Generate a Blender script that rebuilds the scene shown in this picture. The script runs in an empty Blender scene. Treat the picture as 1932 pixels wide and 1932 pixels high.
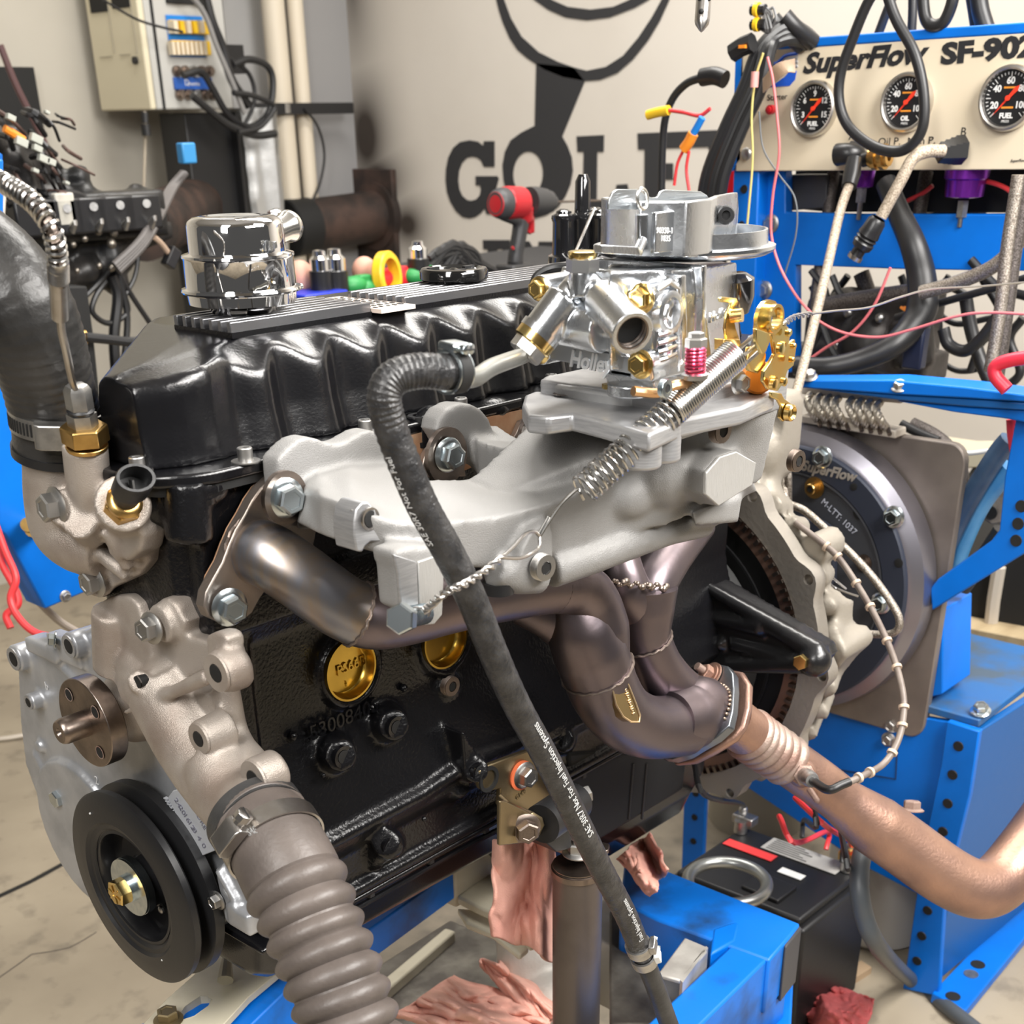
import bpy, math, random
from mathutils import Vector as V, Matrix
random.seed(7)
sc = bpy.context.scene
# ---------------------------------------------------------------- camera
def _rx(a): return Matrix(((1,0,0),(0,math.cos(a),-math.sin(a)),(0,math.sin(a),math.cos(a))))
def _ry(a): return Matrix(((math.cos(a),0,math.sin(a)),(0,1,0),(-math.sin(a),0,math.cos(a))))
def _rz(a): return Matrix(((math.cos(a),-math.sin(a),0),(math.sin(a),math.cos(a),0),(0,0,1)))
FPX, CX, CY = 2377.0, 966.0, 1510.0
_R0 = _rz(math.radians(-1.029)) @ _rx(math.radians(28.52)) @ _ry(math.radians(-47.69))
RW = Matrix((_R0.col[0], _R0.col[2], -_R0.col[1]))          # camera (right, down, forward) -> world
def ray(px, py): return RW @ V(((px-CX)/FPX, (py-CY)/FPX, 1.0))
CAM = -ray(210, 1700)*1.1 + V((0, .0341, -.0275))
def P(px, py, X=None, Y=None, Z=None, D=None):
    """point of the photographed place seen at a pixel, on a plane of the engine's own axes"""
    d = ray(px, py)
    if X is not None: t = (X-CAM.x)/d.x
    elif Y is not None: t = (Y-CAM.y)/d.y
    elif Z is not None: t = (Z-CAM.z)/d.z
    else: t = D
    return CAM + d*t
cam = bpy.data.cameras.new('camera'); cam_o = bpy.data.objects.new('camera', cam)
sc.collection.objects.link(cam_o); sc.camera = cam_o
cam.sensor_width = 36; cam.lens = 36*FPX/1932; cam.shift_y = (CY-966)/1932
cam.clip_start = .02; cam.clip_end = 50
cr, cu, cb = RW @ V((1,0,0)), RW @ V((0,-1,0)), RW @ V((0,0,-1))
cam_o.matrix_world = Matrix(((cr.x,cu.x,cb.x,CAM.x),(cr.y,cu.y,cb.y,CAM.y),(cr.z,cu.z,cb.z,CAM.z),(0,0,0,1)))
cam.dof.use_dof = True; cam.dof.focus_distance = 1.02; cam.dof.aperture_fstop = 12
# ---------------------------------------------------------------- world, lamps, exposure
w = bpy.data.worlds.new('world'); sc.world = w; w.use_nodes = True
w.node_tree.nodes['Background'].inputs[0].default_value = (.62, .60, .57, 1)
w.node_tree.nodes['Background'].inputs[1].default_value = .10
def area(name, loc, target, sx, sy, power, col=(1,1,1)):
    l = bpy.data.lights.new(name, 'AREA'); l.shape = 'RECTANGLE'; l.size = sx; l.size_y = sy; l.energy = power; l.color = col
    o = bpy.data.objects.new(name, l); sc.collection.objects.link(o); o.location = loc
    o.rotation_euler = (V(target)-V(loc)).to_track_quat('-Z', 'Y').to_euler(); return o
area('ceiling_and_fill_lamp', (.55, -1.55, 1.35), (.3, -.1, .25), 1.4, .45, 44, (1, .97, .93))  # unseen front fill, set below ceiling height to lift the side faces
area('ceiling_and_fill_lamp', (-1.25, -.75, 1.55), (.1, -.05, .15), .5, 1.3, 36, (1, .975, .94))  # unseen fill light, lowered so it reaches the vertical faces
area('ceiling_and_fill_lamp', (1.65, .40, 2.22), (1.2, .2, 0), 1.7, 1.1, 70, (1, .965, .91))
area('ceiling_and_fill_lamp', (1.35, 1.9, 1.9), (2.6, 1.4, .5), 1.2, .3, 7, (1, .96, .90))  # unseen fill light aimed at the back wall
area('ceiling_and_fill_lamp', (1.0, -1.2, 1.7), (1.3, -.1, 0), .9, .4, 34, (1, .97, .93))  # unseen light from the right, turned up to brighten the blue stand
sc.view_settings.view_transform = 'Standard'; sc.view_settings.look = 'None'
sc.view_settings.gamma = 1; sc.view_settings.use_curve_mapping = False; sc.view_settings.exposure = .42

# ---------------------------------------------------------------- materials
MATS = {}
def mat(name, col, rough=.5, metal=0., bump=0., bscale=200., col2=None, cscale=8., cmix=(.4,.65), coat=0., rough2=None,
        spec=None, emit=0., detail=4., stretch=None, trans=0.):
    if name in MATS: return MATS[name]
    m = bpy.data.materials.new(name); m.use_nodes = True; nt = m.node_tree; b = nt.nodes['Principled BSDF']; N = nt.nodes.new; L = nt.links.new
    c4 = lambda c: (c[0], c[1], c[2], 1)
    b.inputs['Base Color'].default_value = c4(col); b.inputs['Roughness'].default_value = rough; b.inputs['Metallic'].default_value = metal
    if coat: b.inputs['Coat Weight'].default_value = coat; b.inputs['Coat Roughness'].default_value = .08
    if spec is not None: b.inputs['Specular IOR Level'].default_value = spec
    if trans: b.inputs['Transmission Weight'].default_value = trans
    if emit: b.inputs['Emission Color'].default_value = c4(col); b.inputs['Emission Strength'].default_value = emit
    if col2 or bump or rough2 is not None:
        tc = N('ShaderNodeTexCoord'); src = tc.outputs['Object']
        if stretch:
            mp = N('ShaderNodeMapping'); mp.inputs['Scale'].default_value = stretch; L(src, mp.inputs[0]); src = mp.outputs[0]
    if col2 or rough2 is not None:
        n = N('ShaderNodeTexNoise'); n.inputs['Scale'].default_value = cscale; n.inputs['Detail'].default_value = detail; L(src, n.inputs['Vector'])
        r = N('ShaderNodeMapRange'); r.inputs['From Min'].default_value = cmix[0]; r.inputs['From Max'].default_value = cmix[1]; L(n.outputs['Fac'], r.inputs['Value'])
        if col2:
            mx = N('ShaderNodeMix'); mx.data_type = 'RGBA'; L(r.outputs[0], mx.inputs['Factor'])
            mx.inputs['A'].default_value = c4(col); mx.inputs['B'].default_value = c4(col2); L(mx.outputs['Result'], b.inputs['Base Color'])
        if rough2 is not None:
            mr = N('ShaderNodeMix'); mr.data_type = 'FLOAT'; L(r.outputs[0], mr.inputs['Factor'])
            mr.inputs['A'].default_value = rough; mr.inputs['B'].default_value = rough2; L(mr.outputs['Result'], b.inputs['Roughness'])
    if bump:
        n = N('ShaderNodeTexNoise'); n.inputs['Scale'].default_value = bscale; n.inputs['Detail'].default_value = 3; L(src, n.inputs['Vector'])
        bp = N('ShaderNodeBump'); bp.inputs['Strength'].default_value = bump; bp.inputs['Distance'].default_value = .001
        L(n.outputs['Fac'], bp.inputs['Height']); L(bp.outputs[0], b.inputs['Normal'])
    MATS[name] = m; return m
gloss_black = mat('gloss_black_paint', (.004,.004,.005), .24, bump=.14, bscale=500, spec=.58)
block_black = mat('cast_black_paint', (.005,.005,.006), .26, bump=.5, bscale=320, spec=.42)
satin_black = mat('satin_black', (.012,.012,.013), .42, bump=.05, bscale=400)
deep_black = mat('matte_black', (.006,.006,.006), .7)
black_plastic = mat('black_plastic', (.012,.012,.013), .35, bump=.1, bscale=300)
rubber = mat('black_rubber', (.022,.022,.023), .48, bump=.3, bscale=260, col2=(.045,.044,.043), cscale=30)
cable_black = mat('cable_black', (.014,.014,.015), .42)
cast_alu = mat('cast_aluminium', (.292,.287,.28), .55, .3, bump=.45, bscale=1200, col2=(.262,.256,.247), cscale=14, detail=6)
cast_alu_b = mat('weathered_cast_aluminium', (.44,.39,.345), .46, .55, bump=.45, bscale=1300, col2=(.30,.24,.20), cscale=22, cmix=(.45,.75), detail=6)
die_alu = mat('die_cast_aluminium', (.50,.51,.53), .4, .6, bump=.3, bscale=160, col2=(.33,.34,.36), cscale=18, detail=6)
mach_alu = mat('machined_aluminium', (.46,.46,.465), .42, .7, bump=.15, bscale=120, stretch=(1,1,12), col2=(.38,.38,.39), cscale=60)
carb_alu = mat('bright_carburetor_alloy', (.66,.68,.705), .22, 1., bump=.10, bscale=500, rough2=.32, cscale=30)
chrome = mat('chrome', (.86,.86,.87), .045, 1.)
steel = mat('bare_steel', (.52,.50,.48), .3, 1., bump=.1, bscale=300, col2=(.40,.37,.34), cscale=50)
dark_steel = mat('dark_steel', (.20,.165,.145), .34, 1., bump=.2, bscale=200, col2=(.32,.26,.22), cscale=40)
zinc = mat('zinc_plated', (.64,.70,.72), .24, 1., col2=(.50,.56,.60), cscale=160)
dull_zinc = mat('dull_zinc', (.50,.49,.47), .4, 1., bump=.1, bscale=300, col2=(.38,.37,.36), cscale=120)
gold_zinc = mat('gold_zinc_plating', (.80,.52,.17), .22, 1., col2=(.72,.60,.27), cscale=60)
brass = mat('brass', (.72,.46,.16), .3, 1., col2=(.58,.36,.12), cscale=90)
plug_brass = mat('freeze_plug_brass', (.75,.50,.10), .24, 1., col2=(.55,.36,.07), cscale=40, detail=6)
wire_steel = mat('galvanised_wire', (.55,.53,.51), .3, 1.)
spring_steel = mat('spring_steel', (.56,.55,.53), .22, 1.)
header_steel = mat('heat_tinted_header', (.165,.14,.155), .36, .95, bump=.12, bscale=180, col2=(.235,.185,.185), cscale=9, detail=5, rough2=.44)
header_hot = mat('blued_header_steel', (.30,.30,.33), .36, .95, col2=(.36,.29,.23), cscale=14, stretch=(2,8,2), detail=3)
header_flange = mat('header_flange_steel', (.27,.235,.21), .42, .9, bump=.25, bscale=240, col2=(.34,.28,.24), cscale=40)
weld = mat('weld_bead', (.27,.22,.19), .4, .9, bump=.4, bscale=500)
gasket = mat('copper_gasket', (.50,.27,.15), .55, .3, col2=(.58,.36,.22), cscale=60)
rust_pipe = mat('rusty_exhaust_pipe', (.42,.25,.18), .42, .7, bump=.4, bscale=260, col2=(.24,.15,.125), cscale=11, detail=7)
rust_lite = mat('pale_scaled_steel', (.37,.28,.235), .5, .5, bump=.5, bscale=400, col2=(.27,.165,.13), cscale=24, detail=6)
damper_black = mat('damper_black', (.012,.012,.013), .38, bump=.06, bscale=300)
blue_paint = mat('blue_stand_paint', (.0,.155,.66), .42, bump=.15, bscale=60, col2=(.0,.12,.50), cscale=6, detail=8, spec=.35)
blue_dirty = mat('soiled_blue_paint', (.0,.15,.62), .45, bump=.2, bscale=80, col2=(.012,.035,.085), cscale=11, cmix=(.52,.72), detail=9)
blue_fit = mat('bright_blue_plastic', (.01,.19,.62), .4)
cream = mat('cream_panel', (.70,.61,.46), .5, bump=.05, bscale=60, col2=(.66,.56,.41), cscale=3)
cream_steel = mat('cream_painted_steel', (.60,.55,.42), .5, bump=.2, bscale=90, col2=(.42,.36,.25), cscale=14, cmix=(.5,.75), detail=8)
grey_box = mat('grey_cabinet', (.46,.455,.43), .5)
wall_grey = mat('wall_grey', (.40,.385,.36), .8)
pipe_cream = mat('cream_conduit', (.62,.55,.44), .5)
ink = mat('black_print', (.012,.012,.014), .6)
mural = mat('mural_paint', (.022,.022,.024), .7)
white = mat('white_paint', (.78,.78,.76), .5)
soot = mat('sooty_steel', (.03,.022,.019), .65, .3, bump=.3, bscale=80, col2=(.075,.045,.035), cscale=12)
red_plastic = mat('red_plastic', (.42,.012,.018), .35)
red_wire = mat('red_wire', (.72,.045,.05), .4)
pink_wire = mat('pink_wire', (.68,.16,.17), .4)
yellow = mat('yellow_plastic', (.80,.50,.02), .4)
green = mat('green_plastic', (.02,.25,.06), .5)
orange = mat('orange_plastic', (.80,.25,.02), .45)
purple = mat('purple_anodised', (.22,.03,.42), .25, .8)
rag_pink = mat('pink_shop_rag', (.78,.43,.34), .9, bump=.9, bscale=900, col2=(.60,.29,.23), cscale=12, detail=8)
rag_red = mat('red_shop_rag', (.50,.10,.10), .92, bump=.9, bscale=900, col2=(.38,.06,.06), cscale=14)
braid = mat('stainless_braid', (.50,.45,.39), .38, .85, bump=.9, bscale=900, col2=(.20,.17,.14), cscale=700, cmix=(.45,.55))
braid_cream = mat('cream_braid', (.50,.42,.33), .5, .3, bump=.9, bscale=900, col2=(.22,.17,.12), cscale=600, cmix=(.45,.6))
braid_dark = mat('dark_braid', (.17,.15,.14), .42, .8, bump=.9, bscale=900, col2=(.07,.06,.055), cscale=700, cmix=(.45,.55))
clear_blue = mat('blue_hose', (.02,.11,.27), .35, col2=(.05,.2,.4), cscale=20)
wood = mat('plywood', (.42,.33,.20), .7, bump=.3, bscale=60, col2=(.27,.20,.11), cscale=5, detail=8, stretch=(1,5,1))
grime = mat('oily_aluminium', (.20,.185,.155), .5, .5, bump=.8, bscale=90, col2=(.08,.07,.06), cscale=18, cmix=(.35,.6), detail=9)
silicone = mat('coil_hose_rubber', (.115,.095,.084), .45, bump=.25, bscale=300, col2=(.085,.07,.062), cscale=25)
spark_red = mat('anodised_red_spring', (.70,.12,.22), .25, .9)

# ---------------------------------------------------------------- mesh kit
def frame(d, up=None):
    d = V(d).normalized(); up = V(up) if up else (V((0,0,1)) if abs(d.z) < .95 else V((1,0,0)))
    u = up.cross(d).normalized(); return u, d.cross(u).normalized(), d
class G:
    def __init__(s): s.v = []; s.f = []
    def add(s, vs, fs):
        n = len(s.v); s.v += [tuple(p) for p in vs]; s.f += [tuple(i+n for i in f) for f in fs]; return s
    def box(s, c, sz, ax=None):
        c = V(c); a, b, d = ax if ax else (V((1,0,0)), V((0,1,0)), V((0,0,1)))
        vs = [c + a*(sz[0]*i/2) + b*(sz[1]*j/2) + d*(sz[2]*k/2) for k in (-1,1) for j in (-1,1) for i in (-1,1)]
        return s.add(vs, [(0,2,3,1),(4,5,7,6),(0,1,5,4),(2,6,7,3),(0,4,6,2),(1,3,7,5)])
    def lathe(s, o, d, prof, n=32, caps=True, up=None):
        o = V(o); u, w_, d = frame(d, up); vs = []; fs = []
        for t, r in prof:
            for k in range(n):
                a = 2*math.pi*k/n; vs.append(o + d*t + u*(r*math.cos(a)) + w_*(r*math.sin(a)))
        m = len(prof)
        for i in range(m-1):
            for k in range(n):
                k2 = (k+1) % n; fs.append((i*n+k, i*n+k2, (i+1)*n+k2, (i+1)*n+k))
        if caps: fs.append(tuple(range(n-1, -1, -1))); fs.append(tuple((m-1)*n+k for k in range(n)))
        return s.add(vs, fs)
    def cyl(s, a, b, r, r2=None, n=24):
        a = V(a); b = V(b); L_ = (b-a).length; return s.lathe(a, b-a, [(0, r), (L_, r if r2 is None else r2)], n)
    def ring(s, a, d, r_out, r_in, h, n=32):
        return s.lathe(a, d, [(0,r_in),(0,r_out),(h,r_out),(h,r_in),(0,r_in)], n, caps=False)
    def tube(s, pts, r, n=10, caps=True, closed=False, sub=0):
        pts = [V(p) for p in pts]
        rr = r if isinstance(r, (list, tuple)) else [r]*len(pts)
        if sub: pts, rr = smooth(pts, sub, rr)
        m = len(pts); T = []
        for i in range(m):
            a = pts[i-1] if i else (pts[-1] if closed else pts[0]); b = pts[(i+1) % m] if (i < m-1 or closed) else pts[-1]
            t = (b-a); T.append(t.normalized() if t.length > 1e-9 else V((0,0,1)))
        u, w_, _ = frame(T[0]); vs = []; fs = []
        for i in range(m):
            u = (u - T[i]*u.dot(T[i])); u = u.normalized() if u.length > 1e-6 else frame(T[i])[0]; w_ = T[i].cross(u)
            for k in range(n):
                a = 2*math.pi*k/n; vs.append(pts[i] + u*(rr[i]*math.cos(a)) + w_*(rr[i]*math.sin(a)))
        for i in range(m if closed else m-1):
            j = (i+1) % m
            for k in range(n):
                k2 = (k+1) % n; fs.append((i*n+k, i*n+k2, j*n+k2, j*n+k))
        if caps and not closed: fs.append(tuple(range(n-1, -1, -1))); fs.append(tuple((m-1)*n+k for k in range(n)))
        return s.add(vs, fs)
    def prism(s, pts, vec):
        pts = [V(p) for p in pts]; vec = V(vec); n = len(pts)
        nn = V((0,0,0))
        for i in range(n): nn += pts[i].cross(pts[(i+1) % n])
        if nn.dot(vec) < 0: pts = pts[::-1]
        vs = pts + [p+vec for p in pts]
        fs = [tuple(range(n-1, -1, -1)), tuple(range(n, 2*n))] + [(i, (i+1) % n, n+(i+1) % n, n+i) for i in range(n)]
        return s.add(vs, fs)
    def plate(s, pts, holes, vec):
        """outline with round-ish holes (lists of points), extruded"""
        from mathutils.geometry import tessellate_polygon
        loops = [[V(p) for p in pts]] + [[V(p) for p in h] for h in holes]
        tri = tessellate_polygon(loops); flat = [p for l in loops for p in l]; n = len(flat); vec = V(vec)
        vs = flat + [p+vec for p in flat]; fs = []
        for t in tri:
            nn = (flat[t[1]]-flat[t[0]]).cross(flat[t[2]]-flat[t[0]])
            t = t if nn.dot(vec) < 0 else t[::-1]
            fs.append(tuple(t)); fs.append(tuple(i+n for i in t[::-1]))
        o = 0
        for l in loops:
            m = len(l); 
            for i in range(m): fs.append((o+i, o+(i+1) % m, n+o+(i+1) % m, n+o+i))
            o += m
        return s.add(vs, fs)
    def ball(s, c, r, sc_=(1,1,1), n=16, m=10, ax=None):
        c = V(c); a, b, d = ax if ax else (V((1,0,0)), V((0,1,0)), V((0,0,1))); vs = []; fs = []
        for i in range(1, m):
            t = math.pi*i/m
            for k in range(n):
                p = 2*math.pi*k/n
                vs.append(c + a*(r*sc_[0]*math.sin(t)*math.cos(p)) + b*(r*sc_[1]*math.sin(t)*math.sin(p)) + d*(r*sc_[2]*math.cos(t)))
        vs += [c + d*(r*sc_[2]), c - d*(r*sc_[2])]; q = len(vs)-2
        for i in range(m-2):
            for k in range(n):
                k2 = (k+1) % n; fs.append((i*n+k, (i+1)*n+k, (i+1)*n+k2, i*n+k2))
        for k in range(n):
            k2 = (k+1) % n; fs.append((q, k, k2)); fs.append((q+1, (m-2)*n+k2, (m-2)*n+k))
        return s.add(vs, fs)
    def loft(s, secs, caps=True, closed=True):
        n = len(secs[0]); vs = [p for q in secs for p in q]; fs = []
        for i in range(len(secs)-1):
            for k in range(n if closed else n-1):
                k2 = (k+1) % n; fs.append((i*n+k, i*n+k2, (i+1)*n+k2, (i+1)*n+k))
        if caps: fs.append(tuple(range(n-1, -1, -1))); fs.append(tuple((len(secs)-1)*n+k for k in range(n)))
        return s.add(vs, fs)
    def obj(s, name, m, parent=None, bevel=0., voxel=0., sm=0, sharp=35, flat=False, fixn=False, segs=2, **tags):
        me = bpy.data.meshes.new(name); me.from_pydata(s.v, [], s.f); me.update()
        if voxel or fixn:
            import bmesh
            bm = bmesh.new(); bm.from_mesh(me); bmesh.ops.recalc_face_normals(bm, faces=bm.faces); bm.to_mesh(me); bm.free()
        me.materials.append(m)
        if not flat:
            me.polygons.foreach_set('use_smooth', [True]*len(me.polygons))
            if not voxel: me.set_sharp_from_angle(angle=math.radians(sharp))
        o = bpy.data.objects.new(name, me); sc.collection.objects.link(o)
        if voxel:
            r = o.modifiers.new('fuse', 'REMESH'); r.mode = 'VOXEL'; r.voxel_size = voxel; r.use_smooth_shade = True
            if sm: q = o.modifiers.new('soften', 'SMOOTH'); q.iterations = sm; q.factor = .5
        if bevel:
            q = o.modifiers.new('bevel', 'BEVEL'); q.width = bevel; q.segments = segs; q.limit_method = 'ANGLE'; q.angle_limit = math.radians(38)
        return put(o, parent, **tags)
def put(o, parent=None, label=None, cat=None, group=None, kind=None):
    if parent is not None:
        o.parent = parent; o.matrix_parent_inverse = PINV.get(parent.name, Matrix())
    if label: o['label'] = label
    if cat: o['category'] = cat
    if group: o['group'] = group
    if kind: o['kind'] = kind
    return o
PINV = {}
def thing(name, label, cat, loc=(0,0,0), group=None):
    o = bpy.data.objects.new(name, None); sc.collection.objects.link(o); o.location = V(loc); o.empty_display_size = .02
    PINV[o.name] = Matrix.Translation(-V(loc)); o['label'] = label; o['category'] = cat
    if group: o['group'] = group
    return o
def smooth(pts, sub, rr=None):
    """Catmull-Rom"""
    pts = [V(p) for p in pts]; rr = rr or [1]*len(pts); o = []; ro = []; n = len(pts)
    for i in range(n-1):
        p0 = pts[i-1] if i else pts[0]*2-pts[1]; p1 = pts[i]; p2 = pts[i+1]; p3 = pts[i+2] if i+2 < n else pts[-1]*2-pts[-2]
        for k in range(sub):
            t = k/sub
            o.append(.5*((2*p1)+(p2-p0)*t+(2*p0-5*p1+4*p2-p3)*t*t+(3*p1-p0-3*p2+p3)*t**3)); ro.append(rr[i]*(1-t)+rr[i+1]*t)
    o.append(pts[-1]); ro.append(rr[-1]); return o, ro
def cpts(c, d, r, n=16, up=None):
    u, w_, d = frame(d, up); return [V(c)+u*(r*math.cos(2*math.pi*k/n))+w_*(r*math.sin(2*math.pi*k/n)) for k in range(n)]
MESHC = {}
def shared(name, m, key, build, loc, d, s=1., parent=None, up=None, **tags):
    """an object with shared mesh data built along +Z, placed at loc and aimed along d"""
    if key not in MESHC:
        g = G(); build(g); o = g.obj(name, m, None, **({'bevel': 0})); me = o.data; bpy.data.objects.remove(o); MESHC[key] = me
    o = bpy.data.objects.new(name, MESHC[key]); sc.collection.objects.link(o)
    u, w_, d = frame(d, up); M = Matrix(((u.x,w_.x,d.x),(u.y,w_.y,d.y),(u.z,w_.z,d.z))).to_4x4() @ Matrix.Diagonal((s,s,s,1))
    o.matrix_basis = Matrix.Translation(V(loc)) @ M
    return put(o, parent, **tags)
def _hex(g, flange=True):       # unit: across-corner radius 1
    if flange: g.lathe((0,0,0), (0,0,1), [(0,1.35),(.12,1.38),(.3,1.12),(.32,.9)], 24)
    g.lathe((0,0,.05 if flange else 0), (0,0,1), [(0,1),(1.0,1),(1.12,.86),(1.12,.62),(1.04,.56)], 6)
def _hexw(g):
    g.ring((0,0,0), (0,0,1), 1.75, .6, .22, 28); g.ring((0,0,.22), (0,0,1), 1.4, .6, .2, 28)
    g.lathe((0,0,.42), (0,0,1), [(0,1),(.85,1),(.97,.86),(.97,.6),(.9,.55)], 6)
def _nut(g):
    g.lathe((0,0,0), (0,0,1), [(0,.6),(0,1),(.12,1.0),(.8,1),(.9,.88),(.9,.55),(.1,.55)], 6, caps=False)
def _cap(g):                    # socket head screw on a washer
    g.ring((0,0,0), (0,0,1), 1.9, .5, .18, 28)
    g.lathe((0,0,.18), (0,0,1), [(0,1),(1.55,1),(1.68,.9),(1.68,.62)], 24, caps=False)
    g.lathe((0,0,1.25), (0,0,1), [(.6,.62),(.1,.58),(0,.1)], 6, caps=False)
def _sock(g): g.lathe((0,0,0), (0,0,1), [(0,1),(.02,.001)], 6, caps=False)
def _plug(g):                   # threaded socket plug
    pr = [(0,1.0)]
    for i in range(5): pr += [(.12*i+.03,1.0),(.12*i+.08,.9)]
    pr += [(.7,.95),(.72,.5)]; g.lathe((0,0,0), (0,0,1), pr, 24, caps=False)
    g.lathe((0,0,.3), (0,0,1), [(.42,.5),(.05,.46),(0,.05)], 6, caps=False)
def _bolt(g):                   # plain hex head
    g.lathe((0,0,0), (0,0,1), [(0,1),(.7,1),(.8,.88),(.8,.1)], 6)
KINDS_ = {'flange': _hex, 'washer': _hexw, 'nut': _nut, 'cap': _cap, 'plug': _plug, 'hex': _bolt}
def bolt(parent, loc, d, r, m=zinc, kind='washer', name='bolt', up=None, **t):
    o = shared(name, m, (kind, m.name), KINDS_[kind], loc, d, r, parent, up, **t)
    if kind in ('plug', 'cap'): shared('socket_shade', deep_black, 'hexsock', _sock, V(loc)+V(d).normalized()*r*(.66 if kind == 'plug' else 1.72), d, r*(.5 if kind == 'plug' else .56), parent, up)  # black disc painting in the dark inside the hex recess
    return o
def bore_shade(parent, c, d, r, h=.0007): return shared('bore_shade', deep_black, 'bore_shade', lambda g: g.lathe((0,0,0), (0,0,1), [(0,1),(.02,.92),(.0,.001)], 24, caps=False), V(c)+V(d).normalized()*h, d, r, parent)  # flat black disc, colour standing in for the dark of a hole
def text(s_, name, m, org, right, upv, size, parent=None, depth=.0004, shear=0., bold=0., align='LEFT', sx=1., path=None, kind=None):
    cu_ = bpy.data.curves.new('t', 'FONT'); cu_.body = s_; cu_.size = size; cu_.extrude = depth; cu_.shear = shear; cu_.offset = bold; cu_.align_x = align; cu_.resolution_u = 3
    o = bpy.data.objects.new('t', cu_); sc.collection.objects.link(o); dg = bpy.context.evaluated_depsgraph_get()
    me = bpy.data.meshes.new_from_object(o.evaluated_get(dg)); bpy.data.objects.remove(o); me.materials.clear(); me.materials.append(m)
    r = V(right).normalized(); u = V(upv); n = r.cross(u).normalized(); u = n.cross(r).normalized(); org = V(org)
    for vt in me.vertices:
        c = vt.co
        if path: vt.co = path(c.x*sx, c.y, c.z)
        else: vt.co = org + r*(c.x*sx) + u*c.y + n*c.z
    me.update(); o = bpy.data.objects.new(name, me); sc.collection.objects.link(o); return put(o, parent, kind=kind)
def coil(a, b, r, turns, wr, name, m, parent=None, n=6, per=18, pitch=None, **t):
    a = V(a); b = V(b); u, w_, d = frame(b-a); L_ = (b-a).length; pts = []; N_ = int(turns*per)
    for i in range(N_+1):
        q = i/N_; th = 2*math.pi*turns*q; z = pitch(q) if pitch else q
        pts.append(a + d*(L_*z) + u*(r*math.cos(th)) + w_*(r*math.sin(th)))
    g = G().tube(pts, wr, n); return g.obj(name, m, parent, **t) if name else pts
def PX(pairs, **k): return [P(x, y, **k) for x, y in pairs]
# ================================================================ the setting
FZ = -.62
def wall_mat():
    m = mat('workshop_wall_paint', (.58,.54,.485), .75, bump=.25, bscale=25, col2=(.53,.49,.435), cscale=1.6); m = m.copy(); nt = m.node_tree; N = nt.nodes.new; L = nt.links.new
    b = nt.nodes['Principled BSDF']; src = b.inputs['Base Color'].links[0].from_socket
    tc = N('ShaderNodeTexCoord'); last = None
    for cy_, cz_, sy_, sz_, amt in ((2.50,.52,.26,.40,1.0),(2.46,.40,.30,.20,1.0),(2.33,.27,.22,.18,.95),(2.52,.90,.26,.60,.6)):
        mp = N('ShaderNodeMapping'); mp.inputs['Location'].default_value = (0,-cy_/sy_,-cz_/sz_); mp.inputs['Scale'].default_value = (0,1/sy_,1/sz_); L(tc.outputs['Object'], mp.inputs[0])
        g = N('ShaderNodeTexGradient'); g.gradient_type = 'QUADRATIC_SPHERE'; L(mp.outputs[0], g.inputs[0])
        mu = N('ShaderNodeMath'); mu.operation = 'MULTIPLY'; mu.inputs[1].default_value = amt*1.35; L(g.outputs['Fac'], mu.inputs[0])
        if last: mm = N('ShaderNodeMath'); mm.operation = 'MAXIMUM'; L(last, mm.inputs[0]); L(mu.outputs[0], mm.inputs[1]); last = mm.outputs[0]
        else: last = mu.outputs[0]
    cl = N('ShaderNodeClamp'); L(last, cl.inputs[0]); mx = N('ShaderNodeMix'); mx.data_type = 'RGBA'; L(cl.outputs[0], mx.inputs['Factor']); L(src, mx.inputs['A']); mx.inputs['B'].default_value = (.035,.026,.02,1); L(mx.outputs['Result'], b.inputs['Base Color']); return m
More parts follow.
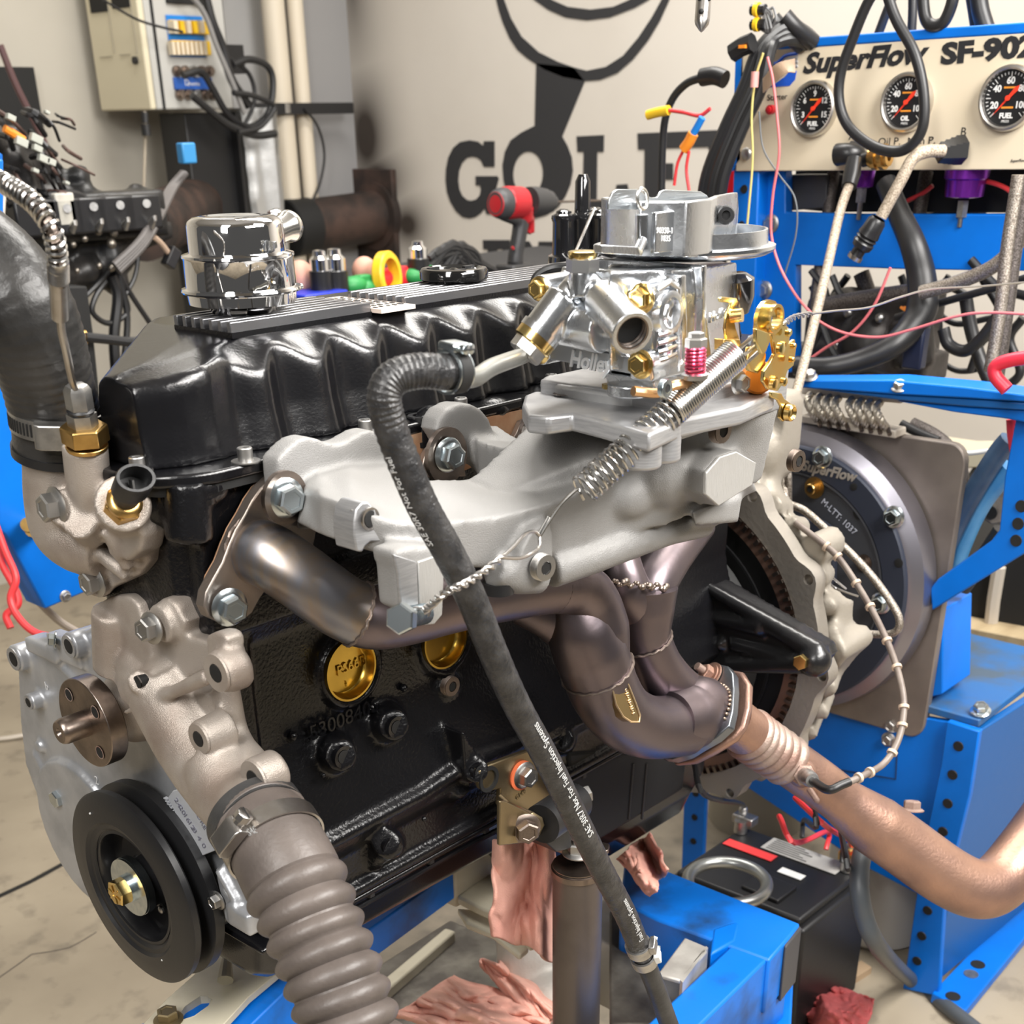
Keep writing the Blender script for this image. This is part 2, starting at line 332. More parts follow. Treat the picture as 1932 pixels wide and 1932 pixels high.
def concrete():
    m = mat('stained_concrete', (.36,.305,.225), .62, bump=.5, bscale=30, col2=(.255,.212,.155), cscale=3.2, cmix=(.38,.7), detail=10); nt = m.node_tree; N = nt.nodes.new; L = nt.links.new
    b = nt.nodes['Principled BSDF']; src = b.inputs['Base Color'].links[0].from_socket; tc = N('ShaderNodeTexCoord')
    n2 = N('ShaderNodeTexNoise'); n2.inputs['Scale'].default_value = 22; n2.inputs['Detail'].default_value = 8; L(tc.outputs['Object'], n2.inputs['Vector'])
    r2 = N('ShaderNodeMapRange'); r2.inputs['From Min'].default_value = .56; r2.inputs['From Max'].default_value = .72; r2.inputs['To Max'].default_value = .5; L(n2.outputs['Fac'], r2.inputs['Value'])
    m2 = N('ShaderNodeMix'); m2.data_type = 'RGBA'; L(r2.outputs[0], m2.inputs['Factor']); L(src, m2.inputs['A']); m2.inputs['B'].default_value = (.13,.11,.085,1)
    # soft dark patch under the engine and a hairline crack
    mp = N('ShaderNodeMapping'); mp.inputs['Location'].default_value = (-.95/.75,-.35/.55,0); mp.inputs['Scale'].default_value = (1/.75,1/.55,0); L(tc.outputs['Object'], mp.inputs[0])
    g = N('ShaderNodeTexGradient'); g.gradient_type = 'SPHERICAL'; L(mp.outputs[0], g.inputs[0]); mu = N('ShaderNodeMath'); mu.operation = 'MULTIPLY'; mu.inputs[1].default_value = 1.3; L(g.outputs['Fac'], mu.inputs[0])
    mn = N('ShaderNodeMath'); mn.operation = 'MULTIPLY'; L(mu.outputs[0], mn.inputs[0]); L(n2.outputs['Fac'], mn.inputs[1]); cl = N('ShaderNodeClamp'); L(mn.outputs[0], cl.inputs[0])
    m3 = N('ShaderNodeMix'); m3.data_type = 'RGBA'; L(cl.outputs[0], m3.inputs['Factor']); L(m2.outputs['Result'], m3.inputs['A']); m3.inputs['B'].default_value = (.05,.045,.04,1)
    L(m3.outputs['Result'], b.inputs['Base Color']); return m
def slab(name, x0, x1, y0, y1, z0, z1, m, **k):
    return G().box(((x0+x1)/2,(y0+y1)/2,(z0+z1)/2), (x1-x0,y1-y0,z1-z0)).obj(name, m, flat=True, kind='structure', **k)
XB, YL = 2.6, 2.66
floor = slab('floor', -2.2, XB+.1, -2.2, YL+.1, FZ-.1, FZ, concrete())
wallb = slab('wall_back', XB, XB+.1, -2.2, YL+.1, FZ, 2.3, wall_mat())
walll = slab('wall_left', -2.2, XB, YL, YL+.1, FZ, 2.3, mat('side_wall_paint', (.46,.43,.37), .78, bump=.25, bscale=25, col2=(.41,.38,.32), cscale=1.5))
ceil = slab('ceiling', -2.2, XB+.1, -2.2, YL+.1, 2.3, 2.4, mat('ceiling_paint', (.42,.41,.39), .9))
# crack and expansion joint in the floor
g = G(); cp = PX([(-60,1716),(0,1690),(60,1662),(122,1628),(180,1590)], Z=FZ+.0005)
for a, b in zip(cp, cp[1:]): d = (b-a).normalized(); q = V((-d.y, d.x, 0))*.006; g.add([a-q, b-q, b+q, a+q], [(0,1,2,3)])
g.obj('expansion_joint', deep_black, floor, flat=True)
g = G(); cp = PX([(-10,1850),(30,1822),(60,1800),(90,1796),(130,1788),(160,1772),(182,1758)], Z=FZ+.0006)
for a, b in zip(cp, cp[1:]): d = (b-a).normalized(); q = V((-d.y, d.x, 0))*.0011; g.add([a-q, b-q, b+q, a+q], [(0,1,2,3)])
g.obj('floor_crack', mat('crack', (.10,.085,.07), .9), floor, flat=True)

# ---- painted sign on the back wall
def zq(p): return P(600+p[0]/2.76, p[1]/2.76, X=XB-.001)
def letter(pts, name='letter', holes=()):
    return G().plate([zq(p) for p in pts], [[zq(p) for p in h] for h in holes], V((-.002,0,0))).obj(name, mural, wallb, flat=True)
letter([(920,735),(920,868),(865,868),(850,835),(830,820),(805,815),(775,822),(750,850),(735,890),(731,940),(737,985),(752,1020),(778,1042),(800,1045),(825,1038),(845,1015),(850,985),(845,965),(823,965),(822,917),(935,917),(942,930),(930,975),(922,1115),(880,1115),(868,1085),(850,1110),(820,1130),(790,1137),(755,1130),(720,1100),(690,1050),(673,1000),(666,940),(668,880),(680,820),(705,770),(740,740),(790,730),(835,738),(862,760),(865,735)])
hole = [(1095+78*math.cos(t)+ -8*math.sin(t), 905+116*math.sin(t)+8*math.cos(t)) for t in [2*math.pi*k/28 for k in range(28)]]
letter([(1130,655),(1060,690),(1005,730),(975,790),(962,860),(968,940),(985,1010),(1010,1070),(1050,1110),(1120,1140),(1190,1120),(1250,1080),(1290,1020),(1315,960),(1328,890),(1322,820),(1300,760),(1272,710),(1390,422),(1335,352),(1138,330)], 'emblem', [hole])
letter([(920,-60),(930,0),(945,60),(965,120),(1000,200),(1040,260),(1090,302),(1138,334),(1180,362),(1280,402),(1390,421),(1470,416),(1560,380),(1640,310),(1720,210),(1780,110),(1830,0),(1850,-60),(1812,-60),(1790,0),(1740,90),(1670,195),(1590,290),(1500,348),(1400,368),(1330,350),(1250,322),(1150,272),(1060,190),(1005,95),(970,0),(962,-60)], 'emblem')
letter([(1100,-40),(1130,0),(1200,50),(1290,90),(1400,105),(1520,90),(1650,40),(1720,0),(1760,-40),(1680,-40),(1620,0),(1540,35),(1420,50),(1300,35),(1220,0),(1170,-40)], 'emblem')
letter([(1348,710),(1490,703),(1488,790),(1455,790),(1452,1045),(1545,1043),(1556,962),(1612,958),(1640,1110),(1375,1115),(1380,1040),(1385,790),(1352,790)])
letter([(1665,694),(2110,676),(2110,800),(2040,800),(2035,765),(1800,772),(1798,850),(1850,850),(1850,935),(1798,935),(1796,1040),(2035,1040),(2045,990),(2110,990),(2110,1110),(1665,1115),(1665,1040),(1700,1040),(1702,778),(1668,778)])
letter([(860,1250),(1000,1250),(1000,1330),(970,1330),(962,1298),(935,1298),(935,1350),(958,1350),(958,1392),(935,1392),(935,1450),(1000,1450),(1000,1510),(860,1510),(860,1460),(885,1460),(885,1298),(862,1298)])
letter([(1040,1256),(1100,1256),(1170,1370),(1168,1300),(1150,1300),(1150,1258),(1242,1258),(1242,1302),(1218,1302),(1218,1510),(1175,1510),(1110,1390),(1110,1465),(1130,1465),(1130,1510),(1040,1510),(1040,1465),(1062,1465),(1062,1300),(1040,1300)])
letter([(1385,1270),(1385,1340),(1350,1340),(1330,1318),(1315,1330),(1308,1390),(1318,1450),(1340,1455),(1355,1430),(1340,1430),(1340,1392),(1395,1392),(1395,1500),(1300,1510),(1265,1450),(1258,1390),(1275,1310),(1310,1275),(1345,1290)])

# ---- pilaster and conduits at the corner
slab('trim_1', 2.38, 2.6, 2.55, 2.66, FZ, 2.3, mat('pilaster_grey', (.27,.265,.265), .7))
slab('trim_2', 2.18, 2.38, 2.61, 2.66, FZ, 2.3, mat('pilaster_light', (.40,.395,.39), .7))
for x0, x1, r in ((487, 575, .034), (538, 606, .024)):
    a = P(x0, -150, Y=2.5); b = P(x1, 560, Y=2.5); b = V((a.x*.5+b.x*.5, 2.5, FZ)); a = V((b.x, 2.5, 2.25))
    t = G().cyl(a, b, r, n=28).obj('conduit', pipe_cream); put(t, None, 'cream vertical pipe %s the corner of the walls' % ('thicker one, left of the pair in' if r > .03 else 'thinner one, right of the pair in'), 'pipe', 'pipes in the corner')
t = thing('pipe_bracket', 'black strut clamp strapped across the two cream pipes', 'bracket', P(560, 205, Y=2.46))
G().box(P(568, 205, Y=2.465), (.40, .02, .03)).obj('strut', satin_black, t)
for x in (525, 565): G().ring(P(x, 205, Y=2.5)-V((0,0,.012)), (0,0,1), .046 if x < 540 else .036, .03 if x < 540 else .02, .024).obj('clamp', dull_zinc, t)

# ---- switch cabinet on the left wall
Yc = 2.36
cx0, cx1, cz0 = 1.742, 1.99, .598
t = thing('signal_cabinet', 'cream and grey wall cabinet with blue label and yellow socket rows', 'cabinet', (1.86, Yc, cz0))
G().box(((cx0+cx1)/2, (Yc+YL-.06)/2, (cz0+1.25)/2), (cx1-cx0, YL-.06-Yc, 1.25-cz0)).obj('housing', grey_box, t, bevel=.004)
def XC(px, py, o=0): return P(px, py, X=cx0-.02-o)
dr = G().box((cx0-.009, (Yc+YL-.06)/2, (cz0+1.25)/2), (.018, YL-.06-Yc-.004, 1.25-cz0)).obj('door', mat('cream_door', (.66,.60,.44), .5), t, bevel=.004)
G().cyl(XC(257,114), XC(257,114)+V((-.008,0,0)), .009, n=16).obj('lock', satin_black, dr)
G().box(XC(185,6), (.004,.075,.04)).obj('vent', deep_black, dr); G().box(XC(228,4), (.004,.08,.025)).obj('vent', deep_black, dr)
for x, y, q in ((200,107,.06),(236,103,.05)): G().box(XC(x,y), (.002,q,.0015)).obj('hinge_line', mat('line_grey', (.35,.32,.25), .6), dr)
for x, y in ((209,50),(252,50)): G().box(XC(x,y), (.002,.0015,.12)).obj('hinge_line', mat('line_grey', (.35,.32,.25), .6), dr)
G().box((P(297,100,Y=Yc-.003).x, Yc-.002, (cz0+1.25)/2), (.006,.006,1.25-cz0)).obj('seam', deep_black, t)
def patch(x0, y0, x1, y1, m, name, d=.012, **k):
    a, b = P(x0, y0, Y=Yc), P(x1, y1, Y=Yc); return G().box(((a.x+b.x)/2, Yc-d/2, (a.z+b.z)/2), (abs(a.x-b.x), d, abs(a.z-b.z))).obj(name, m, t, bevel=.0015)
patch(311,28,388,108, blue_fit, 'panel', .006); patch(313,38,390,66, yellow, 'socket_row', .02); patch(317,76,391,105, yellow, 'socket_row', .02)
patch(311,-6,384,10, deep_black, 'panel', .01)
for k in range(8):
    a = P(324+k*8.6, 91, Y=Yc-.02); G().box(a, (.008,.02,.03)).obj('socket', cream, t)
for k in range(5):
    a = P(326+k*12.5, 51, Y=Yc-.02); G().box(a, (.012,.03,.028)).obj('socket', yellow if k%2 else cream, t)
patch(325,146,399,169, mat('label_blue', (.02,.10,.42), .5), 'label_plate', .008)
for k in range(5):
    for yy, o in ((134,0),(179,6)):
        a = P(331+o+k*15.5, yy, Y=Yc); G().lathe(a, (0,-1,0), [(0,.0125),(.012,.0125),(.012,.008),(.02,.008)], 16).obj('connector', dark_steel if k != 2 else dull_zinc, t)
text('D', 'lettering', white, P(349,161,Y=Yc-.009), (1,0,0), (0,0,1), .02, t); text('ynamics', 'lettering', white, P(355,161,Y=Yc-.009), (1,0,0), (0,0,1), .012, t)
# cables spilling from the cabinet
def cable(pts, r, m, name, label, cat='cable', sub=6, n=8, group=None, **k):
    g_ = G().tube([P(*p[:2], **({'D':p[2]} if len(p) > 2 else k)) for p in pts], r, n, sub=sub); return g_.obj(name, m, None, label=label, cat=cat, group=group)
cab = 'cables hanging off the wall cabinet'
cable([(385,-20),(400,40),(420,90),(437,150),(470,200)], .012, satin_black, 'loom_cable', 'thick black loom running down the right side of the cabinet', Y=2.28, group=cab)
cable([(350,-20),(385,25),(410,90),(440,160),(462,215)], .007, mat('grey_cable', (.22,.215,.21), .5), 'loom_cable', 'grey cable sagging across the right side of the cabinet', Y=2.27, group=cab)
cable([(362,180),(392,205),(430,235),(480,255),(520,252)], .010, cable_black, 'loom_cable', 'black cable curling out of the lowest connectors of the cabinet', Y=2.27, group=cab)
cable([(345,142),(378,135),(400,165),(430,215),(470,240),(505,215),(515,160),(505,125),(470,112),(440,122)], .009, cable_black, 'loom_cable', 'black cable looping round beside the cream pipes', Y=2.30, group=cab)
cable([(440,175),(475,180),(512,195),(515,210),(490,240),(450,250)], .007, cable_black, 'loom_cable', 'thin black cable in the coil beside the cabinet', Y=2.26, group=cab)
cable([(432,110),(470,140),(480,190),(455,250)], .006, cable_black, 'loom_cable', 'thin black cable dropping behind the cabinet cable coil', Y=2.31, group=cab)
cable([(575,205),(600,240),(612,290),(605,340),(590,380)], .004, cable_black, 'loom_cable', 'thin black wire hanging right of the two cream pipes', Y=2.45, group=cab)
cable([(195,0),(255,35),(300,50),(345,60)], .003, cable_black, 'loom_cable', 'thin wire across the cream cabinet door to the yellow sockets', Y=2.24, group=cab)
cable([(0,85),(30,160),(70,240),(100,300),(140,352)], .008, mat('maroon_cable', (.10,.05,.05), .5), 'hanging_cable', 'maroon cable falling across the black wall panel', Y=2.2)
cable([(273,210),(274,260),(272,330),(270,400)], .004, mat('tan_cord', (.36,.31,.24), .6), 'cord', 'thin tan cord hanging straight under the cabinet', Y=2.35)
g = G().tube([P(273,212,Y=2.33),P(274,232,Y=2.33)], .009, 10).tube([P(274,234,Y=2.33),P(277,256,Y=2.33)], .012, 10); g.obj('inline_connector', cable_black, None, label='black plug on the cord under the cabinet', cat='connector')
# black panel on the left wall, black steel post
a, b = P(8,160,Y=2.62), P(140,400,Y=2.62)
t = G().box(((1.363+1.52)/2, 2.63, .40), (.215,.05,.60)).obj('wall_opening_panel', deep_black, None, label='black panel on the grey wall behind the wiring', cat='panel', bevel=.002)
t = thing('steel_post', 'black steel column standing between cabinet and grey duct', 'post', (1.95, 2.50, FZ))
G().box((1.935, 2.47, (FZ+.59)/2), (.15,.12,.59-FZ)).obj('column', satin_black, t, bevel=.003)
G().box((2.014, 2.40, (FZ+.59)/2), (.012,.04,.59-FZ)).obj('side_flange', satin_black, t)
t2 = thing('cable_rack', 'black notched steel rack behind the cabinet cables', 'rack', (2.03, 2.5, .6))
G().box((2.03, 2.55, .95), (.06,.06,.7)).obj('upright', satin_black, t2)
G().box((2.08, 2.5, .92), (.10,.03,.09)).obj('bracket', satin_black, t2); G().box((2.07, 2.46, .72), (.08,.03,.07)).obj('bracket', satin_black, t); G().box((2.10, 2.46, 1.06), (.13,.03,.06)).obj('bracket', satin_black, t2)
# foil duct
pts = [V((2.115, 2.44, z)) for z in [FZ + i*(.60-FZ)/60 for i in range(61)]]
g = G(); n = 26; secs = []
for i, p in enumerate(pts):
    secs.append([p + V(((.068+.008*math.sin(5*k*2*math.pi/n + i*.04)+.002*math.sin(i*1.7))*math.cos(2*math.pi*k/n), (.068+.008*math.sin(5*k*2*math.pi/n+i*.04))*math.sin(2*math.pi*k/n), 0)) for k in range(n)])
g.loft(secs).obj('foil_duct', mat('crumpled_foil_grey', (.50,.50,.49), .35, .7, bump=.5, bscale=30), None, label='grey foil-wrapped duct beside the black column', cat='duct')
# exhaust extraction ports
t = thing('exhaust_port', 'sooty round exhaust pipe on a square wall plate', 'exhaust port', P(705,405,X=XB))
pc = P(716,408,X=XB-.02)
G().box((XB-.012, P(705,405,X=XB).y, pc.z), (.02,.235,.27)).obj('wall_plate', soot, t, bevel=.002)
G().ring((XB-.03, pc.y+.02, pc.z), (1,0,0), .10, .06, .03).obj('collar', soot, t)
a = V((XB-.02, pc.y+.02, pc.z)); b = V((XB-.34, pc.y+.04, pc.z-.015)); dd = (b-a).normalized()
G().cyl(a, b, .075, n=36).obj('pipe', soot, t); G().ring(b-dd*.03, dd, .079, .073, .008).obj('seam_ring', soot, t)
G().lathe(b, dd, [(-.06,.079),(0,.081),(.02,.081),(.024,.076),(.02,.02),(.022,.012)], 36).obj('pipe_cap', deep_black, t)
t = thing('exhaust_stack', 'dark brown exhaust pipe running behind the black column', 'exhaust pipe', P(330,400,Y=2.3))
G().cyl(P(268,432,Y=2.0), P(372,388,Y=2.46), .072, n=28).obj('pipe', soot, t)
G().cyl(P(365,400,Y=2.42), P(388,470,Y=2.42), .07, n=24).obj('elbow', deep_black, t)
# ================================================================ the engine: one thing, its assemblies are parts, their pieces sub-parts
eng = thing('engine', 'black straight-six engine with bright carburetor and header on a blue stand', 'engine', (.4, 0, -.2))
def wave(x, x0=.0765, p=.0525):
    u = ((x-x0)/p) % 1.0
    return (u/.62) if u < .62 else 1-(u-.62)/.38
# ---- valve cover
secs = []; XR = .72
xs = [.012,.02,.03,.04,.05,.062] + [.07+.0035*i for i in range(int((XR-.07)/.0035)+1)]
for x in xs:
    t_ = min(1, max(0, (x-.012)/.038)); yn = -.107 - .014*math.sin(t_*math.pi/2)
    lb = (.5-.5*math.cos(math.pi*min(1, max(0, wave(x)))))*min(1, max(0, (x-.07)/.02))
    k_ = min(1, max(0, (x-.06)/.03)); yt = yn*(1-k_) + k_*(-.1075-.0110*lb); yb = yn*(1-k_) + k_*(-.1140-.0095*lb)
    far = -.062 + (.112)*min(1, (x-.012)/.12); ft = min(1, max(0, (x-.012)/.10)); zt = .4225 + .0155*ft
    zs = zt - .0035 - k_*(.0015+.0135*lb)
    secs.append([V((x, yb-.004, .366)), V((x, yb-.002, .372)), V((x, yb*.5+yt*.5, .392)), V((x, yt, zs-.010)), V((x, yt+.0015, zs-.003)), V((x, yt+.005, zs+.0008)), V((x, yn+.030, zt-.0008)),
                 V((x, yn+.035, zt)), V((x, (yn+far)/2, zt+.001)), V((x, far-.012, zt)), V((x, far-.003, zt-.005)), V((x, far, zt-.014)), V((x, far+.004, .372)), V((x, far+.006, .366))])
cover = G().loft(secs).obj('valve_cover', gloss_black, eng, voxel=.0024, sm=3)
fl = [(-.004,-.056),(-.004,-.108),(.006,-.128),(.022,-.140),(.04,-.146),(.70,-.146),(.74,-.12),(.74,.06),(.70,.085),(.13,.085),(.02,-.03)]
G().prism([V((x, y, .358)) for x, y in fl], (0,0,.0085)).obj('rail', gloss_black, cover, bevel=.0022, segs=3)
G().prism([V((x+.002, y+.003, .352)) for x, y in fl], (0,0,.006)).obj('gasket', deep_black, cover)
vb = [(261,880),(464,862),(690,808),(870,765)]
for x, y in vb: bolt(cover, P(x, y+9, Z=.3665), (0,0,1), .0052, dull_zinc, 'cap', name='cap_screw')
for x in (.40,.50,.60): bolt(cover, (x, -.131, .3665), (0,0,1), .0052, dull_zinc, 'cap', name='cap_screw')
# fins: a left block and a right block with the label between
for x0, x1 in ((.105,.236),(.272,.66)):
    base = G().box(((x0+x1)/2, -.0575, .4385), (x1-x0, .068, .004)).obj('fin_base', gloss_black, cover)
    for k in range(7): G().box(((x0+x1)/2, -.0885+.0104*k, .4435), (x1-x0, .0044, .0075)).obj('fin', mat('polished_fin', (.22,.22,.23), .25, .8), cover, bevel=.0007)
lab = G().box((.2545, -.0575, .4412), (.036, .088, .003)).obj('label_sticker', mat('sticker', (.74,.64,.55), .45, col2=(.66,.54,.46), cscale=40), cover)
for k in range(5): 
    for j in range(9): G().box((.241+.0065*k, -.090+.0085*j+random.uniform(-.001,.001), .4430), (.0035*random.uniform(.5,1), .0055*random.uniform(.4,1), .0004)).obj('print_mark', ink, cover)
# oil filler cap
oc = P(857, 533, Z=.446)
cap = G().lathe(oc, (0,0,1), [(-.006,.022),(.002,.0225),(.0025,.0275),(.0035,.029),(.009,.029),(.0115,.0275),(.0120,.024),(.0105,.022),(.0105,.004),(.0115,.002)], 48).obj('oil_filler_cap', mat('glossy_bakelite', (.006,.006,.006), .08, coat=.6), eng)
for a in range(3): G().box(oc+V((.018*math.cos(a*2.1), .018*math.sin(a*2.1), .0112)), (.012,.0035,.0015)).obj('grip', satin_black, cap)
# ---- cylinder head
hd = G()
hd.box((.40, -.03, .302), (.60, .205, .112)); hd.box((.10, -.075, .302), (.145, .115, .112))
for x in (.062,.20,.34,.48,.62): hd.cyl((x, -.118, .25), (x, -.118, .345), .016)
# front boss with head bolt, corner pads
hd.cyl(P(358, 1020, Y=-.128), P(352, 905, Y=-.128), .0165); hd.box((.035,-.06,.30),(.03,.10,.10))
hd.ball(P(290,940,X=.02), .02, (1,1.2,1)); hd.ball(P(395,915,Y=-.13), .014); hd.cyl(P(300,1095,X=.03), P(300,960,X=.03), .012)
hd.box((.375,-.128,.262),(.70,.02,.03))
head = hd.obj('cylinder_head', block_black, eng, voxel=.003, sm=4)
def sock(px, py, r, **k):
    c = P(px, py, **k); g_ = G().lathe(c, (0,0,1), [(-.020,r),(-.001,r),(0,r*.92),(0,r*.6)], 28, caps=False); g_.lathe(c, (0,0,1), [(0,r*.6),(-.007,r*.55),(-.007,.0005)], 6, caps=False)
    g_.lathe(c, (0,0,1), [(-.022,r*1.15),(-.018,r*1.18),(-.018,r)], 28, caps=False); g_.obj('head_bolt', gloss_black, head)
sock(357, 886, .0135, Y=-.128)
for px, py in ((795,783),(985,745)): sock(px, py, .0115, Y=-.138)
# rough rocker bosses between cover and manifold
for px, py in ((740,800),(820,775),(930,760)): G().ball(P(px,py+12,Y=-.135), .012, (1.6,1,.8)).obj('casting_lug', block_black, head)
# ---- engine block
def sec(x, k=0.):
    p = [(.075,.246),(-.108,.246),(-.112,.238),(-.104,.222),(-.103,.13),(-.106,.115),(-.114,.09),(-.121,.062),(-.127,.040),(-.129,.030),(-.122,.020),(-.116,.012),(-.116,-.018),(-.124,-.021),(-.124,-.030),(.075,-.030)]
    return [V((x, y, z)) for y, z in p]
fr_ = lambda x, yy: [V((x, min(p.y, yy), p.z)) for p in sec(x)]
bk = G().loft([fr_(.060,-.01), fr_(.115,-.01), fr_(.12,.2), sec(.74)])
bk.box((.065,-.06,.11),(.02,.10,.28))
def dimple(px, py, r, l, Y, up=0): 
    c = P(px, py, Y=Y); bk.cyl(c+V((-.002,.02,0)), c, r*1.12, r)
for px, py in ((640,1425),(740,1368)): bk.cyl(P(px-16,py-8,Y=-.10), P(px+4,py,Y=-.132), .0185, .0135)
bk.cyl(P(1060,1395,Y=-.09), P(1062,1398,Y=-.128), .016, .012)
# triangular web and its boss
bk.prism([P(838,1362,Y=-.118), P(845,1442,Y=-.118), P(905,1462,Y=-.118)], (0,-.022,0)); bk.cyl(P(895,1450,Y=-.11), P(897,1452,Y=-.146), .012)
for px, py in ((728,1590),(735,1595)): bk.cyl(P(px,py,Y=-.10), P(px,py,Y=-.138), .0125)
bk.cyl(P(845,1490,Y=-.11), P(870,1480,Y=-.128), .012); bk.cyl(P(690,1625,Y=-.105), P(728,1595,Y=-.128), .012)
# core plug rims
plugs = [(658,1262),(836,1205)]
for px, py in plugs: c = P(px, py, Y=-.104); bk.ring(c+V((0,.01,0)), (0,-1,0), .033, .0262, .017, 40)
for px, py in ((844,1292),): c = P(px, py, Y=-.104); bk.cyl(c, c+V((0,-.006,0)), .012)
bk.tube([P(600,1600,Y=-.125),P(790,1500,Y=-.125),P(880,1440,Y=-.125),P(1010,1390,Y=-.122),P(1090,1340,Y=-.118),P(1290,1250,Y=-.112)], .008, 8)
block = bk.obj('engine_block', block_black, eng, voxel=.0028, sm=3)
for px, py in plugs:
    c = P(px, py, Y=-.113)
    pl = G().lathe(c, (0,-1,0), [(0,.0262),(.004,.0264),(.004,.0247),(-.004,.0235),(-.0062,.0215),(-.0066,.001)], 48, caps=False).obj('freeze_plug', plug_brass, block)
text('PS66B', 'embossed_mark', plug_brass, P(636,1276,Y=-.1074), (1,0,.04), (0,0,1), .0125, block, depth=.0006)
text('?', 'embossed_mark', plug_brass, P(652,1296,Y=-.1074), (1,0,0), (0,0,1), .007, block, depth=.0006)
o_, r_ = P(583,1390,Y=-.1105), (P(745,1318,Y=-.1095)-P(583,1390,Y=-.1095))
text('5300840S', 'casting_number', block_black, o_+V((0,.001,-.004)), r_, (0,0,1), .0185, block, depth=.0016, sx=1.04)
for px, py, r in ((553,1389,.0042),(762,1298,.0036),(800,1545,.0025),(760,1505,.003),(610,1463,.002)): G().ball(P(px,py,Y=-.106 if py<1400 else -.124), r, n=10, m=6).obj('casting_dot', block_black, block)
bolt(block, P(844,1292,Y=-.108), (0,-1,0), .0095, dark_steel, 'plug', name='pipe_plug')
for px, py, r, y in ((648,1428,.0095,-.1335),(748,1372,.0095,-.1335),(903,1455,.008,-.1475),(735,1597,.008,-.139),(1068,1400,.008,-.1285)):
    c = P(px,py,Y=y); G().lathe(c, (0,-1,0), [(-.010,.001),(-.010,r*.55),(0,r*.62),(.0006,r),(-.003,r)], 24, caps=False).obj('threaded_hole', gloss_black, block); bore_shade(block, c, (0,-1,0), r*.6, .0004)
# ---- oil pan
g = G()
g.box((.39,-.005,-.033),(.70,.236,.006))
g.loft([[V((x,-.105,-.036)),V((x,-.098,-.036-d*.8)),V((x,-.085,-.036-d)),V((x,.08,-.036-d)),V((x,.10,-.036))] for x, d in ((.05,.042),(.07,.056),(.36,.060),(.40,.075),(.46,.155),(.70,.16),(.73,.13))])
pan = g.obj('oil_pan', gloss_black, eng, voxel=.0035, sm=3)
G().prism([P(1072,1420,Y=-.119),P(1085,1580,Y=-.119),P(1108,1600,Y=-.119),P(1290,1490,Y=-.119),P(1300,1400,Y=-.119)], (0,.02,0)).obj('pan_side', deep_black, pan, bevel=.004)
for x in (1200,1225): G().cyl(P(x-5,1440,Y=-.1195), P(x-14,1545,Y=-.1195), .0016, n=8).obj('pressed_rib', satin_black, pan)
for x in [.09+.075*i for i in range(9)]: bolt(pan, (x,-.117,-.036), (0,0,-1), .005, satin_black, 'hex', name='pan_bolt')
g = G().tube([(.055,-.116,-.03),(.055,-.118,-.044),(.30,-.118,-.044),(.41,-.118,-.05)], .003, 8); g.obj('pan_lip', gloss_black, pan)
# ---- timing cover, cast bare aluminium
Xt = .058
g = G()
tc = PX([(62,1240),(95,1195),(150,1190),(188,1182),(250,1150),(330,1180),(420,1240),(455,1330),(440,1460),(480,1560),(470,1700),(440,1745),(395,1745),(300,1560),(200,1540),(130,1525),(100,1500),(75,1430),(66,1350)], X=Xt)
g.prism(tc, (-.016,0,0))
for px, py, r, a, b in ((27,1243,.0125,-.010,.02),(131,1219,.0115,-.012,.02),(55,1325,.008,-.012,.03),(70,1410,.006,-.005,.03),(108,1497,.009,-.004,.03)):
    c = P(px, py, X=Xt-.016+a); g.cyl(c, c+V((b-a,0,0)), r)
g.box((P(60,1232,X=.044)+P(130,1212,X=.044))/2, (.02,.05,.014)); g.box((P(100,1235,X=.044)+P(170,1215,X=.044))/2, (.016,.05,.022))
g.cyl(P(190,1560,X=Xt)+V((-.022,0,0)), P(190,1560,X=Xt), .075)
g.tube(PX([(100,1240),(150,1290),(190,1380)], X=.042), .004, 8)
for i in range(9): g.ball(P(72+i*4.5,1425+i*9,X=.044), .0055)
# lower right leg of the cover
g.prism(PX([(405,1640),(455,1600),(500,1690),(505,1740),(455,1750),(425,1740)], X=.030), (.02,0,0)); g.tube(PX([(412,1640),(445,1700),(452,1735)], X=.026), .004, 8); g.box(P(475,1722,X=.035),(.03,.03,.02))
tcov = g.obj('timing_cover', die_alu, eng, voxel=.0022, sm=2)
for px, py, r, x in ((26,1243.5,.007,.0315),(130,1219.5,.0065,.0295),(54,1325.5,.0045,.0295)):
    c = P(px, py, X=x); G().lathe(c, (-1,0,0), [(-.014,.001),(-.014,r*.9),(.0006,r),(.0008,r*1.5),(-.001,r*1.5)], 24, caps=False).obj('threaded_boss', mach_alu, tcov); bore_shade(tcov, c, (-1,0,0), r*.95)
bolt(tcov, P(106,1208,X=.034), (-.8,.5,.2), .0055, zinc, 'flange', name='bolt'); bolt(tcov, P(112,1505,X=.038), (-1,0,0), .0085, zinc, 'hex', name='bolt')
bolt(tcov, P(412,1698,X=.028), (-1,0,0), .0062, dull_zinc, 'flange', name='bolt')
text('2', 'chalk_mark', mat('scribe', (.62,.62,.62), .6), P(180,1478,X=.0415), (0,-1,0), (0,0,1), .012, tcov, depth=.0002); text('b', 'chalk_mark', MATS['scribe'], P(86,1300,X=.0415), (0,-1,0), (0,0,1), .011, tcov, depth=.0002)
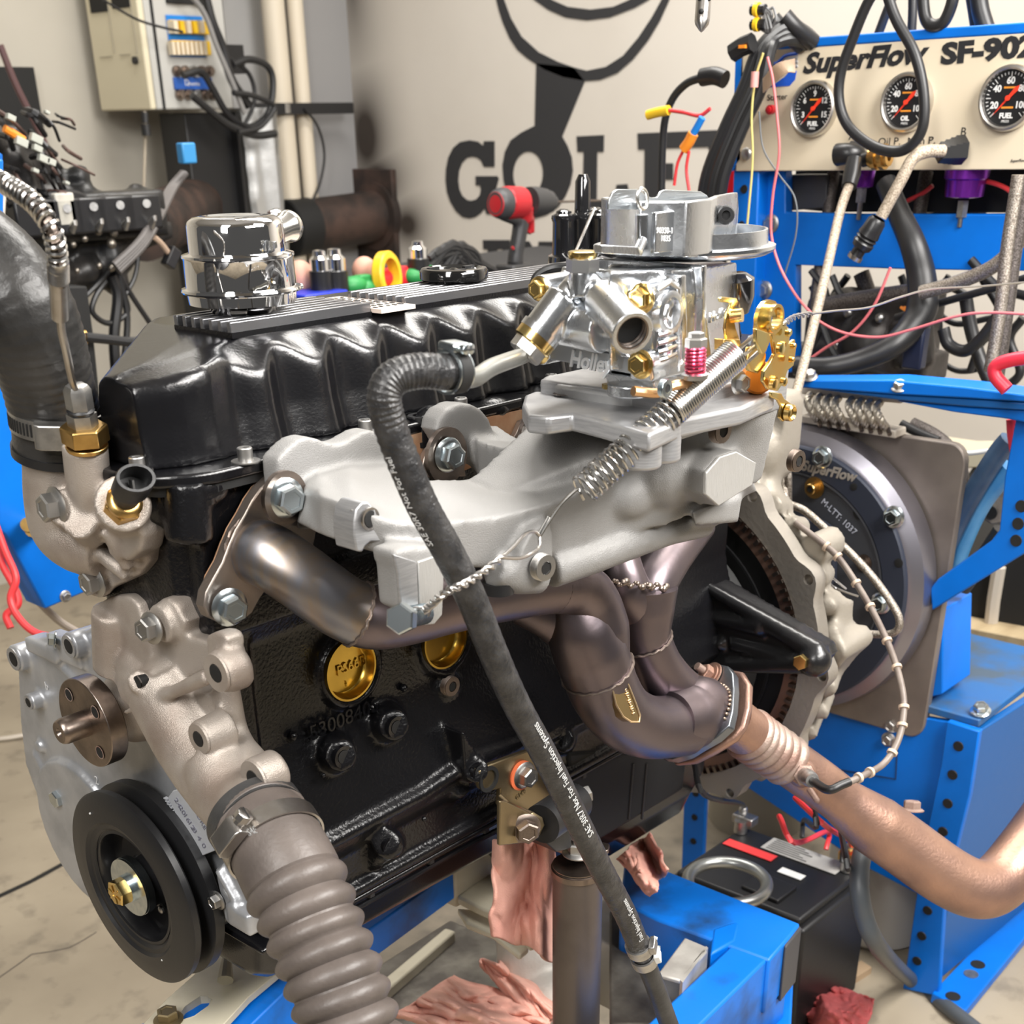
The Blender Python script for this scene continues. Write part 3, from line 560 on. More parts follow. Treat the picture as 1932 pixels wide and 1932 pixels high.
# timing scale tab
Xs = .030; tb = PX([(316,1505),(326,1492),(345,1487),(372,1500),(432,1590),(418,1600),(376,1617),(366,1606)], X=Xs)
tab = G().prism(tb, (.004,0,0)).obj('timing_scale', mat('pale_stamped_alloy', (.58,.60,.64), .45, .4, bump=.4, bscale=150), eng, bevel=.0006)
for i in range(19):
    q = i/18; a = P(314+q*56, 1508+q*96, X=Xs); G().box(a+V((.001,.0012,0)), (.003,.0045,.0011)).obj('notch_tooth', MATS['pale_stamped_alloy'], tab)
sr = P(424,1575,X=Xs)-P(376,1604,X=Xs); su = P(330,1500,X=Xs)-P(380,1590,X=Xs)
for i, s_ in enumerate(['24','20','16','12','8','4','0']):
    text(s_, 'scale_number', mat('stamped_ink', (.16,.16,.20), .6), P(328+i*8.6, 1508+i*14.2, X=Xs-.0003), V(su)*-1, V(sr)*-1 if False else -sr*-1, .0085, tab, depth=.0002)
text('BEFORE', 'scale_word', MATS['stamped_ink'], P(356,1513,X=Xs-.0003), -su, sr, .0075, tab, depth=.0002)
# ---- harmonic balancer
g = G(); O = V((0,0,0)); XA = V((1,0,0))
R1 = R2 = .0885; O = V((0,0,-.0025))
g.lathe(O, XA, [(.004,.0505),(.0045,.053),(.002,.056),(.0015,.060),(-.001,.0625),(.0,.070),(.0018,R1-.002),(.003,R1),(.0085,R1),(.010,R1-.001),(.0140,.069),(.0180,.069),(.0215,R2-.002),(.0225,R2+.001),(.0315,R2+.001),(.033,R2-.001),(.033,.02),(.016,.02)], 128, caps=False)
bal = g.obj('harmonic_balancer', damper_black, eng, sharp=25)
G().lathe(O, XA, [(.004,.0512),(.006,.0500),(.026,.0485),(.026,.040),(.024,.024),(.016,.0225),(.010,.0215),(.010,.006)], 64, caps=False).obj('hub_dish', mat('semi_gloss_black', (.010,.010,.011), .22, coat=.3), bal)
G().ring((.0035,0,0), XA, .0545, .0520, .0022, 72).obj('bead', satin_black, bal)
for a in (70, 190, 310):
    a = math.radians(a); c = V((.0245, .034*math.cos(a), .034*math.sin(a))); G().lathe(c, (-1,0,0), [(-.001,.012),(.001,.0115),(.0012,.005),(-.003,.0045),(-.003,.0005)], 20, caps=False).obj('lightening_recess', deep_black, bal)
    c = V((.022, .030*math.cos(a+1.05), .030*math.sin(a+1.05))); G().lathe(c, (-1,0,0), [(0,.0035),(.002,.0035),(.003,.002),(.003,.0002)], 14, caps=False).obj('stud_hole', dull_zinc, bal)
G().ring((.003,0,0), XA, .0265, .008, .006, 56).obj('washer', zinc, bal); G().ring((.0005,0,0), XA, .0262, .008, .0022, 56).obj('washer', zinc, bal)
G().ring((-.004,0,0), XA, .0125, .006, .0045, 36).obj('washer', zinc, bal)
bolt(bal, (-.004,0,0), (-1,0,0), .0118, gold_zinc, 'hex', name='crank_bolt', up=(0,.5,.5))
for k in range(6):
    a = math.pi/3*k+.3; G().box((-.0138, .0055*math.cos(a), .0055*math.sin(a)), (.0008,.006,.0012), (XA, V((0,math.cos(a),math.sin(a))), V((0,-math.sin(a),math.cos(a))))).obj('grade_mark', gold_zinc, bal)
for y, z in ((.012,.084),(-.035,-.058),(.04,.058)): G().ball((.006 if z>.08 else -.0003,y,z), .0010, n=8, m=5).obj('paint_fleck', white, bal)
# ---- exhaust header
hdr = bpy.data.objects.new('exhaust_header', None); sc.collection.objects.link(hdr); put(hdr, eng)
def ell(pts, **k): return [P(*p[:2], **({'Y': p[2]})) for p in pts]
YF = -.152
flo = [(512,903),(492,922),(476,945),(462,972),(445,1000),(432,1030),(420,1062),(404,1090),(389,1118),(385,1145),(394,1165),(420,1177),(455,1174),(476,1157),(492,1128),(512,1100),(560,1078),(590,1040),(598,1000),(585,965),(578,930),(562,912),(540,902)]
G().prism([P(x,y,Y=YF) for x,y in flo], (0,.010,0)).obj('flange_plate', header_flange, hdr, bevel=.0012)
G().prism([P(x-13+(0 if y<1100 else 8),y-3,Y=YF+.0095) for x,y in flo]+[], (0,.003,0)).obj('gasket', gasket, hdr)
r1 = ell([(480,1040,-.148),(510,1051,-.163),(558,1082,-.179),(606,1117,-.191),(652,1148,-.200),(700,1165,-.207),(760,1160,-.206),(830,1143,-.205),(900,1128,-.204),(960,1117,-.203),(1030,1107,-.203),(1075,1105,-.203),(1112,1120,-.203),(1130,1160,-.203),(1130,1200,-.203),(1140,1250,-.205)])
rs, _ = smooth(r1, 8); kc = 36
G().tube(rs[:kc+1], .0228, 28).obj('front_runner', header_hot, hdr)
G().tube(rs[kc:88], .0227, 28).obj('runner', header_steel, hdr)
G().tube(ell([(1040,1106,-.203),(1080,1108,-.203),(1108,1130,-.203),(1122,1180,-.203),(1125,1230,-.203)]), [.0228,.0235,.026,.030,.030], 28, sub=8).obj('runner_elbow', header_steel, hdr)
def weld_ring(c, d, r, m=weld, up=None):
    u, w_, d = frame(d, up); n = 60
    G().tube([V(c)+u*((r+.0004*math.sin(k*2.3))*math.cos(2*math.pi*k/n))+w_*((r+.0004*math.sin(k*1.7))*math.sin(2*math.pi*k/n))+d*(.0006*math.sin(k*1.9)) for k in range(n)], .0013, 6, closed=True).obj('weld_bead', m, hdr)
weld_ring(rs[kc], rs[kc+1]-rs[kc-1], .0232)
weld_ring(r1[0]+V((0,-.001,0)), (0,1,0), .026)
# merge of the front three: cone and bend to the collector
c1 = ell([(1075,1130,-.195),(1092,1180,-.200),(1112,1225,-.203),(1128,1268,-.205)]); G().tube(c1, [.020,.030,.0335,.0325], 32, sub=6).obj('merge_cone', header_steel, hdr)
G().tube(ell([(985,1135,-.16),(1040,1160,-.18),(1085,1190,-.19),(1112,1225,-.195)]), [.020,.022,.026,.030], 24, sub=6).obj('merge_cone', header_steel, hdr)
c2 = ell([(1126,1262,-.205),(1142,1305,-.207),(1175,1350,-.210),(1225,1372,-.212),(1290,1368,-.214)]); G().tube(c2, [.0325,.032,.031,.0305,.031], 36, sub=8).obj('collector_bend', header_steel, hdr)
weld_ring(P(1127,1264,Y=-.205), c2[1]-c2[0], .0332)
# rear runners
G().tube(ell([(1310,985,-.16),(1262,1050,-.17),(1228,1105,-.178),(1214,1140,-.18)]), [.0225,.0225,.024,.025], 24, sub=6).obj('rear_runner', header_steel, hdr)
G().tube(ell([(1160,1000,-.15),(1166,1060,-.165),(1180,1110,-.178),(1205,1150,-.182)]), [.02,.021,.023,.024], 24, sub=6).obj('rear_runner', header_steel, hdr)
G().tube(ell([(1212,1110,-.18),(1212,1150,-.182),(1216,1205,-.184),(1240,1262,-.187),(1278,1308,-.192),(1322,1340,-.20)]), [.0335,.0305,.0255,.026,.0275,.029], 32, sub=8).obj('rear_collector_bend', header_steel, hdr)
weld_ring(P(1216,1208,Y=-.184), P(1240,1262,Y=-.187)-P(1212,1150,Y=-.182), .0266)
g = G(); 
for k in range(26): a = k/25; g.ball(P(1145+a*112, 1098+a*10+4*math.sin(k*1.4), Y=-.207), random.uniform(.0014,.0034), (1.4,1,1), n=8, m=5)
g.obj('weld_bead', weld, hdr)
# collector and its flange
ca, cbp = P(1262,1352,Y=-.213), P(1362,1352,Y=-.219)
fd = (P(1420,1372,Y=-.222)-P(1300,1345,Y=-.212)).normalized()
fd = (RW @ V((.74,.43,.50))).normalized()
fc = P(1332,1345,Y=-.216)
G().tube([P(1262,1362,Y=-.214), P(1300,1352,Y=-.214), fc-fd*.012, fc], [.030,.034,.0325,.031], 40, sub=4).obj('collector', header_steel, hdr)
fu = V((.25,-.55,.80)); fu = (fu-fd*fu.dot(fd)).normalized(); fv = fd.cross(fu).normalized()
def ovalp(c, a, b, s1, s2=0):     # three-bolt style oval: long axis along pixels' diagonal
    return None
def flat_px(px, py, c, n): d = ray(px, py); t = (V(c)-CAM).dot(n)/d.dot(n); return CAM + d*t
fo = [(1316,1268),(1332,1257),(1352,1252),(1372,1256),(1382,1270),(1384,1300),(1381,1340),(1374,1370),(1350,1392),(1322,1408),(1296,1424),(1268,1432),(1250,1430),(1262,1400),(1285,1340),(1300,1300)]
G().prism([flat_px(x,y,fc,fd) for x,y in fo], fd*.010).obj('collector_flange', mat('blued_flange', (.20,.215,.235), .32, .9, bump=.1, bscale=200), hdr, bevel=.0015)
G().prism([flat_px(x+2,y+2,fc+fd*.010,fd) for x,y in fo], fd*.004).obj('gasket', deep_black, hdr)
g = G()
for k in range(40):
    a = 2*math.pi*k/39; g.ball(fc - fd*.001 + fu*(.0325*math.cos(a)) - fv*(.0325*math.sin(a)), .0018, n=8, m=5)
g.obj('weld_bead', mat('bright_weld', (.55,.42,.32), .3, .95), hdr)
sb = flat_px(1342,1276,fc,fd); G().cyl(sb-fd*.022, sb, .0042, n=12).obj('stud', rust_lite, hdr); bolt(hdr, sb-fd*.001, -fd, .0085, rust_pipe, 'washer', name='nut')
# maker's badge on the collector bend
bc = [(1160,1248),(1172,1268),(1186,1295),(1198,1325),(1207,1350),(1205,1362),(1190,1362),(1175,1352),(1162,1330),(1155,1300),(1153,1270)]
bcen = P(1160,1300,Y=-.208); b0_ = (CAM-bcen).normalized(); bpt_ = bcen+b0_*.0455; bn_ = (b0_*.84+cr*.54).normalized()
top = [flat_px(x,y,bpt_,bn_) for x, y in bc]
bd = G().prism(top, -bn_*.014).obj('badge', mat('bronze_badge', (.42,.29,.13), .3, .9), hdr, bevel=.001)
G().tube([p+bn_*.0005 for p in top], .0010, 6, closed=True).obj('badge_rim', mat('bronze_light', (.62,.46,.28), .3, .9), bd)
ln = (flat_px(1196,1346,bpt_,bn_)-flat_px(1166,1262,bpt_,bn_))
text('BANKS POWER' if False else 'Headers', 'raised_letter', MATS['bronze_light'], flat_px(1164,1266,bpt_,bn_), ln, bn_.cross(ln), .009, bd, depth=.0008, sx=1.0) if False else None
for k in range(20):
    q = k/19; c = flat_px(1169+q*26, 1268+q*78, bpt_, bn_)+bn_*.0004; G().box(c, (.0028+.0012*math.sin(k*2), .0016, .0012), (ln.normalized().cross(bn_), ln.normalized(), bn_)).obj('raised_letter', MATS['bronze_light'], bd, bevel=.0004)
# flange bolts
for px, py, y in ((538,939,-.178),(432,1145,-.156)):
    bolt(eng, P(px,py,Y=y), (-.18,-1,0), .0098, zinc, 'flange', name='manifold_bolt', up=(.3,0,1))
for px, py, y in ((845,858,-.176),(1015,820,-.178)):
    G().ring(P(px-7,py+1,Y=y+.006), (0,-1,0), .021, .008, .004).obj('spacer_washer', dark_steel, eng)
    bolt(eng, P(px,py,Y=y), (-.12,-1,0), .0095, zinc, 'flange', name='manifold_bolt', up=(.3,0,1))
G().cyl(P(531,938,Y=-.152), P(531,938,Y=-.172), .012, n=20).obj('spacer', dark_steel, eng); G().ring(P(533,938,Y=-.174), (0,-1,0), .0180, .008, .004).obj('spacer_washer', dark_steel, eng)
# copper gasket seen along the head
G().prism([P(x,y,Y=-.146) for x,y in [(690,845),(760,825),(860,800),(930,785),(1000,770),(1060,760),(1060,850),(1000,850),(960,850),(850,900),(760,900),(690,900)]], (0,.003,0)).obj('intake_gasket', gasket, eng)
G().prism([P(x,y,Y=-.153) for x,y in [(793,900),(803,858),(815,838),(835,825),(870,850),(880,900)]], (0,.006,0)).obj('port_flange', header_flange, eng, bevel=.001)
G().prism([P(x,y,Y=-.153) for x,y in [(935,850),(958,842),(975,818),(985,795),(1010,785),(1040,790),(1045,850),(1000,860)]], (0,.006,0)).obj('port_flange', header_flange, eng, bevel=.001)
# ---- intake manifold
g = G()
ear1 = [(524,895),(524,868),(540,848),(558,833),(580,825),(600,828),(618,836),(640,838),(658,830),(678,818),(700,812),(722,818),(745,830),(770,850),(790,880),(780,930),(560,980),(528,930)]
g.prism([P(x,y,Y=-.166) for x,y in ear1], (0,.018,0))
ear2 = [(826,812),(830,790),(845,772),(868,762),(890,762),(910,772),(925,790),(932,810),(936,850),(900,880),(850,850)]
g.prism([P(x,y,Y=-.170) for x,y in ear2], (0,.020,0))
def q(*pp): return [P(x,y,Y=yy) for x,y,yy in pp]
A = [q((560,905,-.150),(575,925,-.185),(560,985,-.185),(560,1000,-.150)),
     q((600,880,-.150),(605,935,-.225),(605,1008,-.225),(600,1000,-.150)),
     q((660,862,-.150),(665,958,-.257),(665,1030,-.252),(660,1010,-.150)),
     q((725,862,-.155),(740,985,-.272),(740,1052,-.268),(725,1030,-.155)),
     q((765,872,-.165),(810,990,-.282),(810,1066,-.278),(760,1030,-.165)),
     q((800,905,-.215),(850,985,-.285),(850,1072,-.282),(810,1040,-.215))]
g.loft(A)
B = [q((790,903,-.215),(830,987,-.284),(830,1070,-.281),(800,1040,-.215)),
     q((900,903,-.222),(930,975,-.288),(930,1072,-.285),(900,1050,-.222)),
     q((985,880,-.222),(1030,952,-.292),(1030,1050,-.290),(985,1040,-.222)),
     q((1060,850,-.222),(1110,918,-.300),(1110,1022,-.298),(1060,1010,-.222)),
     q((1120,820,-.222),(1190,885,-.306),(1200,990,-.304),(1120,980,-.222)),
     q((1180,790,-.222),(1270,850,-.315),(1290,955,-.312),(1180,940,-.222)),
     q((1230,770,-.222),(1350,830,-.325),(1370,930,-.320),(1230,900,-.222))]
g.loft(B)
# runner beside the second bolt and rear runner
g.loft([q((880,800,-.155),(935,800,-.155),(935,870,-.155),(885,880,-.155)), q((900,832,-.18),(985,832,-.18),(990,900,-.18),(905,905,-.18)), q((960,850,-.222),(1060,840,-.222),(1060,960,-.222),(960,960,-.222))])
# lower lip under the log
g.tube([P(1035,1075,Y=-.285),P(1110,1050,Y=-.292),P(1190,1020,Y=-.298),P(1260,1000,Y=-.304),P(1330,985,Y=-.31)], [.014,.014,.014,.012,.012], 12)
# plenum under the carburetor
g.loft([[V((.20,-.225,.300)),V((.20,-.262,.300)),V((.20,-.256,.338)),V((.20,-.225,.343))],[V((.31,-.205,.300)),V((.31,-.320,.300)),V((.31,-.325,.374)),V((.31,-.205,.374))],[V((.45,-.205,.310)),V((.415,-.335,.315)),V((.415,-.345,.374)),V((.45,-.205,.374))]])
g.ball(P(1262,885,Y=-.312), .030, (1.15,.8,1)); g.ball(P(1195,930,Y=-.300), .022, (1.3,.8,.9))
# end boss, squared lug
g.loft([q((1320,880,-.30),(1400,850,-.30),(1430,930,-.30),(1340,960,-.30)), q((1335,888,-.352),(1362,858,-.352),(1392,851,-.352),(1428,868,-.352),(1420,915,-.352),(1355,958,-.352),(1330,935,-.352))[0:4]])
g.prism(q((1332,890,-.352),(1358,860,-.352),(1390,850,-.352),(1428,872,-.352),(1421,916,-.352),(1356,957,-.352),(1330,934,-.352)), (0,.05,0))
g.loft([q((1305,965,-.335),(1400,935,-.335),(1392,985,-.335),(1312,992,-.335)), q((1305,965,-.27),(1400,935,-.27),(1392,985,-.27),(1312,992,-.27))])
# front bracket leg and boss, rear plug boss
g.prism(q((742,1042,-.292),(775,1032,-.292),(835,1030,-.292),(838,1075,-.292),(835,1160,-.292),(820,1180,-.292),(800,1182,-.292),(790,1165,-.292),(757,1150,-.292),(752,1080,-.292)), (0,.022,0))
g.prism(q((975,1085,-.300),(985,1035,-.300),(1005,1000,-.300),(1042,978,-.300),(1045,1060,-.300),(1035,1092,-.300),(1005,1098,-.300)), (0,.03,0))
g.tube([P(930,1075,Y=-.285),P(980,1090,Y=-.290),P(1020,1088,Y=-.292)], .012, 12)
man = g.obj('intake_manifold', cast_alu, eng, voxel=.0024, sm=5)
# machined spots
yq = lambda x: -.2585-(x-668)*.00013
G().prism([P(x,y,Y=yq(x)) for x,y in [(668,985),(672,962),(683,948),(695,947),(708,960),(716,985),(720,1010),(722,1022),(700,1022),(690,1030),(684,1042),(673,1040),(668,1010)]], (0,.02,0)).obj('machined_pad', mach_alu, man, bevel=.001)
c = P(699,979,Y=yq(699)-.0004); g = G().lathe(c, (0,-1,0), [(-.014,.001),(-.014,.0045)]+[t for k in range(5) for t in ((-.012+.0026*k,.0043),(-.0108+.0026*k,.0052))]+[(.0004,.0058),(.0006,.0072),(-.001,.0074)], 24, caps=False); g.obj('threaded_hole', steel, man); bore_shade(man, c, (0,-1,0), .0052, .0004)
G().prism(q((743,1046,-.2935),(787,1060,-.2935),(791,1160,-.2935),(757,1150,-.2935),(752,1080,-.2935)), (0,.003,0)).obj('machined_face', mach_alu, man, bevel=.0008)
G().prism(q((789,1060,-.2935),(836,1044,-.2935),(838,1075,-.2935),(835,1160,-.2935),(820,1178,-.2935),(803,1180,-.2935),(793,1162,-.2935)), (0,.003,0)).obj('sawn_face', mat('sawn_alloy', (.50,.49,.47), .5, .6, bump=.8, bscale=500, stretch=(4,1,.2)), man, bevel=.0008)
G().prism(q((1333,892,-.3535),(1359,862,-.3535),(1390,852,-.3535),(1427,873,-.3535),(1420,915,-.3535),(1356,955,-.3535),(1331,933,-.3535)), (0,.003,0)).obj('sawn_face', MATS['sawn_alloy'], man, bevel=.0008)
bolt(man, P(1018,1068,Y=-.303), (-.1,-1,0), .0095, dull_zinc, 'plug', name='pipe_plug')
bolt(man, P(1352,810,Y=-.340), (-.1,-1,0), .0095, dark_steel, 'plug', name='pipe_plug')
bolt(man, P(1496,868,Y=-.30), (-.1,-1,0), .0095, dark_steel, 'plug', name='pipe_plug')
G().cyl(P(940,1098,Y=-.285), P(940,1118,Y=-.285), .011, n=20).obj('vacuum_plug', satin_black, man)
# wire anchor bolt
a = P(800,1158,Y=-.298); b = P(762,1166,Y=-.312); G().cyl(a, b, .0062, n=16).obj('bolt_shank', zinc, man); bolt(man, b, b-a, .0098, zinc, 'hex', name='anchor_bolt')
g = G()
for k in range(12): c = a + (b-a)*(k/12); g.ring(c, b-a, .0068, .0055, .0006, 16)
g.obj('thread', zinc, man)
# adapter and carburetor pad
gp = G()
Zp = .3905
pad = [(985,762),(990,745),(1008,738),(1040,738),(1050,727),(1090,715),(1300,690),(1440,705),(1470,720),(1460,742),(1400,768),(1290,790),(1225,818),(1130,792),(1080,780),(1035,786),(995,783)]
pp = [P(x,y,Z=Zp) for x,y in pad]
gp.prism(pp, (0,0,-.0125))
for px, py in ((1262,800),(1225,812)): c = P(px,py,Z=Zp-.002); gp.cyl(c+V((.004,.008,0)), c+V((.004,.008,-.026)), .013)
gp.box((.35,-.285,.385),(.15,.12,.03))
pad_o = gp.obj('carburetor_pad', mach_alu, eng, bevel=.0025, segs=3)
G().prism([V((a_,b_,.3985)) for a_,b_ in [(.272,-.245),(.272,-.305),(.290,-.336),(.42,-.336),(.44,-.22),(.29,-.215)]], (0,0,-.012)).obj('spacer', mat('spacer_alloy', (.42,.42,.42), .45, .6, bump=.3, bscale=300), eng, bevel=.003, segs=3)
c = P(1066,745,Z=Zp+.0004); G().lathe(c,(0,0,1),[(.001,.009),(.0012,.0055),(-.005,.005),(-.005,.0003)],20,caps=False).obj('threaded_hole', dark_steel, eng)
# ---- water pump
g = G()
def w3(px, py, x): return P(px, py, X=x)
hx = P(160,1365,Y=0.0)          # hub flange face centre
HC = V((hx.x, 0, hx.z)); XA = V((1,0,0))
# bearing snout and volute
g.lathe(HC, XA, [(.012,.0245),(.030,.0250),(.034,.028),(.060,.034),(.075,.040)], 40)
g.ball(w3(300,1285,.03), .030, (1.0,1.25,1.1)); g.ball(w3(335,1330,.02), .034, (.8,1,1.25)); g.ball(w3(285,1255,.03), .026)
g.tube([w3(325,1300,.02), w3(368,1395,.012), w3(410,1475,.002), w3(460,1532,-.008)], [.034,.031,.026,.0255], 28, sub=6)
g.tube([w3(410,1440,.004), w3(445,1515,-.006), w3(486,1550,-.014)], [.026,.026,.027], 28, sub=4)
# upper mounting block
g.prism([w3(x,y,.012) for x,y in [(182,1140),(205,1126),(240,1124),(258,1140),(275,1190),(285,1240),(240,1275),(205,1285),(195,1240),(180,1175)]], (.028,0,0))
g.tube([w3(215,1150,.018),w3(225,1260,.02)], [.017,.02], 16)
g.cyl(w3(300,1178,.006), w3(300,1178,.006)+V((.03,0,0)), .014); g.cyl(w3(320,1168,.012), w3(320,1168,.012)+V((.02,0,0)), .015)
g.prism([w3(x,y,.014) for x,y in [(280,1160),(335,1150),(352,1172),(350,1200),(400,1215),(410,1260),(330,1290),(280,1260)]], (.014,0,0))
# boss arm with tab
g.cyl(w3(408,1270,-.004), w3(408,1270,-.004)+V((.018,0,0)), .0145); g.cyl(w3(424,1268,.004), w3(424,1268,.004)+V((.014,0,0)), .0150)
g.prism([w3(x,y,.006) for x,y in [(388,1200),(400,1194),(418,1194),(428,1205),(432,1240),(415,1258),(390,1250)]], (.014,0,0))
g.tube([w3(235,1345,-.004), w3(300,1318,-.003), w3(395,1275,.002)], [.002,.0045,.006], 12, sub=4)
# flange sweeping down the right edge
ed = [(425,1290,.024),(432,1330,.024),(440,1370,.024),(455,1405,.022),(480,1435,.018),(498,1460,.012)]
g.tube([w3(*p) for p in ed], .010, 12, sub=5); g.tube([w3(x-22,y+6,z) for x,y,z in ed], .013, 12, sub=5); g.tube([w3(x-45,y+14,z) for x,y,z in ed], .016, 12, sub=5)
g.cyl(w3(478,1470,-.010), w3(478,1470,-.010)+V((.020,0,0)), .0145); g.cyl(w3(496,1466,.0), w3(496,1466,.0)+V((.013,0,0)), .0150)
g.cyl(w3(375,1394,-.012), w3(375,1394,-.012)+V((.024,0,0)), .0125, .0150)
g.cyl(w3(263,1286,-.010), w3(270,1290,.03), .0085)
g.prism([w3(x,y,-.012) for x,y in [(293,1382),(303,1395),(318,1405),(312,1420),(306,1424)]], (.03,0,0))
pump = g.obj('water_pump', cast_alu_b, eng, voxel=.0022, sm=4)
G().ring(HC, XA, .0365, .009, .0150, 64).obj('pulley_flange', dark_steel, pump, bevel=.0008)
G().lathe(HC, -XA, [(-.002,.0105),(.018,.0105),(.0215,.0095),(.0225,.0085),(.0225,.0040),(.020,.0028),(.018,.0003)], 36, caps=False).obj('shaft', dark_steel, pump)
for a in (52, 142, 232, 322):
    a = math.radians(a); c = HC + V((0, .0255*math.cos(a), .0255*math.sin(a)))
    G().lathe(c, -XA, [(.0006,.0056),(.0009,.0050),(.0006,.0046)], 20, caps=False).obj('bolt_hole', rust_lite, pump); bore_shade(pump, c, -XA, .0047)
for px, py, x, r in ((408,1270,-.0045,.0055),(478,1470,-.0105,.0055),(375,1394,-.0125,.0048)):
    c = w3(px,py,x); G().lathe(c, -XA, [(-.001,.0135 if r>.005 else .0115),(.0006,.0132 if r>.005 else .0112),(.0006,r+.0012),(-.0006,r)]+[t for k in range(4) for t in ((-.0016-.0022*k,r-.0009),(-.0026-.0022*k,r))]+[(-.012,.0003)], 28, caps=False).obj('threaded_boss', cast_alu_b, pump); bore_shade(pump, c, -XA, r+.0008, .0009)
c = w3(262,1286,-.0110); bore_shade(pump, c, -XA, .0045, .0014); G().lathe(c, -XA, [(.0004,.0046),(-.006,.004),(-.006,.0002)], 16, caps=False).obj('weep_hole', deep_black, pump)
bolt(pump, w3(287,1185,.002), (-1,-.1,.1), .0085, dull_zinc, 'flange', name='bolt')
# ---- thermostat housing
g = G()
nk = [P(112,830,X=.0), P(116,880,X=.0), P(118,940,X=.0), P(130,990,X=.002), P(160,1015,X=.006), P(205,1035,X=.012)]
g.tube(nk, [.0265,.0262,.0265,.0275,.027,.022], 32, sub=6)
g.lathe(P(112,836,X=.0), P(112,800,X=0)-P(112,836,X=0), [(0,.0265),(.003,.0285),(.006,.0285),(.008,.026)], 40)
g.tube([P(160,838,X=-.008), P(166,900,X=-.006), P(178,960,X=-.002)], [.0150,.0150,.014], 24, sub=3)
g.cyl(P(118,958,X=-.024), P(150,975,X=.01), .0125); g.cyl(P(150,985,X=-.019), P(175,1000,X=.0), .0115, .013)
g.prism([P(x,y,X=.012) for x,y in [(205,930),(240,925),(262,950),(276,975),(284,1010),(280,1060),(262,1085),(225,1102),(190,1118),(172,1110),(166,1085),(172,1050),(178,1000)]], (.016,0,0))
g.prism([P(x,y,X=-.002) for x,y in [(232,985),(262,990),(268,1010),(262,1042),(240,1060),(205,1050),(195,1020)]], (.02,0,0))
g.cyl(P(232,950,X=-.010), P(238,965,X=.016), .0185)
g.tube([P(172,1030,X=.0), P(245,1088,X=.01)], .006, 10); g.tube([P(205,1000,X=-.002), P(245,1070,X=.008)], .006, 10)
g.cyl(P(186,1096,X=.004), P(190,1098,X=.024), .0115)
th = g.obj('thermostat_housing', cast_alu_b, eng, voxel=.0021, sm=4)
bolt(th, P(108,955,X=-.024), (-1,.05,.05), .0098, dull_zinc, 'flange', name='bolt'); bolt(th, P(182,1096,X=.003), (-1,0,0), .0088, dull_zinc, 'flange', name='bolt')
G().prism([P(x,y,X=.027) for x,y in [(245,925),(276,965),(291,1010),(288,1062),(268,1092),(192,1125),(170,1116),(200,1060),(200,960)]], (.002,0,0)).obj('gasket', deep_black, th)
# sensor
sa, sb_ = P(228,962,X=-.009), P(258,899,X=-.017); sd = (sb_-sa).normalized()
sen = G().lathe(sa, sd, [(0,.0128),(.0095,.0128),(.011,.0115)], 6).obj('temperature_sensor', brass, eng, bevel=.0006)
G().lathe(sa+sd*.010, sd, [(0,.0115),(.003,.0118),(.005,.010),(.006,.0085)], 32).obj('collar', brass, sen)
u_, w_, _ = frame(sd, up=(0,0,1)); 
def oval(c, a, b, n=32): return [c + u_*(a*math.cos(2*math.pi*k/n)) + w_*(b*math.sin(2*math.pi*k/n)) for k in range(n)]
c0 = sa+sd*.017
G().loft([oval(c0, .0085,.0075), oval(c0+sd*.012,.0095,.0085), oval(c0+sd*.013,.0125,.0095), oval(c0+sd*.030,.0130,.0100), oval(c0+sd*.031,.0125,.0095), oval(c0+sd*.031,.0105,.0078), oval(c0+sd*.016,.010,.0075)]).obj('connector_shell', black_plastic, sen)
G().box(c0+sd*.019, (.0015,.004,.008)).obj('terminal', dull_zinc, sen)
# brass fitting for the capillary line
fa, fdn = P(163,836,X=-.009), (P(148,750,X=-.012)-P(163,836,X=-.009)).normalized()
ft = G().lathe(fa, fdn, [(-.004,.0135),(-.001,.014)], 24).lathe(fa+fdn*.001, fdn, [(0,.0155),(.0105,.0155),(.0115,.0145)], 6).obj('brass_fitting', brass, eng, bevel=.0005)
G().lathe(fa+fdn*.0125, fdn, [(0,.0098),(.008,.0098)], 6).obj('compression_nut', dull_zinc, ft); G().lathe(fa+fdn*.021, fdn, [(0,.0085),(.0015,.009),(.003,.0075)], 24).obj('olive', satin_black, ft)
G().lathe(fa+fdn*.023, fdn, [(0,.0078),(.001,.0088),(.013,.0088),(.016,.007),(.017,.004)], 6).obj('line_nut', dull_zinc, ft)
# ---- temperature line with spiral guard
cap_l = thing('capillary_line', 'thin steel probe line with coiled spring guard entering the brass fitting', 'sensor line', P(140,770,X=-.014))
e0 = fa+fdn*.036
lp = [e0, P(137,720,X=-.02), P(124,660,X=-.03), P(116,625,X=-.034), P(113,595,X=-.036)]
G().tube(lp, .0026, 10, sub=6).obj('tube', steel, cap_l)
G().lathe(P(113,600,X=-.036), P(110,515,X=-.044)-P(113,600,X=-.036), [(0,.003),(.001,.0052),(.028,.0055),(.030,.0058)]+[t for k in range(7) for t in ((.0305+.0017*k,.0062),(.0314+.0017*k,.0056))]+[(.043,.005)], 24).obj('ferrule', steel, cap_l)
path = [P(110,516,X=-.044), P(108,480,X=-.046), P(97,432,X=-.05), P(70,390,X=-.05), P(35,362,X=-.05), P(-5,340,X=-.05), P(-60,318,X=-.05)]
sp, _ = smooth(path, 40); L = [0]
for a, b in zip(sp, sp[1:]): L.append(L[-1]+(b-a).length)
pts = []; tot = L[-1]; turns = int(tot/.0043); N_ = turns*12; j = 0; u = frame(sp[1]-sp[0])[0]
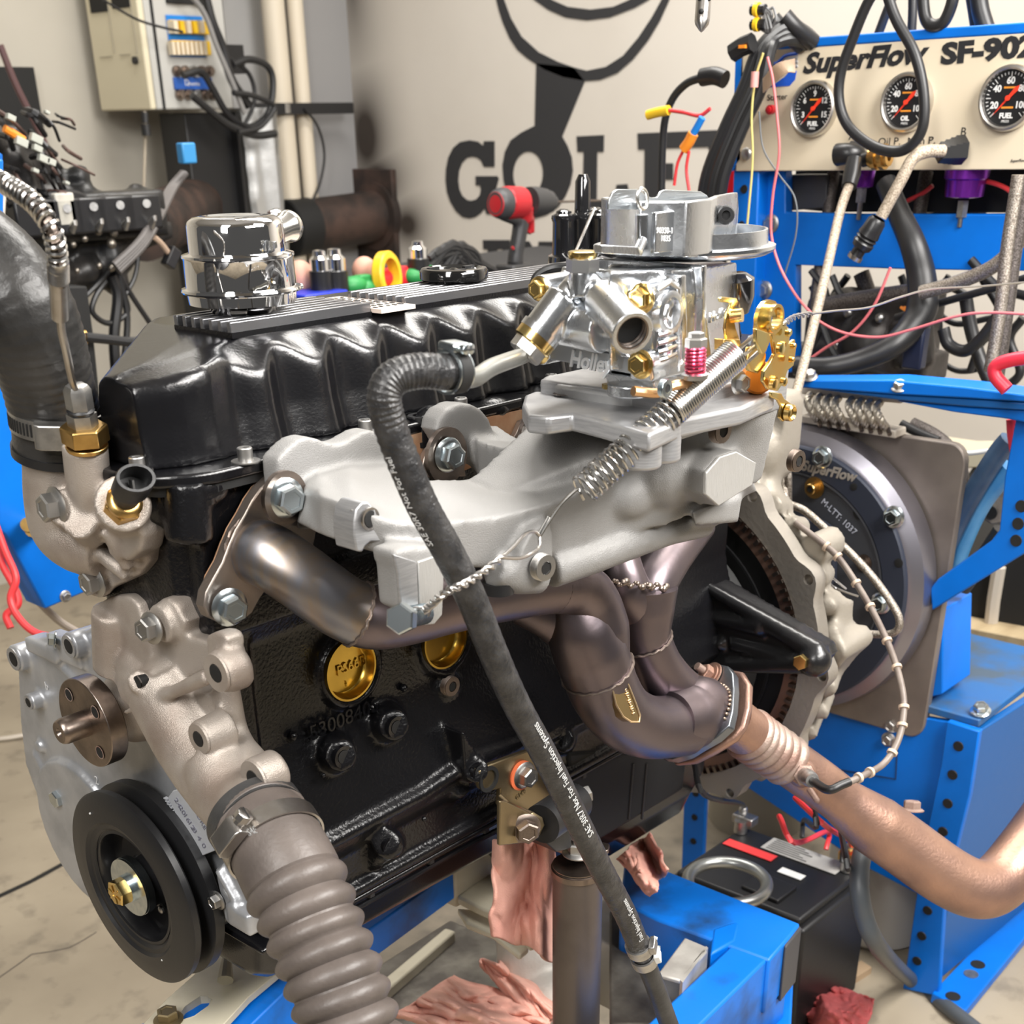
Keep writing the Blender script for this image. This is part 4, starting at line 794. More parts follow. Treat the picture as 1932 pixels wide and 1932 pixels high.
for i in range(N_+1):
    s_ = tot*i/N_
    while j < len(L)-2 and L[j+1] < s_: j += 1
    t_ = (s_-L[j])/max(1e-9, L[j+1]-L[j]); p = sp[j].lerp(sp[j+1], t_); T = (sp[j+1]-sp[j]).normalized(); u = (u-T*u.dot(T)).normalized(); ww = T.cross(u)
    a = 2*math.pi*turns*i/N_; pts.append(p + u*(.0050*math.cos(a)) + ww*(.0050*math.sin(a)))
G().tube(pts, .0013, 6).obj('spring_guard', spring_steel, cap_l); G().tube(sp[::6], .0034, 8).obj('inner_tube', dark_steel, cap_l)
# ---- radiator hose (upper left)
uh = thing('radiator_hose', 'thick black radiator hose clamped on the thermostat housing neck', 'hose', P(85,820,X=0))
hp = [P(112,852,X=0), P(108,800,X=0), P(92,730,X=-.004), P(72,660,X=-.01), P(45,590,X=-.016), P(0,530,X=-.022), P(-60,480,X=-.03), P(-130,450,X=-.036)]
hs, hr = smooth(hp, 14, [.0305,.0305,.0300,.0315,.033,.034,.0345,.035])
hr = [r + (.00035*math.sin(i*1.9) if 18 < i < 62 else .0001*math.sin(i*2.2)) for i, r in enumerate(hr)]
G().tube(hs, hr, 40).obj('hose_wall', mat('hose_rubber', (.012,.012,.012), .34, bump=.8, bscale=110, col2=(.035,.033,.031), cscale=16, detail=7, spec=.35), uh)
G().ring(P(112,856,X=0), P(108,800,X=0)-P(112,856,X=0), .0318, .029, .006, 48).obj('lip', satin_black, uh)
def clamp(parent, c, d, r, wid, up, m=dull_zinc, slots=True, screw=True, arc=(0, 360), hs=1.):
    """worm-drive clamp; up points to the screw housing"""
    d = V(d).normalized(); up = V(up); up = (up-d*up.dot(d)).normalized(); sd_ = d.cross(up)
    k_ = G().ring(V(c)-d*(wid/2), d, r+.0010, r-.0005, wid, 56).obj('clamp_band', m, parent)
    cc = V(c) + up*(r+.0045*hs)
    h_ = G().prism([cc + up*a + sd_*b for a, b in ((-.0045*hs,-.011*hs),(.001*hs,-.011*hs),(.0035*hs,-.009*hs),(.0035*hs,.009*hs),(.001*hs,.011*hs),(-.0045*hs,.011*hs))] and [cc + up*a - d*(wid*.62) + sd_*b for a, b in ((-.0045*hs,-.010*hs),(.0015*hs,-.010*hs),(.0035*hs,-.007*hs),(.0035*hs,.009*hs),(.0015*hs,.011*hs),(-.0045*hs,.011*hs))], d*(wid*1.24)).obj('clamp_housing', m, parent, bevel=.0008)
    if screw:
        s0 = cc + sd_*(-.010*hs); G().lathe(s0, -sd_, [(0,.0035*hs),(.003*hs,.0035*hs),(.0032*hs,.005*hs),(.0075*hs,.005*hs),(.008*hs,.0042*hs)], 8).obj('clamp_screw', m, parent, bevel=.0003)
        G().box(s0-sd_*.0081*hs, (.0008,.008*hs,.0008), (up, d, sd_)).obj('screw_slot', deep_black, parent)
    if slots:
        for k in range(1, 26):
            a = math.radians(14+k*5.2); n_ = up*math.cos(a) - sd_*math.sin(a); t_ = up*math.sin(a) + sd_*math.cos(a)
            G().box(V(c)+n_*(r+.0011), (.0012,.0007,wid*.62), (t_, n_, d)).obj('clamp_slot', deep_black, parent)
clamp(uh, P(110,788,X=0), P(108,770,X=0)-P(112,810,X=0), .0312, .0135, P(88,790,X=-.05)-P(110,790,X=0), hs=1.35, screw=False)
# ---- lower corrugated hose
lh = thing('corrugated_hose', 'brown-grey corrugated rubber hose clamped below the water pump', 'hose', P(600,1800,X=-.02))
p0 = [P(484,1546,X=-.012), P(508,1575,X=-.017), P(536,1625,X=-.022), P(567,1690,X=-.027), P(600,1770,X=-.032), P(631,1850,X=-.037), P(660,1935,X=-.042), P(692,2040,X=-.048)]
cs, _ = smooth(p0, 60); L = [0]
for a, b in zip(cs, cs[1:]): L.append(L[-1]+(b-a).length)
rr = []
for l in L:
    if l < .012: r = .0335
    elif l < .050: r = .0318 + .0012*(l-.012)/.038
    elif l < .058: r = .033
    else:
        u = ((l-.058)/.0155) % 1.0; r = .0278 + .0060*abs(math.sin(math.pi*u))**.75 + (.002*max(0, 1-(l-.058)/.03))
    rr.append(r)
st = 3; G().tube(cs[::st], rr[::st], 48).obj('hose_wall', silicone, lh)
d0 = (cs[70]-cs[40]).normalized()
G().ring(cs[0]-d0*.004, d0, .0345, .026, .012, 56).obj('hose_end', rubber, lh)
k_ = [i for i, l in enumerate(L) if l > .026][0]
clamp(lh, cs[k_], cs[k_+4]-cs[k_-4], .0338, .0125, P(438,1610,X=-.06)-P(505,1580,X=-.02), m=steel, slots=False, hs=1.2)
text('SAE', 'stamped_text', mat('etch', (.3,.3,.3), .5), P(470,1578,X=-.052), P(510,1560,X=-.052)-P(470,1578,X=-.052), (0,0,1), .007, lh, depth=.0002)
# ---- breather cap
bc_ = P(461,590,Z=.446); bc_ = V((bc_.x, bc_.y, .446))
br = thing('breather_cap', 'stepped chrome breather cap with angled spout on the valve cover', 'breather', bc_)
kk = .00040
prof = [(-.004,.018),(.002,.0235),(.0045,.024),(.006,.030),(.007,.036),(.0075,.0385),(.014,.0392),(.0150,.0425),(.0162,.0432),(.0178,.0425),(.0185,.0395),(.037,.0392),(.0385,.0402),(.0400,.0398),(.0408,.0372),(.0415,.0345),(.0585,.0340),(.0615,.0328),(.0640,.029),(.0648,.022),(.0640,.018),(.0638,.001)]
G().lathe(bc_, (0,0,1), prof, 72, caps=False).obj('body', chrome, br)
s0 = bc_+V((.018,.008,.045)); s1 = P(552,424,Y=bc_.y+.02); sd2 = (s1-s0).normalized()
G().lathe(s0, sd2, [(0,.0092),((s1-s0).length-.012,.0092),((s1-s0).length-.007,.0112),((s1-s0).length-.003,.0115),((s1-s0).length,.0098),((s1-s0).length,.008),((s1-s0).length-.02,.0078)], 36, caps=False).obj('spout', mat('satin_chrome', (.72,.70,.66), .18, 1.), br)
G().box(bc_+V((-.014,-.014,.0035)), (.016,.012,.003), (V((.7,.7,0)),V((-.7,.7,0)),V((0,0,1)))).obj('spring_tab', steel, br, bevel=.0008); G().ball(P(568,540,Z=.462), .002).obj('rivet', chrome, br)
# ---- fuel hose
fh = thing('fuel_hose', 'long black braided rubber fuel hose hanging across the engine', 'hose', P(900,1300,Y=-.34))
fp = [P(862,700,Y=-.33), P(835,702,Y=-.33), P(790,700,Y=-.325), P(745,712,Y=-.32), P(725,745,Y=-.318), P(735,800,Y=-.318), P(765,880,Y=-.322), P(800,960,Y=-.326), P(845,1040,Y=-.33), P(890,1130,Y=-.333), P(930,1230,Y=-.335), P(975,1330,Y=-.335), P(1030,1430,Y=-.335), P(1085,1540,Y=-.335), P(1135,1640,Y=-.335), P(1180,1725,Y=-.335), P(1207,1790,Y=-.335)]
fs_, _ = smooth(fp, 10)
g = G(); rad = [.0096+.0003*(1 if i % 2 else -1)*(1 if i < 60 else .3) for i in range(len(fs_))]
g.tube(fs_, rad, 28).obj('hose_wall', mat('braided_rubber', (.018,.018,.019), .34, bump=1.0, bscale=330, col2=(.042,.041,.041), cscale=90), fh)
def along(lst, f):
    i = f*(len(lst)-1); k = int(i); return lst[k].lerp(lst[min(k+1, len(lst)-1)], i-k), (lst[min(k+1, len(lst)-1)]-lst[max(0,k-1)]).normalized()
def hose_text(s_, f0, f1, size, side):
    n = len(s_); 
    segl = [0]
    for a, b in zip(fs_, fs_[1:]): segl.append(segl[-1]+(b-a).length)
    def at(l):
        for k in range(len(segl)-1):
            if segl[k+1] >= l: t_ = (l-segl[k])/(segl[k+1]-segl[k]); return fs_[k].lerp(fs_[k+1], t_), (fs_[k+1]-fs_[k]).normalized()
        return fs_[-1], (fs_[-1]-fs_[-2]).normalized()
    l0, l1 = segl[-1]*f0, segl[-1]*f1
    def path(x, y, z):
        l = l1 - x; c, T = at(max(0, min(segl[-1], l))); toc = (CAM-c); toc = (toc-T*toc.dot(T)).normalized(); sw = T.cross(toc)
        a = side + y/.0099; return c + (toc*math.cos(a) + sw*math.sin(a))*(.0101+z)
    return text(s_, 'hose_print', mat('hose_ink', (.55,.55,.54), .6), V(), (1,0,0), (0,0,1), size, fh, depth=.0001, path=path)
hose_text('SAE 30R7 Not For Fuel Injection Systems', .20, .715, .0078, -.75)
hose_text('SAE 30R7 Not For Fuel Injection Systems', .64, 1.17-.22, .0068, -.65) if False else None
hose_text('Fuel Injection Systems', .70, .965, .0068, -.65)
hose_text('SAE 30R7 Not For Fuel', .0, .235, .0060, .62)
for f in (.010, .034): c, T = along(fs_, f); clamp(fh, c, T, .0112, .0074, V((.1,-.1,1)), m=zinc, slots=True, hs=.62)
# metal fuel pipe to the bowl
# lower end: clamps and thinner hose
c, T = fs_[-1], (fs_[-1]-fs_[-2]).normalized()
G().tube([c-T*.01, c+T*.01, P(1232,1850,Y=-.335), P(1265,1940,Y=-.335), P(1300,2030,Y=-.335)], .0088, 24, sub=6).obj('lower_hose', rubber, fh)
for dl, up_ in ((-.002, V((.3,-.8,.3))), (.016, V((.4,-.7,.4)))):
    cc = c+T*dl; G().ring(cc-T*.005, T, .0115, .0095, .010, 32).obj('ferrule_clamp', dull_zinc, fh); q_ = up_.normalized(); G().box(cc+q_*.0125, (.006,.010,.012), (q_, T, q_.cross(T))).obj('clamp_ear', white if dl > 0 else dull_zinc, fh, bevel=.001); bolt(fh, cc+q_.cross(T)*.006+q_*.0125, q_.cross(T), .0035, zinc, 'hex', name='clamp_screw')
# ---- return spring and twisted tie wire
rsx = thing('return_spring', 'long steel throttle return spring stretched over the intake manifold', 'spring', P(1250,800,Y=-.37))
sa_, sb2 = P(1100,925,Y=-.335), P(1388,668,Y=-.375)
def pit(q):
    return q*.0 + (1.35*q if q < .36 else (.486 + (q-.36)*.803))
coil(sa_, sb2, .0100, 48, .0010, 'coil', spring_steel, rsx, pitch=lambda q: (q/.36*.58 if q < .36 else .58+(q-.36)/.64*.42))
hk = [P(1101,942,Y=-.335), P(1094,930,Y=-.335), P(1088,924,Y=-.333), P(1060,950,Y=-.330), P(1035,985,Y=-.327), P(1018,1012,Y=-.325)]
G().tube(hk, .0013, 8, sub=5).obj('hook', spring_steel, rsx); G().tube([P(1035,975,Y=-.326),P(1014,1012,Y=-.325)], .0011, 8).obj('hook', spring_steel, rsx)
G().tube([sb2, P(1400,672,Y=-.376), P(1440,640,Y=-.372), P(1482,608,Y=-.368)], .0013, 8, sub=4).obj('hook', spring_steel, rsx)
tw = thing('tie_wire', 'twisted galvanised wire tying the spring to the bracket bolt', 'wire', P(850,1120,Y=-.345))
lo = [P(1018,1012,Y=-.326), P(1008,1003,Y=-.328), P(990,1008,Y=-.333), P(970,1030,Y=-.337), P(948,1050,Y=-.341)]
lo2 = [P(1018,1012,Y=-.326), P(1015,1035,Y=-.330), P(985,1052,Y=-.337), P(948,1052,Y=-.341)]
G().tube(lo, .0012, 8, sub=6).obj('loop', wire_steel, tw); G().tube(lo2, .0012, 8, sub=6).obj('loop', wire_steel, tw)
mid = [P(948,1051,Y=-.341), P(915,1078,Y=-.346), P(880,1100,Y=-.349), P(840,1118,Y=-.343), P(815,1140,Y=-.330), P(800,1152,Y=-.318)]
ms, _ = smooth(mid, 14)
for ph in (0, math.pi):
    pts = []; u = frame(ms[1]-ms[0])[0]
    for i, p in enumerate(ms):
        T = (ms[min(i+1,len(ms)-1)]-ms[max(i-1,0)]).normalized(); u = (u-T*u.dot(T)).normalized(); a = i*.62+ph; pts.append(p+u*(.0017*math.cos(a))+T.cross(u)*(.0017*math.sin(a)))
    G().tube(pts, .0012, 8).obj('twisted_strand', wire_steel, tw)
G().tube([ms[-1], P(785,1147,Y=-.312), P(770,1155,Y=-.306), P(778,1170,Y=-.302), P(800,1172,Y=-.30), P(812,1150,Y=-.314)], .0011, 8, sub=5).obj('loop', wire_steel, tw)
# ---- carburetor
crb = bpy.data.objects.new('carburetor', None); sc.collection.objects.link(crb); put(crb, eng)
def fx(px, py, x=.250): return P(px, py, X=x)
def fy(px, py, y=-.345): return P(px, py, Y=y)
rc = P(1290, 474, D=.914); rc.z = .4835; ZA = V((0,0,1))
g = G().lathe(rc, ZA, [(-.004,.030),(-.004,.060),(-.002,.0640),(.000,.0655),(.0022,.0655),(.003,.0625),(.003,.0600),(.0125,.0592),(.0125,.0575),(.0045,.0570),(.0042,.020)], 96)
g.obj('air_horn_ring', carb_alu, crb, sharp=30)
base = [(1133,470),(1150,477),(1205,483),(1290,484),(1336,478),(1350,468),(1386,458),(1390,448),(1360,436),(1290,430),(1200,432),(1142,446)]
bp_ = [P(x,y,Z=.487) for x,y in base]; cen = sum(bp_, V())/len(bp_)
H = .0325
inn = [cen + (p-cen)*.90 for p in bp_]
g = G().loft([[p for p in bp_], [p+V((0,0,H*(1 if i_ < 7 else .62))) for i_, p in enumerate(bp_)], [p+V((0,0,H*(1 if i_ < 7 else .62))) for i_, p in enumerate(inn)], [p+V((0,0,.004)) for p in inn]], caps=False)
g.prism([p+V((0,0,.001)) for p in inn], (0,0,.003))
horn = g.obj('choke_horn', carb_alu, crb, bevel=.0009)
# ribs, pads and the number panel on the horn
def onh(px, py, o=0): # point on the near wall, pushed toward the viewer
    p = P(px, py, Y=P(1260,483,Z=.487).y-o); return p
yw = P(1260,483,Z=.487).y
G().cyl(P(1211,405,Y=yw+.004), P(1211,470,Y=yw+.004), .0042, n=20).obj('bail_post', carb_alu, horn)
G().cyl(P(1203,475,Y=yw-.001), P(1212,455,Y=yw+.002), .0034, n=16).obj('screw_post', carb_alu, horn)
G().box(P(1262,436,Y=yw-.0020), (.034,.004,.024)).obj('number_panel', carb_alu, horn, bevel=.0006)
G().prism([P(x,y,Y=yw-.002) for x,y in [(1134,462),(1212,466),(1212,483),(1136,478)]], (0,.006,0)).obj('base_step', carb_alu, horn, bevel=.0005)
G().prism([P(x,y,Y=yw-.004) for x,y in [(1290,476),(1296,470),(1312,470),(1318,476),(1318,486),(1290,486)]], (0,.008,0)).obj('screw_boss', carb_alu, horn, bevel=.0008)
dots = mat('dot_print', (.72,.72,.71), .6)
text('90350-1', 'part_number', dots, P(1238,440,Y=yw-.0042), P(1278,440.6,Y=yw-.0042)-P(1238,440,Y=yw-.0042), ZA, .0050, horn, depth=.0001, sx=1.12); text('1835', 'part_number', dots, P(1246,455,Y=yw-.0042), P(1278,455.6,Y=yw-.0042)-P(1238,455,Y=yw-.0042), ZA, .0050, horn, depth=.0001, sx=1.12)
ych = yw+.020
ch = [(1148,395),(1150,376),(1156,363),(1165,357),(1205,357),(1218,368),(1230,373),(1240,372),(1247,361),(1254,358),(1322,361),(1334,368),(1341,380),(1344,396)]
G().prism([P(x,y,Y=ych) for x,y in ch], (0,.0014,0)).obj('choke_plate', mat('brushed_choke', (.55,.58,.60), .28, 1., bump=.2, bscale=90, stretch=(1,1,8)), horn, bevel=.0003)
op = [P(1212+9*math.cos(a)-3*math.sin(a)*-1, 375+19*math.sin(a)-4*math.cos(a), Y=yw-.003) for a in [2*math.pi*k/28 for k in range(28)]]
G().tube(op, .0011, 8, closed=True).obj('lifting_ring', mat('soft_wire', (.72,.72,.70), .3, 1.), horn)
G().prism([P(x,y,Y=yw+.010) for x,y in [(1338,396),(1346,392),(1358,393),(1366,400),(1364,452),(1340,458)]], (0,.006,0)).obj('pivot_bracket', carb_alu, horn, bevel=.001)
G().prism([P(x,y,Y=yw+.022) for x,y in [(1366,405),(1384,410),(1384,462),(1366,468)]], (0,.003,0)).obj('choke_lever_guard', carb_alu, horn, bevel=.0005)
G().lathe(P(1366,406,Y=yw+.006), P(1372,406,Y=yw-.004)-P(1366,406,Y=yw+.006), [(0,.006),(.009,.006),(.010,.0052),(.010,.003),(.008,.0025),(.008,.0002)], 20).obj('pivot_cap', satin_black, horn)
# main body below the ring
g = G()
g.loft([[fy(1150,512,-.325),fy(1330,505,-.335),P(1390,495,Y=-.30),P(1330,495,Y=-.23),P(1150,500,Y=-.23)],
        [fy(1150,560,-.325),fy(1330,560,-.338),P(1390,560,Y=-.30),P(1330,560,Y=-.23),P(1150,560,Y=-.23)],
        [fy(1150,700,-.320),fy(1345,690,-.338),P(1400,680,Y=-.30),P(1330,690,Y=-.23),P(1150,700,Y=-.23)]])
# metering block and bowl
g.prism([fy(1282,520),fy(1296,517),fy(1300,700),fy(1286,712)], (0,.10,0)); g.prism([fy(1326,500,-.342),fy(1334,500,-.342),fy(1332,640,-.342),fy(1324,640,-.342)], (0,.10,0))
body_px = [(1026,652),(1190,686),(1232,694),(1238,640),(1236,560),(1226,538),(1150,528),(1080,532),(1034,560),(1022,600)]
g.prism([fx(1188,690,.247),fx(1230,700,.247),fx(1230,722,.247),fx(1188,716,.247)], (.04,0,0))
for px, py in ((1018,545),(1212,563),(1210,687),(1020,664)): g.cyl(fx(px,py,.246), fx(px,py,.246)+V((.03,0,0)), .0088)
for i in range(10): g.ball(fy(1255+6*math.sin(i*1.7), 560+12*i,-.344), .004)
# centre boss, two inlet towers meeting at the top nut
c0, c1 = fx(1050,605,.238), fx(1140,622,.238)
g.tube([c0, c1], .0150, 24)
top = fx(1099,522,.236)
L0, L1 = fx(1085,540,.238), fx(1016,632,.216); g.tube([top, L0, L0.lerp(L1,.4)], [.008,.0085,.0095], 16); g.tube([L0.lerp(L1,.25), L1], .0128, 28)
R0_, R1_ = fx(1122,548,.240), fx(1192,627,.212); g.tube([top, R0_, R0_.lerp(R1_,.3)], [.008,.0085,.0095], 16); g.tube([R0_.lerp(R1_,.2), R0_.lerp(R1_,.78)], .0124, 28)
g.cyl(top+V((0,0,-.012)), top+V((0,0,.004)), .0085)
g2 = G().prism([fx(x,y,.253) for x,y in body_px], (.036,0,0)); bowl = g2.obj('fuel_bowl', carb_alu, crb, bevel=.003, segs=3)
g.obj('inlet_casting', carb_alu, crb, voxel=.0012, sm=3)
G().prism([fx(1030,642,.247),fx(1190,674,.247),fx(1190,706,.247),fx(1030,677,.247)], (.012,0,0)).obj('name_bar', mat('satin_alloy', (.42,.44,.46), .42, .85), bowl, bevel=.001)
G().prism([fx(1046,572,.236),fx(1138,580,.236),fx(1148,590,.236),fx(1148,640,.236),fx(1046,632,.236)], (.02,0,0)).obj('centre_block', carb_alu, bowl, bevel=.0035, segs=3)
G().prism([fx(1150,600,.244),fx(1162,640,.244),fx(1188,676,.244),fx(1160,672,.244),fx(1140,645,.244)], (.014,0,0)).obj('casting_fin', carb_alu, bowl, bevel=.001)
rd = (R1_-R0_).normalized()
G().lathe(R1_-rd*.003, rd, [(-.012,.0125),(-.001,.0125),(0,.0137),(.004,.0137),(.0046,.0130),(.0046,.0108),(-.012,.0103)], 40, caps=False).obj('inlet_mouth', carb_alu, bowl); G().lathe(R1_, rd, [(-.0065,.0106),(-.0066,.0002)], 32, caps=False).obj('inlet_bore', deep_black, bowl)
for t_ in (.001,-.003,-.006): G().ring(R1_+rd*(t_-.0008), rd,   .0110, .0098, .0008, 32).obj('bore_thread', dark_steel, bowl)
ld = (L1-L0).normalized()
G().ring(L1-ld*.004, ld, .0142, .010, .005, 40).obj('inlet_collar', carb_alu, bowl); G().lathe(L1+ld*.001, ld, [(0,.0138),(.006,.0138),(.007,.0125)], 24).obj('fitting_ring', gold_zinc, bowl)
G().lathe(L1+ld*.007, ld, [(0,.0122),(.008,.0122),(.0095,.0105)], 6).obj('fitting_hex', dull_zinc, bowl, bevel=.0005)
fe = L1+ld*.016; p_ = [fe-ld*.006, fe, P(930,692,Y=-.300), P(900,711,Y=-.314), P(878,714,Y=-.322), P(848,705,Y=-.330)]
FUELP = p_
bolt(bowl, top+V((0,0,.003)), (0,0,1), .0108, mat('grey_nut', (.36,.36,.36), .35, 1.), 'hex', name='float_nut'); G().lathe(top+V((0,0,.011)), ZA, [(0,.009),(.0015,.0095),(.004,.0095),(.0045,.0085),(.0045,.0002)], 28).obj('needle_screw', gold_zinc, bowl)
for px, py in ((1018,545),(1212,563),(1210,687),(1020,664)): bolt(bowl, fx(px,py,.2455), (-1,-.08,0), .0068 if px > 1100 else .0058, gold_zinc, 'flange', name='bowl_screw')
c = fy(1262,590,-.3462); G().lathe(c, (0,-1,0), [(-.003,.0145),(.002,.0135),(.0025,.012),(.0025,.0095),(-.0045,.0085),(-.0045,.0002)], 32, caps=False).obj('sight_boss', carb_alu, bowl); G().lathe(c, (0,-1,0), [(-.004,.006),(-.001,.0055),(-.001,.0002)], 20, caps=False).obj('sight_plug', steel, bowl)
hr_ = fx(1150,704,.2466)-fx(1074,690,.2466)
text('Holley', 'raised_name', mat('polished_letter', (.85,.86,.87), .35, .7), fx(1074,690,.2466), hr_, ZA, .0155, bowl, depth=.0007, shear=.2, bold=.0004, sx=.88); text('Holley', 'side_name', carb_alu, P(1337,610,Y=-.343), (1,0,.12), ZA, .0095, bowl, depth=.001, shear=.2)
# ribs cast on the side of the bowl
g = G()
for k in range(4): g.tube([fy(1242,632+k*16,-.345), fy(1256,628+k*16,-.348), fy(1274,622+k*15,-.345)], .0019, 8)
g.tube([fy(1240,545,-.345), fy(1262,532,-.347), fy(1278,545,-.345), fy(1278,700,-.345)], .0022, 8); g.obj('casting_rib', carb_alu, bowl)
# accelerator pump, base
g = G().prism([fx(1140,702,.256),fx(1232,716,.256),fx(1236,735,.256),fx(1145,724,.256)], (.045,0,0)).cyl(fx(1190,722,.262)+V((0,0,-.008)), fx(1190,722,.262), .016)
ap = g.obj('pump_housing', carb_alu, crb, bevel=.0012)
for px, py in ((1147,730),(1222,741)): bolt(ap, fx(px,py-6,.256), (0,0,-1), .0042, gold_zinc, 'hex', name='screw')
G().prism([P(x,y,Z=.398) for x,y in [(1150,735),(1225,750),(1345,722),(1460,705),(1440,690),(1250,690)]], (0,0,-.008)).obj('throttle_base', carb_alu, crb, bevel=.001)
G().tube([P(1195,738,Y=-.350),P(1240,742,Y=-.356),P(1270,728,Y=-.362),P(1310,722,Y=-.365),P(1345,712,Y=-.366)], .0032, 8, sub=4).obj('pump_lever', mat('copper_lever', (.70,.42,.22), .28, 1.), crb)
bolt(crb, P(1250,732,Y=-.362), (0,-1,0), .0058, zinc, 'plug', name='lever_screw')
sa3, sb3 = P(1311,709,Y=-.368), P(1313,655,Y=-.368)
coil(sa3, sb3, .0062, 8, .0010, 'pump_spring', spark_red, crb); G().cyl(sa3, sb3+(sb3-sa3)*.25, .0028, n=14).obj('spring_rod', steel, crb)
bolt(crb, sb3, sb3-sa3, .0072, dull_zinc, 'hex', name='nut'); bolt(crb, sb3+(sb3-sa3)*.28, sb3-sa3, .0052, dull_zinc, 'hex', name='nut'); G().lathe(sa3-(sb3-sa3)*.1, sb3-sa3, [(0,.0085),(.003,.009),(.004,.007)], 24).obj('spring_seat', dull_zinc, crb)
# dashpot behind, vertical posts
G().lathe(P(1388,590,Y=-.30), P(1388,540,Y=-.30)-P(1388,590,Y=-.30), [(0,.010),(.012,.014),(.024,.014),(.028,.008)], 28).obj('vacuum_pot', mat('dark_chrome', (.18,.18,.19), .15, 1.), crb)
# golden linkage
def gl(pts, y, name, th=.0022, m=gold_zinc, **k): return G().prism([P(a,b,Y=y) for a,b in pts], (0,th,0)).obj(name, m, crb, bevel=.0006, **k)
gl([(1358,563),(1362,560),(1390,562),(1394,570),(1388,582),(1384,595),(1389,620),(1396,640),(1388,652),(1372,650),(1368,620),(1372,590),(1380,572),(1360,570)], -.362, 'choke_lever')
gl([(1366,640),(1396,640),(1400,655),(1390,664),(1366,662)], -.366, 'link_block', .008); G().cyl(P(1377,597,Y=-.360), P(1401,594,Y=-.368), .0044, n=18).obj('link_pin', gold_zinc, crb)
g = G(); ro = [(1428,622),(1429,600),(1434,582),(1443,570),(1453,565),(1463,568),(1471,580),(1475,600),(1477,614),(1470,625),(1462,632),(1440,628)]
hol = [(1454+10*math.cos(a), 600+19*math.sin(a)) for a in [2*math.pi*k/24 for k in range(24)]]
g.plate([P(x,y,Y=-.375) for x,y in ro], [[P(x,y,Y=-.375) for x,y in hol]], (0,.003,0)); g.obj('throttle_ring_lever', gold_zinc, crb, sharp=30)
c = P(1454,600,Y=-.375); G().ring(c+V((0,.003,0)), (0,-1,0), .0093, .0072, .008, 40).obj('ring_bushing', gold_zinc, crb)
gl([(1427,620),(1452,628),(1455,640),(1445,665),(1438,668),(1427,645)], -.380, 'lever_lip', .003)
gl([(1455,628),(1475,610),(1488,617),(1492,632),(1488,650),(1500,640),(1503,655),(1498,690),(1486,700),(1480,720),(1468,738),(1450,735),(1440,720),(1442,700),(1452,685),(1462,668),(1458,645)], -.372, 'throttle_lever', .0028)
for px, py, r in ((1484,627,.0026),(1469,657,.004),(1493,652,.002),(1490,678,.002),(1456,725,.004),(1475,720,.003)): G().lathe(P(px,py,Y=-.3745), (0,-1,0), [(0,r),(.003,r),(.0036,r*.7),(.0036,.0002)], 16).obj('rivet', gold_zinc, crb)
gl([(1416,655),(1438,650),(1446,668),(1444,690),(1430,705),(1416,700),(1410,680)], -.368, 'cam_plate', .004)
G().lathe(P(1428,712,Y=-.350), P(1440,712,Y=-.372)-P(1428,712,Y=-.350), [(0,.0115),(.010,.0115),(.012,.010)], 28).obj('orange_bushing', orange, crb)
gl([(1455,740),(1475,742),(1480,752),(1494,762),(1497,775),(1490,790),(1478,796),(1471,788),(1475,768),(1468,755),(1456,750)], -.366, 'cable_tab', .0025); G().lathe(P(1486,778,Y=-.367), (0,-1,0), [(0,.0062),(.004,.006),(.005,.0045),(.003,.003),(.003,.0002)], 20).obj('ball_stud', gold_zinc, crb)
G().cyl(P(1392,660,Y=-.365), P(1428,628,Y=-.378), .0014, n=8).obj('linkage_rod', steel, crb); G().cyl(P(1392,700,Y=-.366), P(1448,648,Y=-.378), .0014, n=8).obj('linkage_rod', steel, crb)
bolt(crb, P(1393,722,Y=-.352), (-.1,-1,0), .006, dull_zinc, 'flange', name='base_nut'); bolt(crb, P(1425,650,Y=-.34), (0,-.2,1), .0066, zinc, 'hex', name='stud_nut')
# vent wire to the left of the horn
G().cyl(P(1083,482,Y=-.27), P(1122,392,Y=-.27), .0011, n=8).obj('vent_wire', steel, crb)
# silver bosses at the far right of the manifold: plug boss column
G().tube([P(1098,508,Y=-.22),P(1050,505,Y=-.20),P(1015,520,Y=-.19),P(1005,545,Y=-.19)], .0035, 10, sub=5).obj('vacuum_hose', cable_black, crb)
G().tube(FUELP, .0053, 20, sub=8).obj('fuel_pipe', mat('grey_zinc_tube', (.38,.38,.35), .35, .85, bump=.2, bscale=200), fh)
# ================================================================ bell housing, dynamometer, stands
# ---- rear adapter plate with ring gear (part of the engine)
XR_ = .775
g = G(); n = 180; out = []; 
for k in range(n):
    a = 2*math.pi*k/n; r = .214 + .013*max(0, math.cos(12*a))**1.5; out.append(V((XR_, r*math.cos(a), r*math.sin(a))))
hl = [[V((XR_, .188*math.cos(2*math.pi*k/48), .188*math.sin(2*math.pi*k/48))) for k in range(48)]]
for k in range(12):
    a = 2*math.pi*k/12; hl.append(cpts((XR_, .218*math.cos(a), .218*math.sin(a)), (1,0,0), .0062, 14))
g.plate(out, hl, (.022,0,0)); adp = g.obj('adapter_plate', mat('dull_cast_alloy', (.33,.30,.26), .5, .45, bump=.4, bscale=200, col2=(.33,.30,.26), cscale=20), eng, sharp=30, bevel=.002)
G().ring((XR_+.004,0,0), (1,0,0), .187, .168, .012, 96).obj('ring_gear', rust_pipe, adp)
g = G()
for k in range(110):
    a = 2*math.pi*k/110; g.box((XR_+.002, .183*math.cos(a), .183*math.sin(a)), (.010,.008,.0042), (V((1,0,0)), V((0,math.cos(a),math.sin(a))), V((0,-math.sin(a),math.cos(a)))))
g.obj('gear_teeth', dark_steel, adp, kind='stuff')
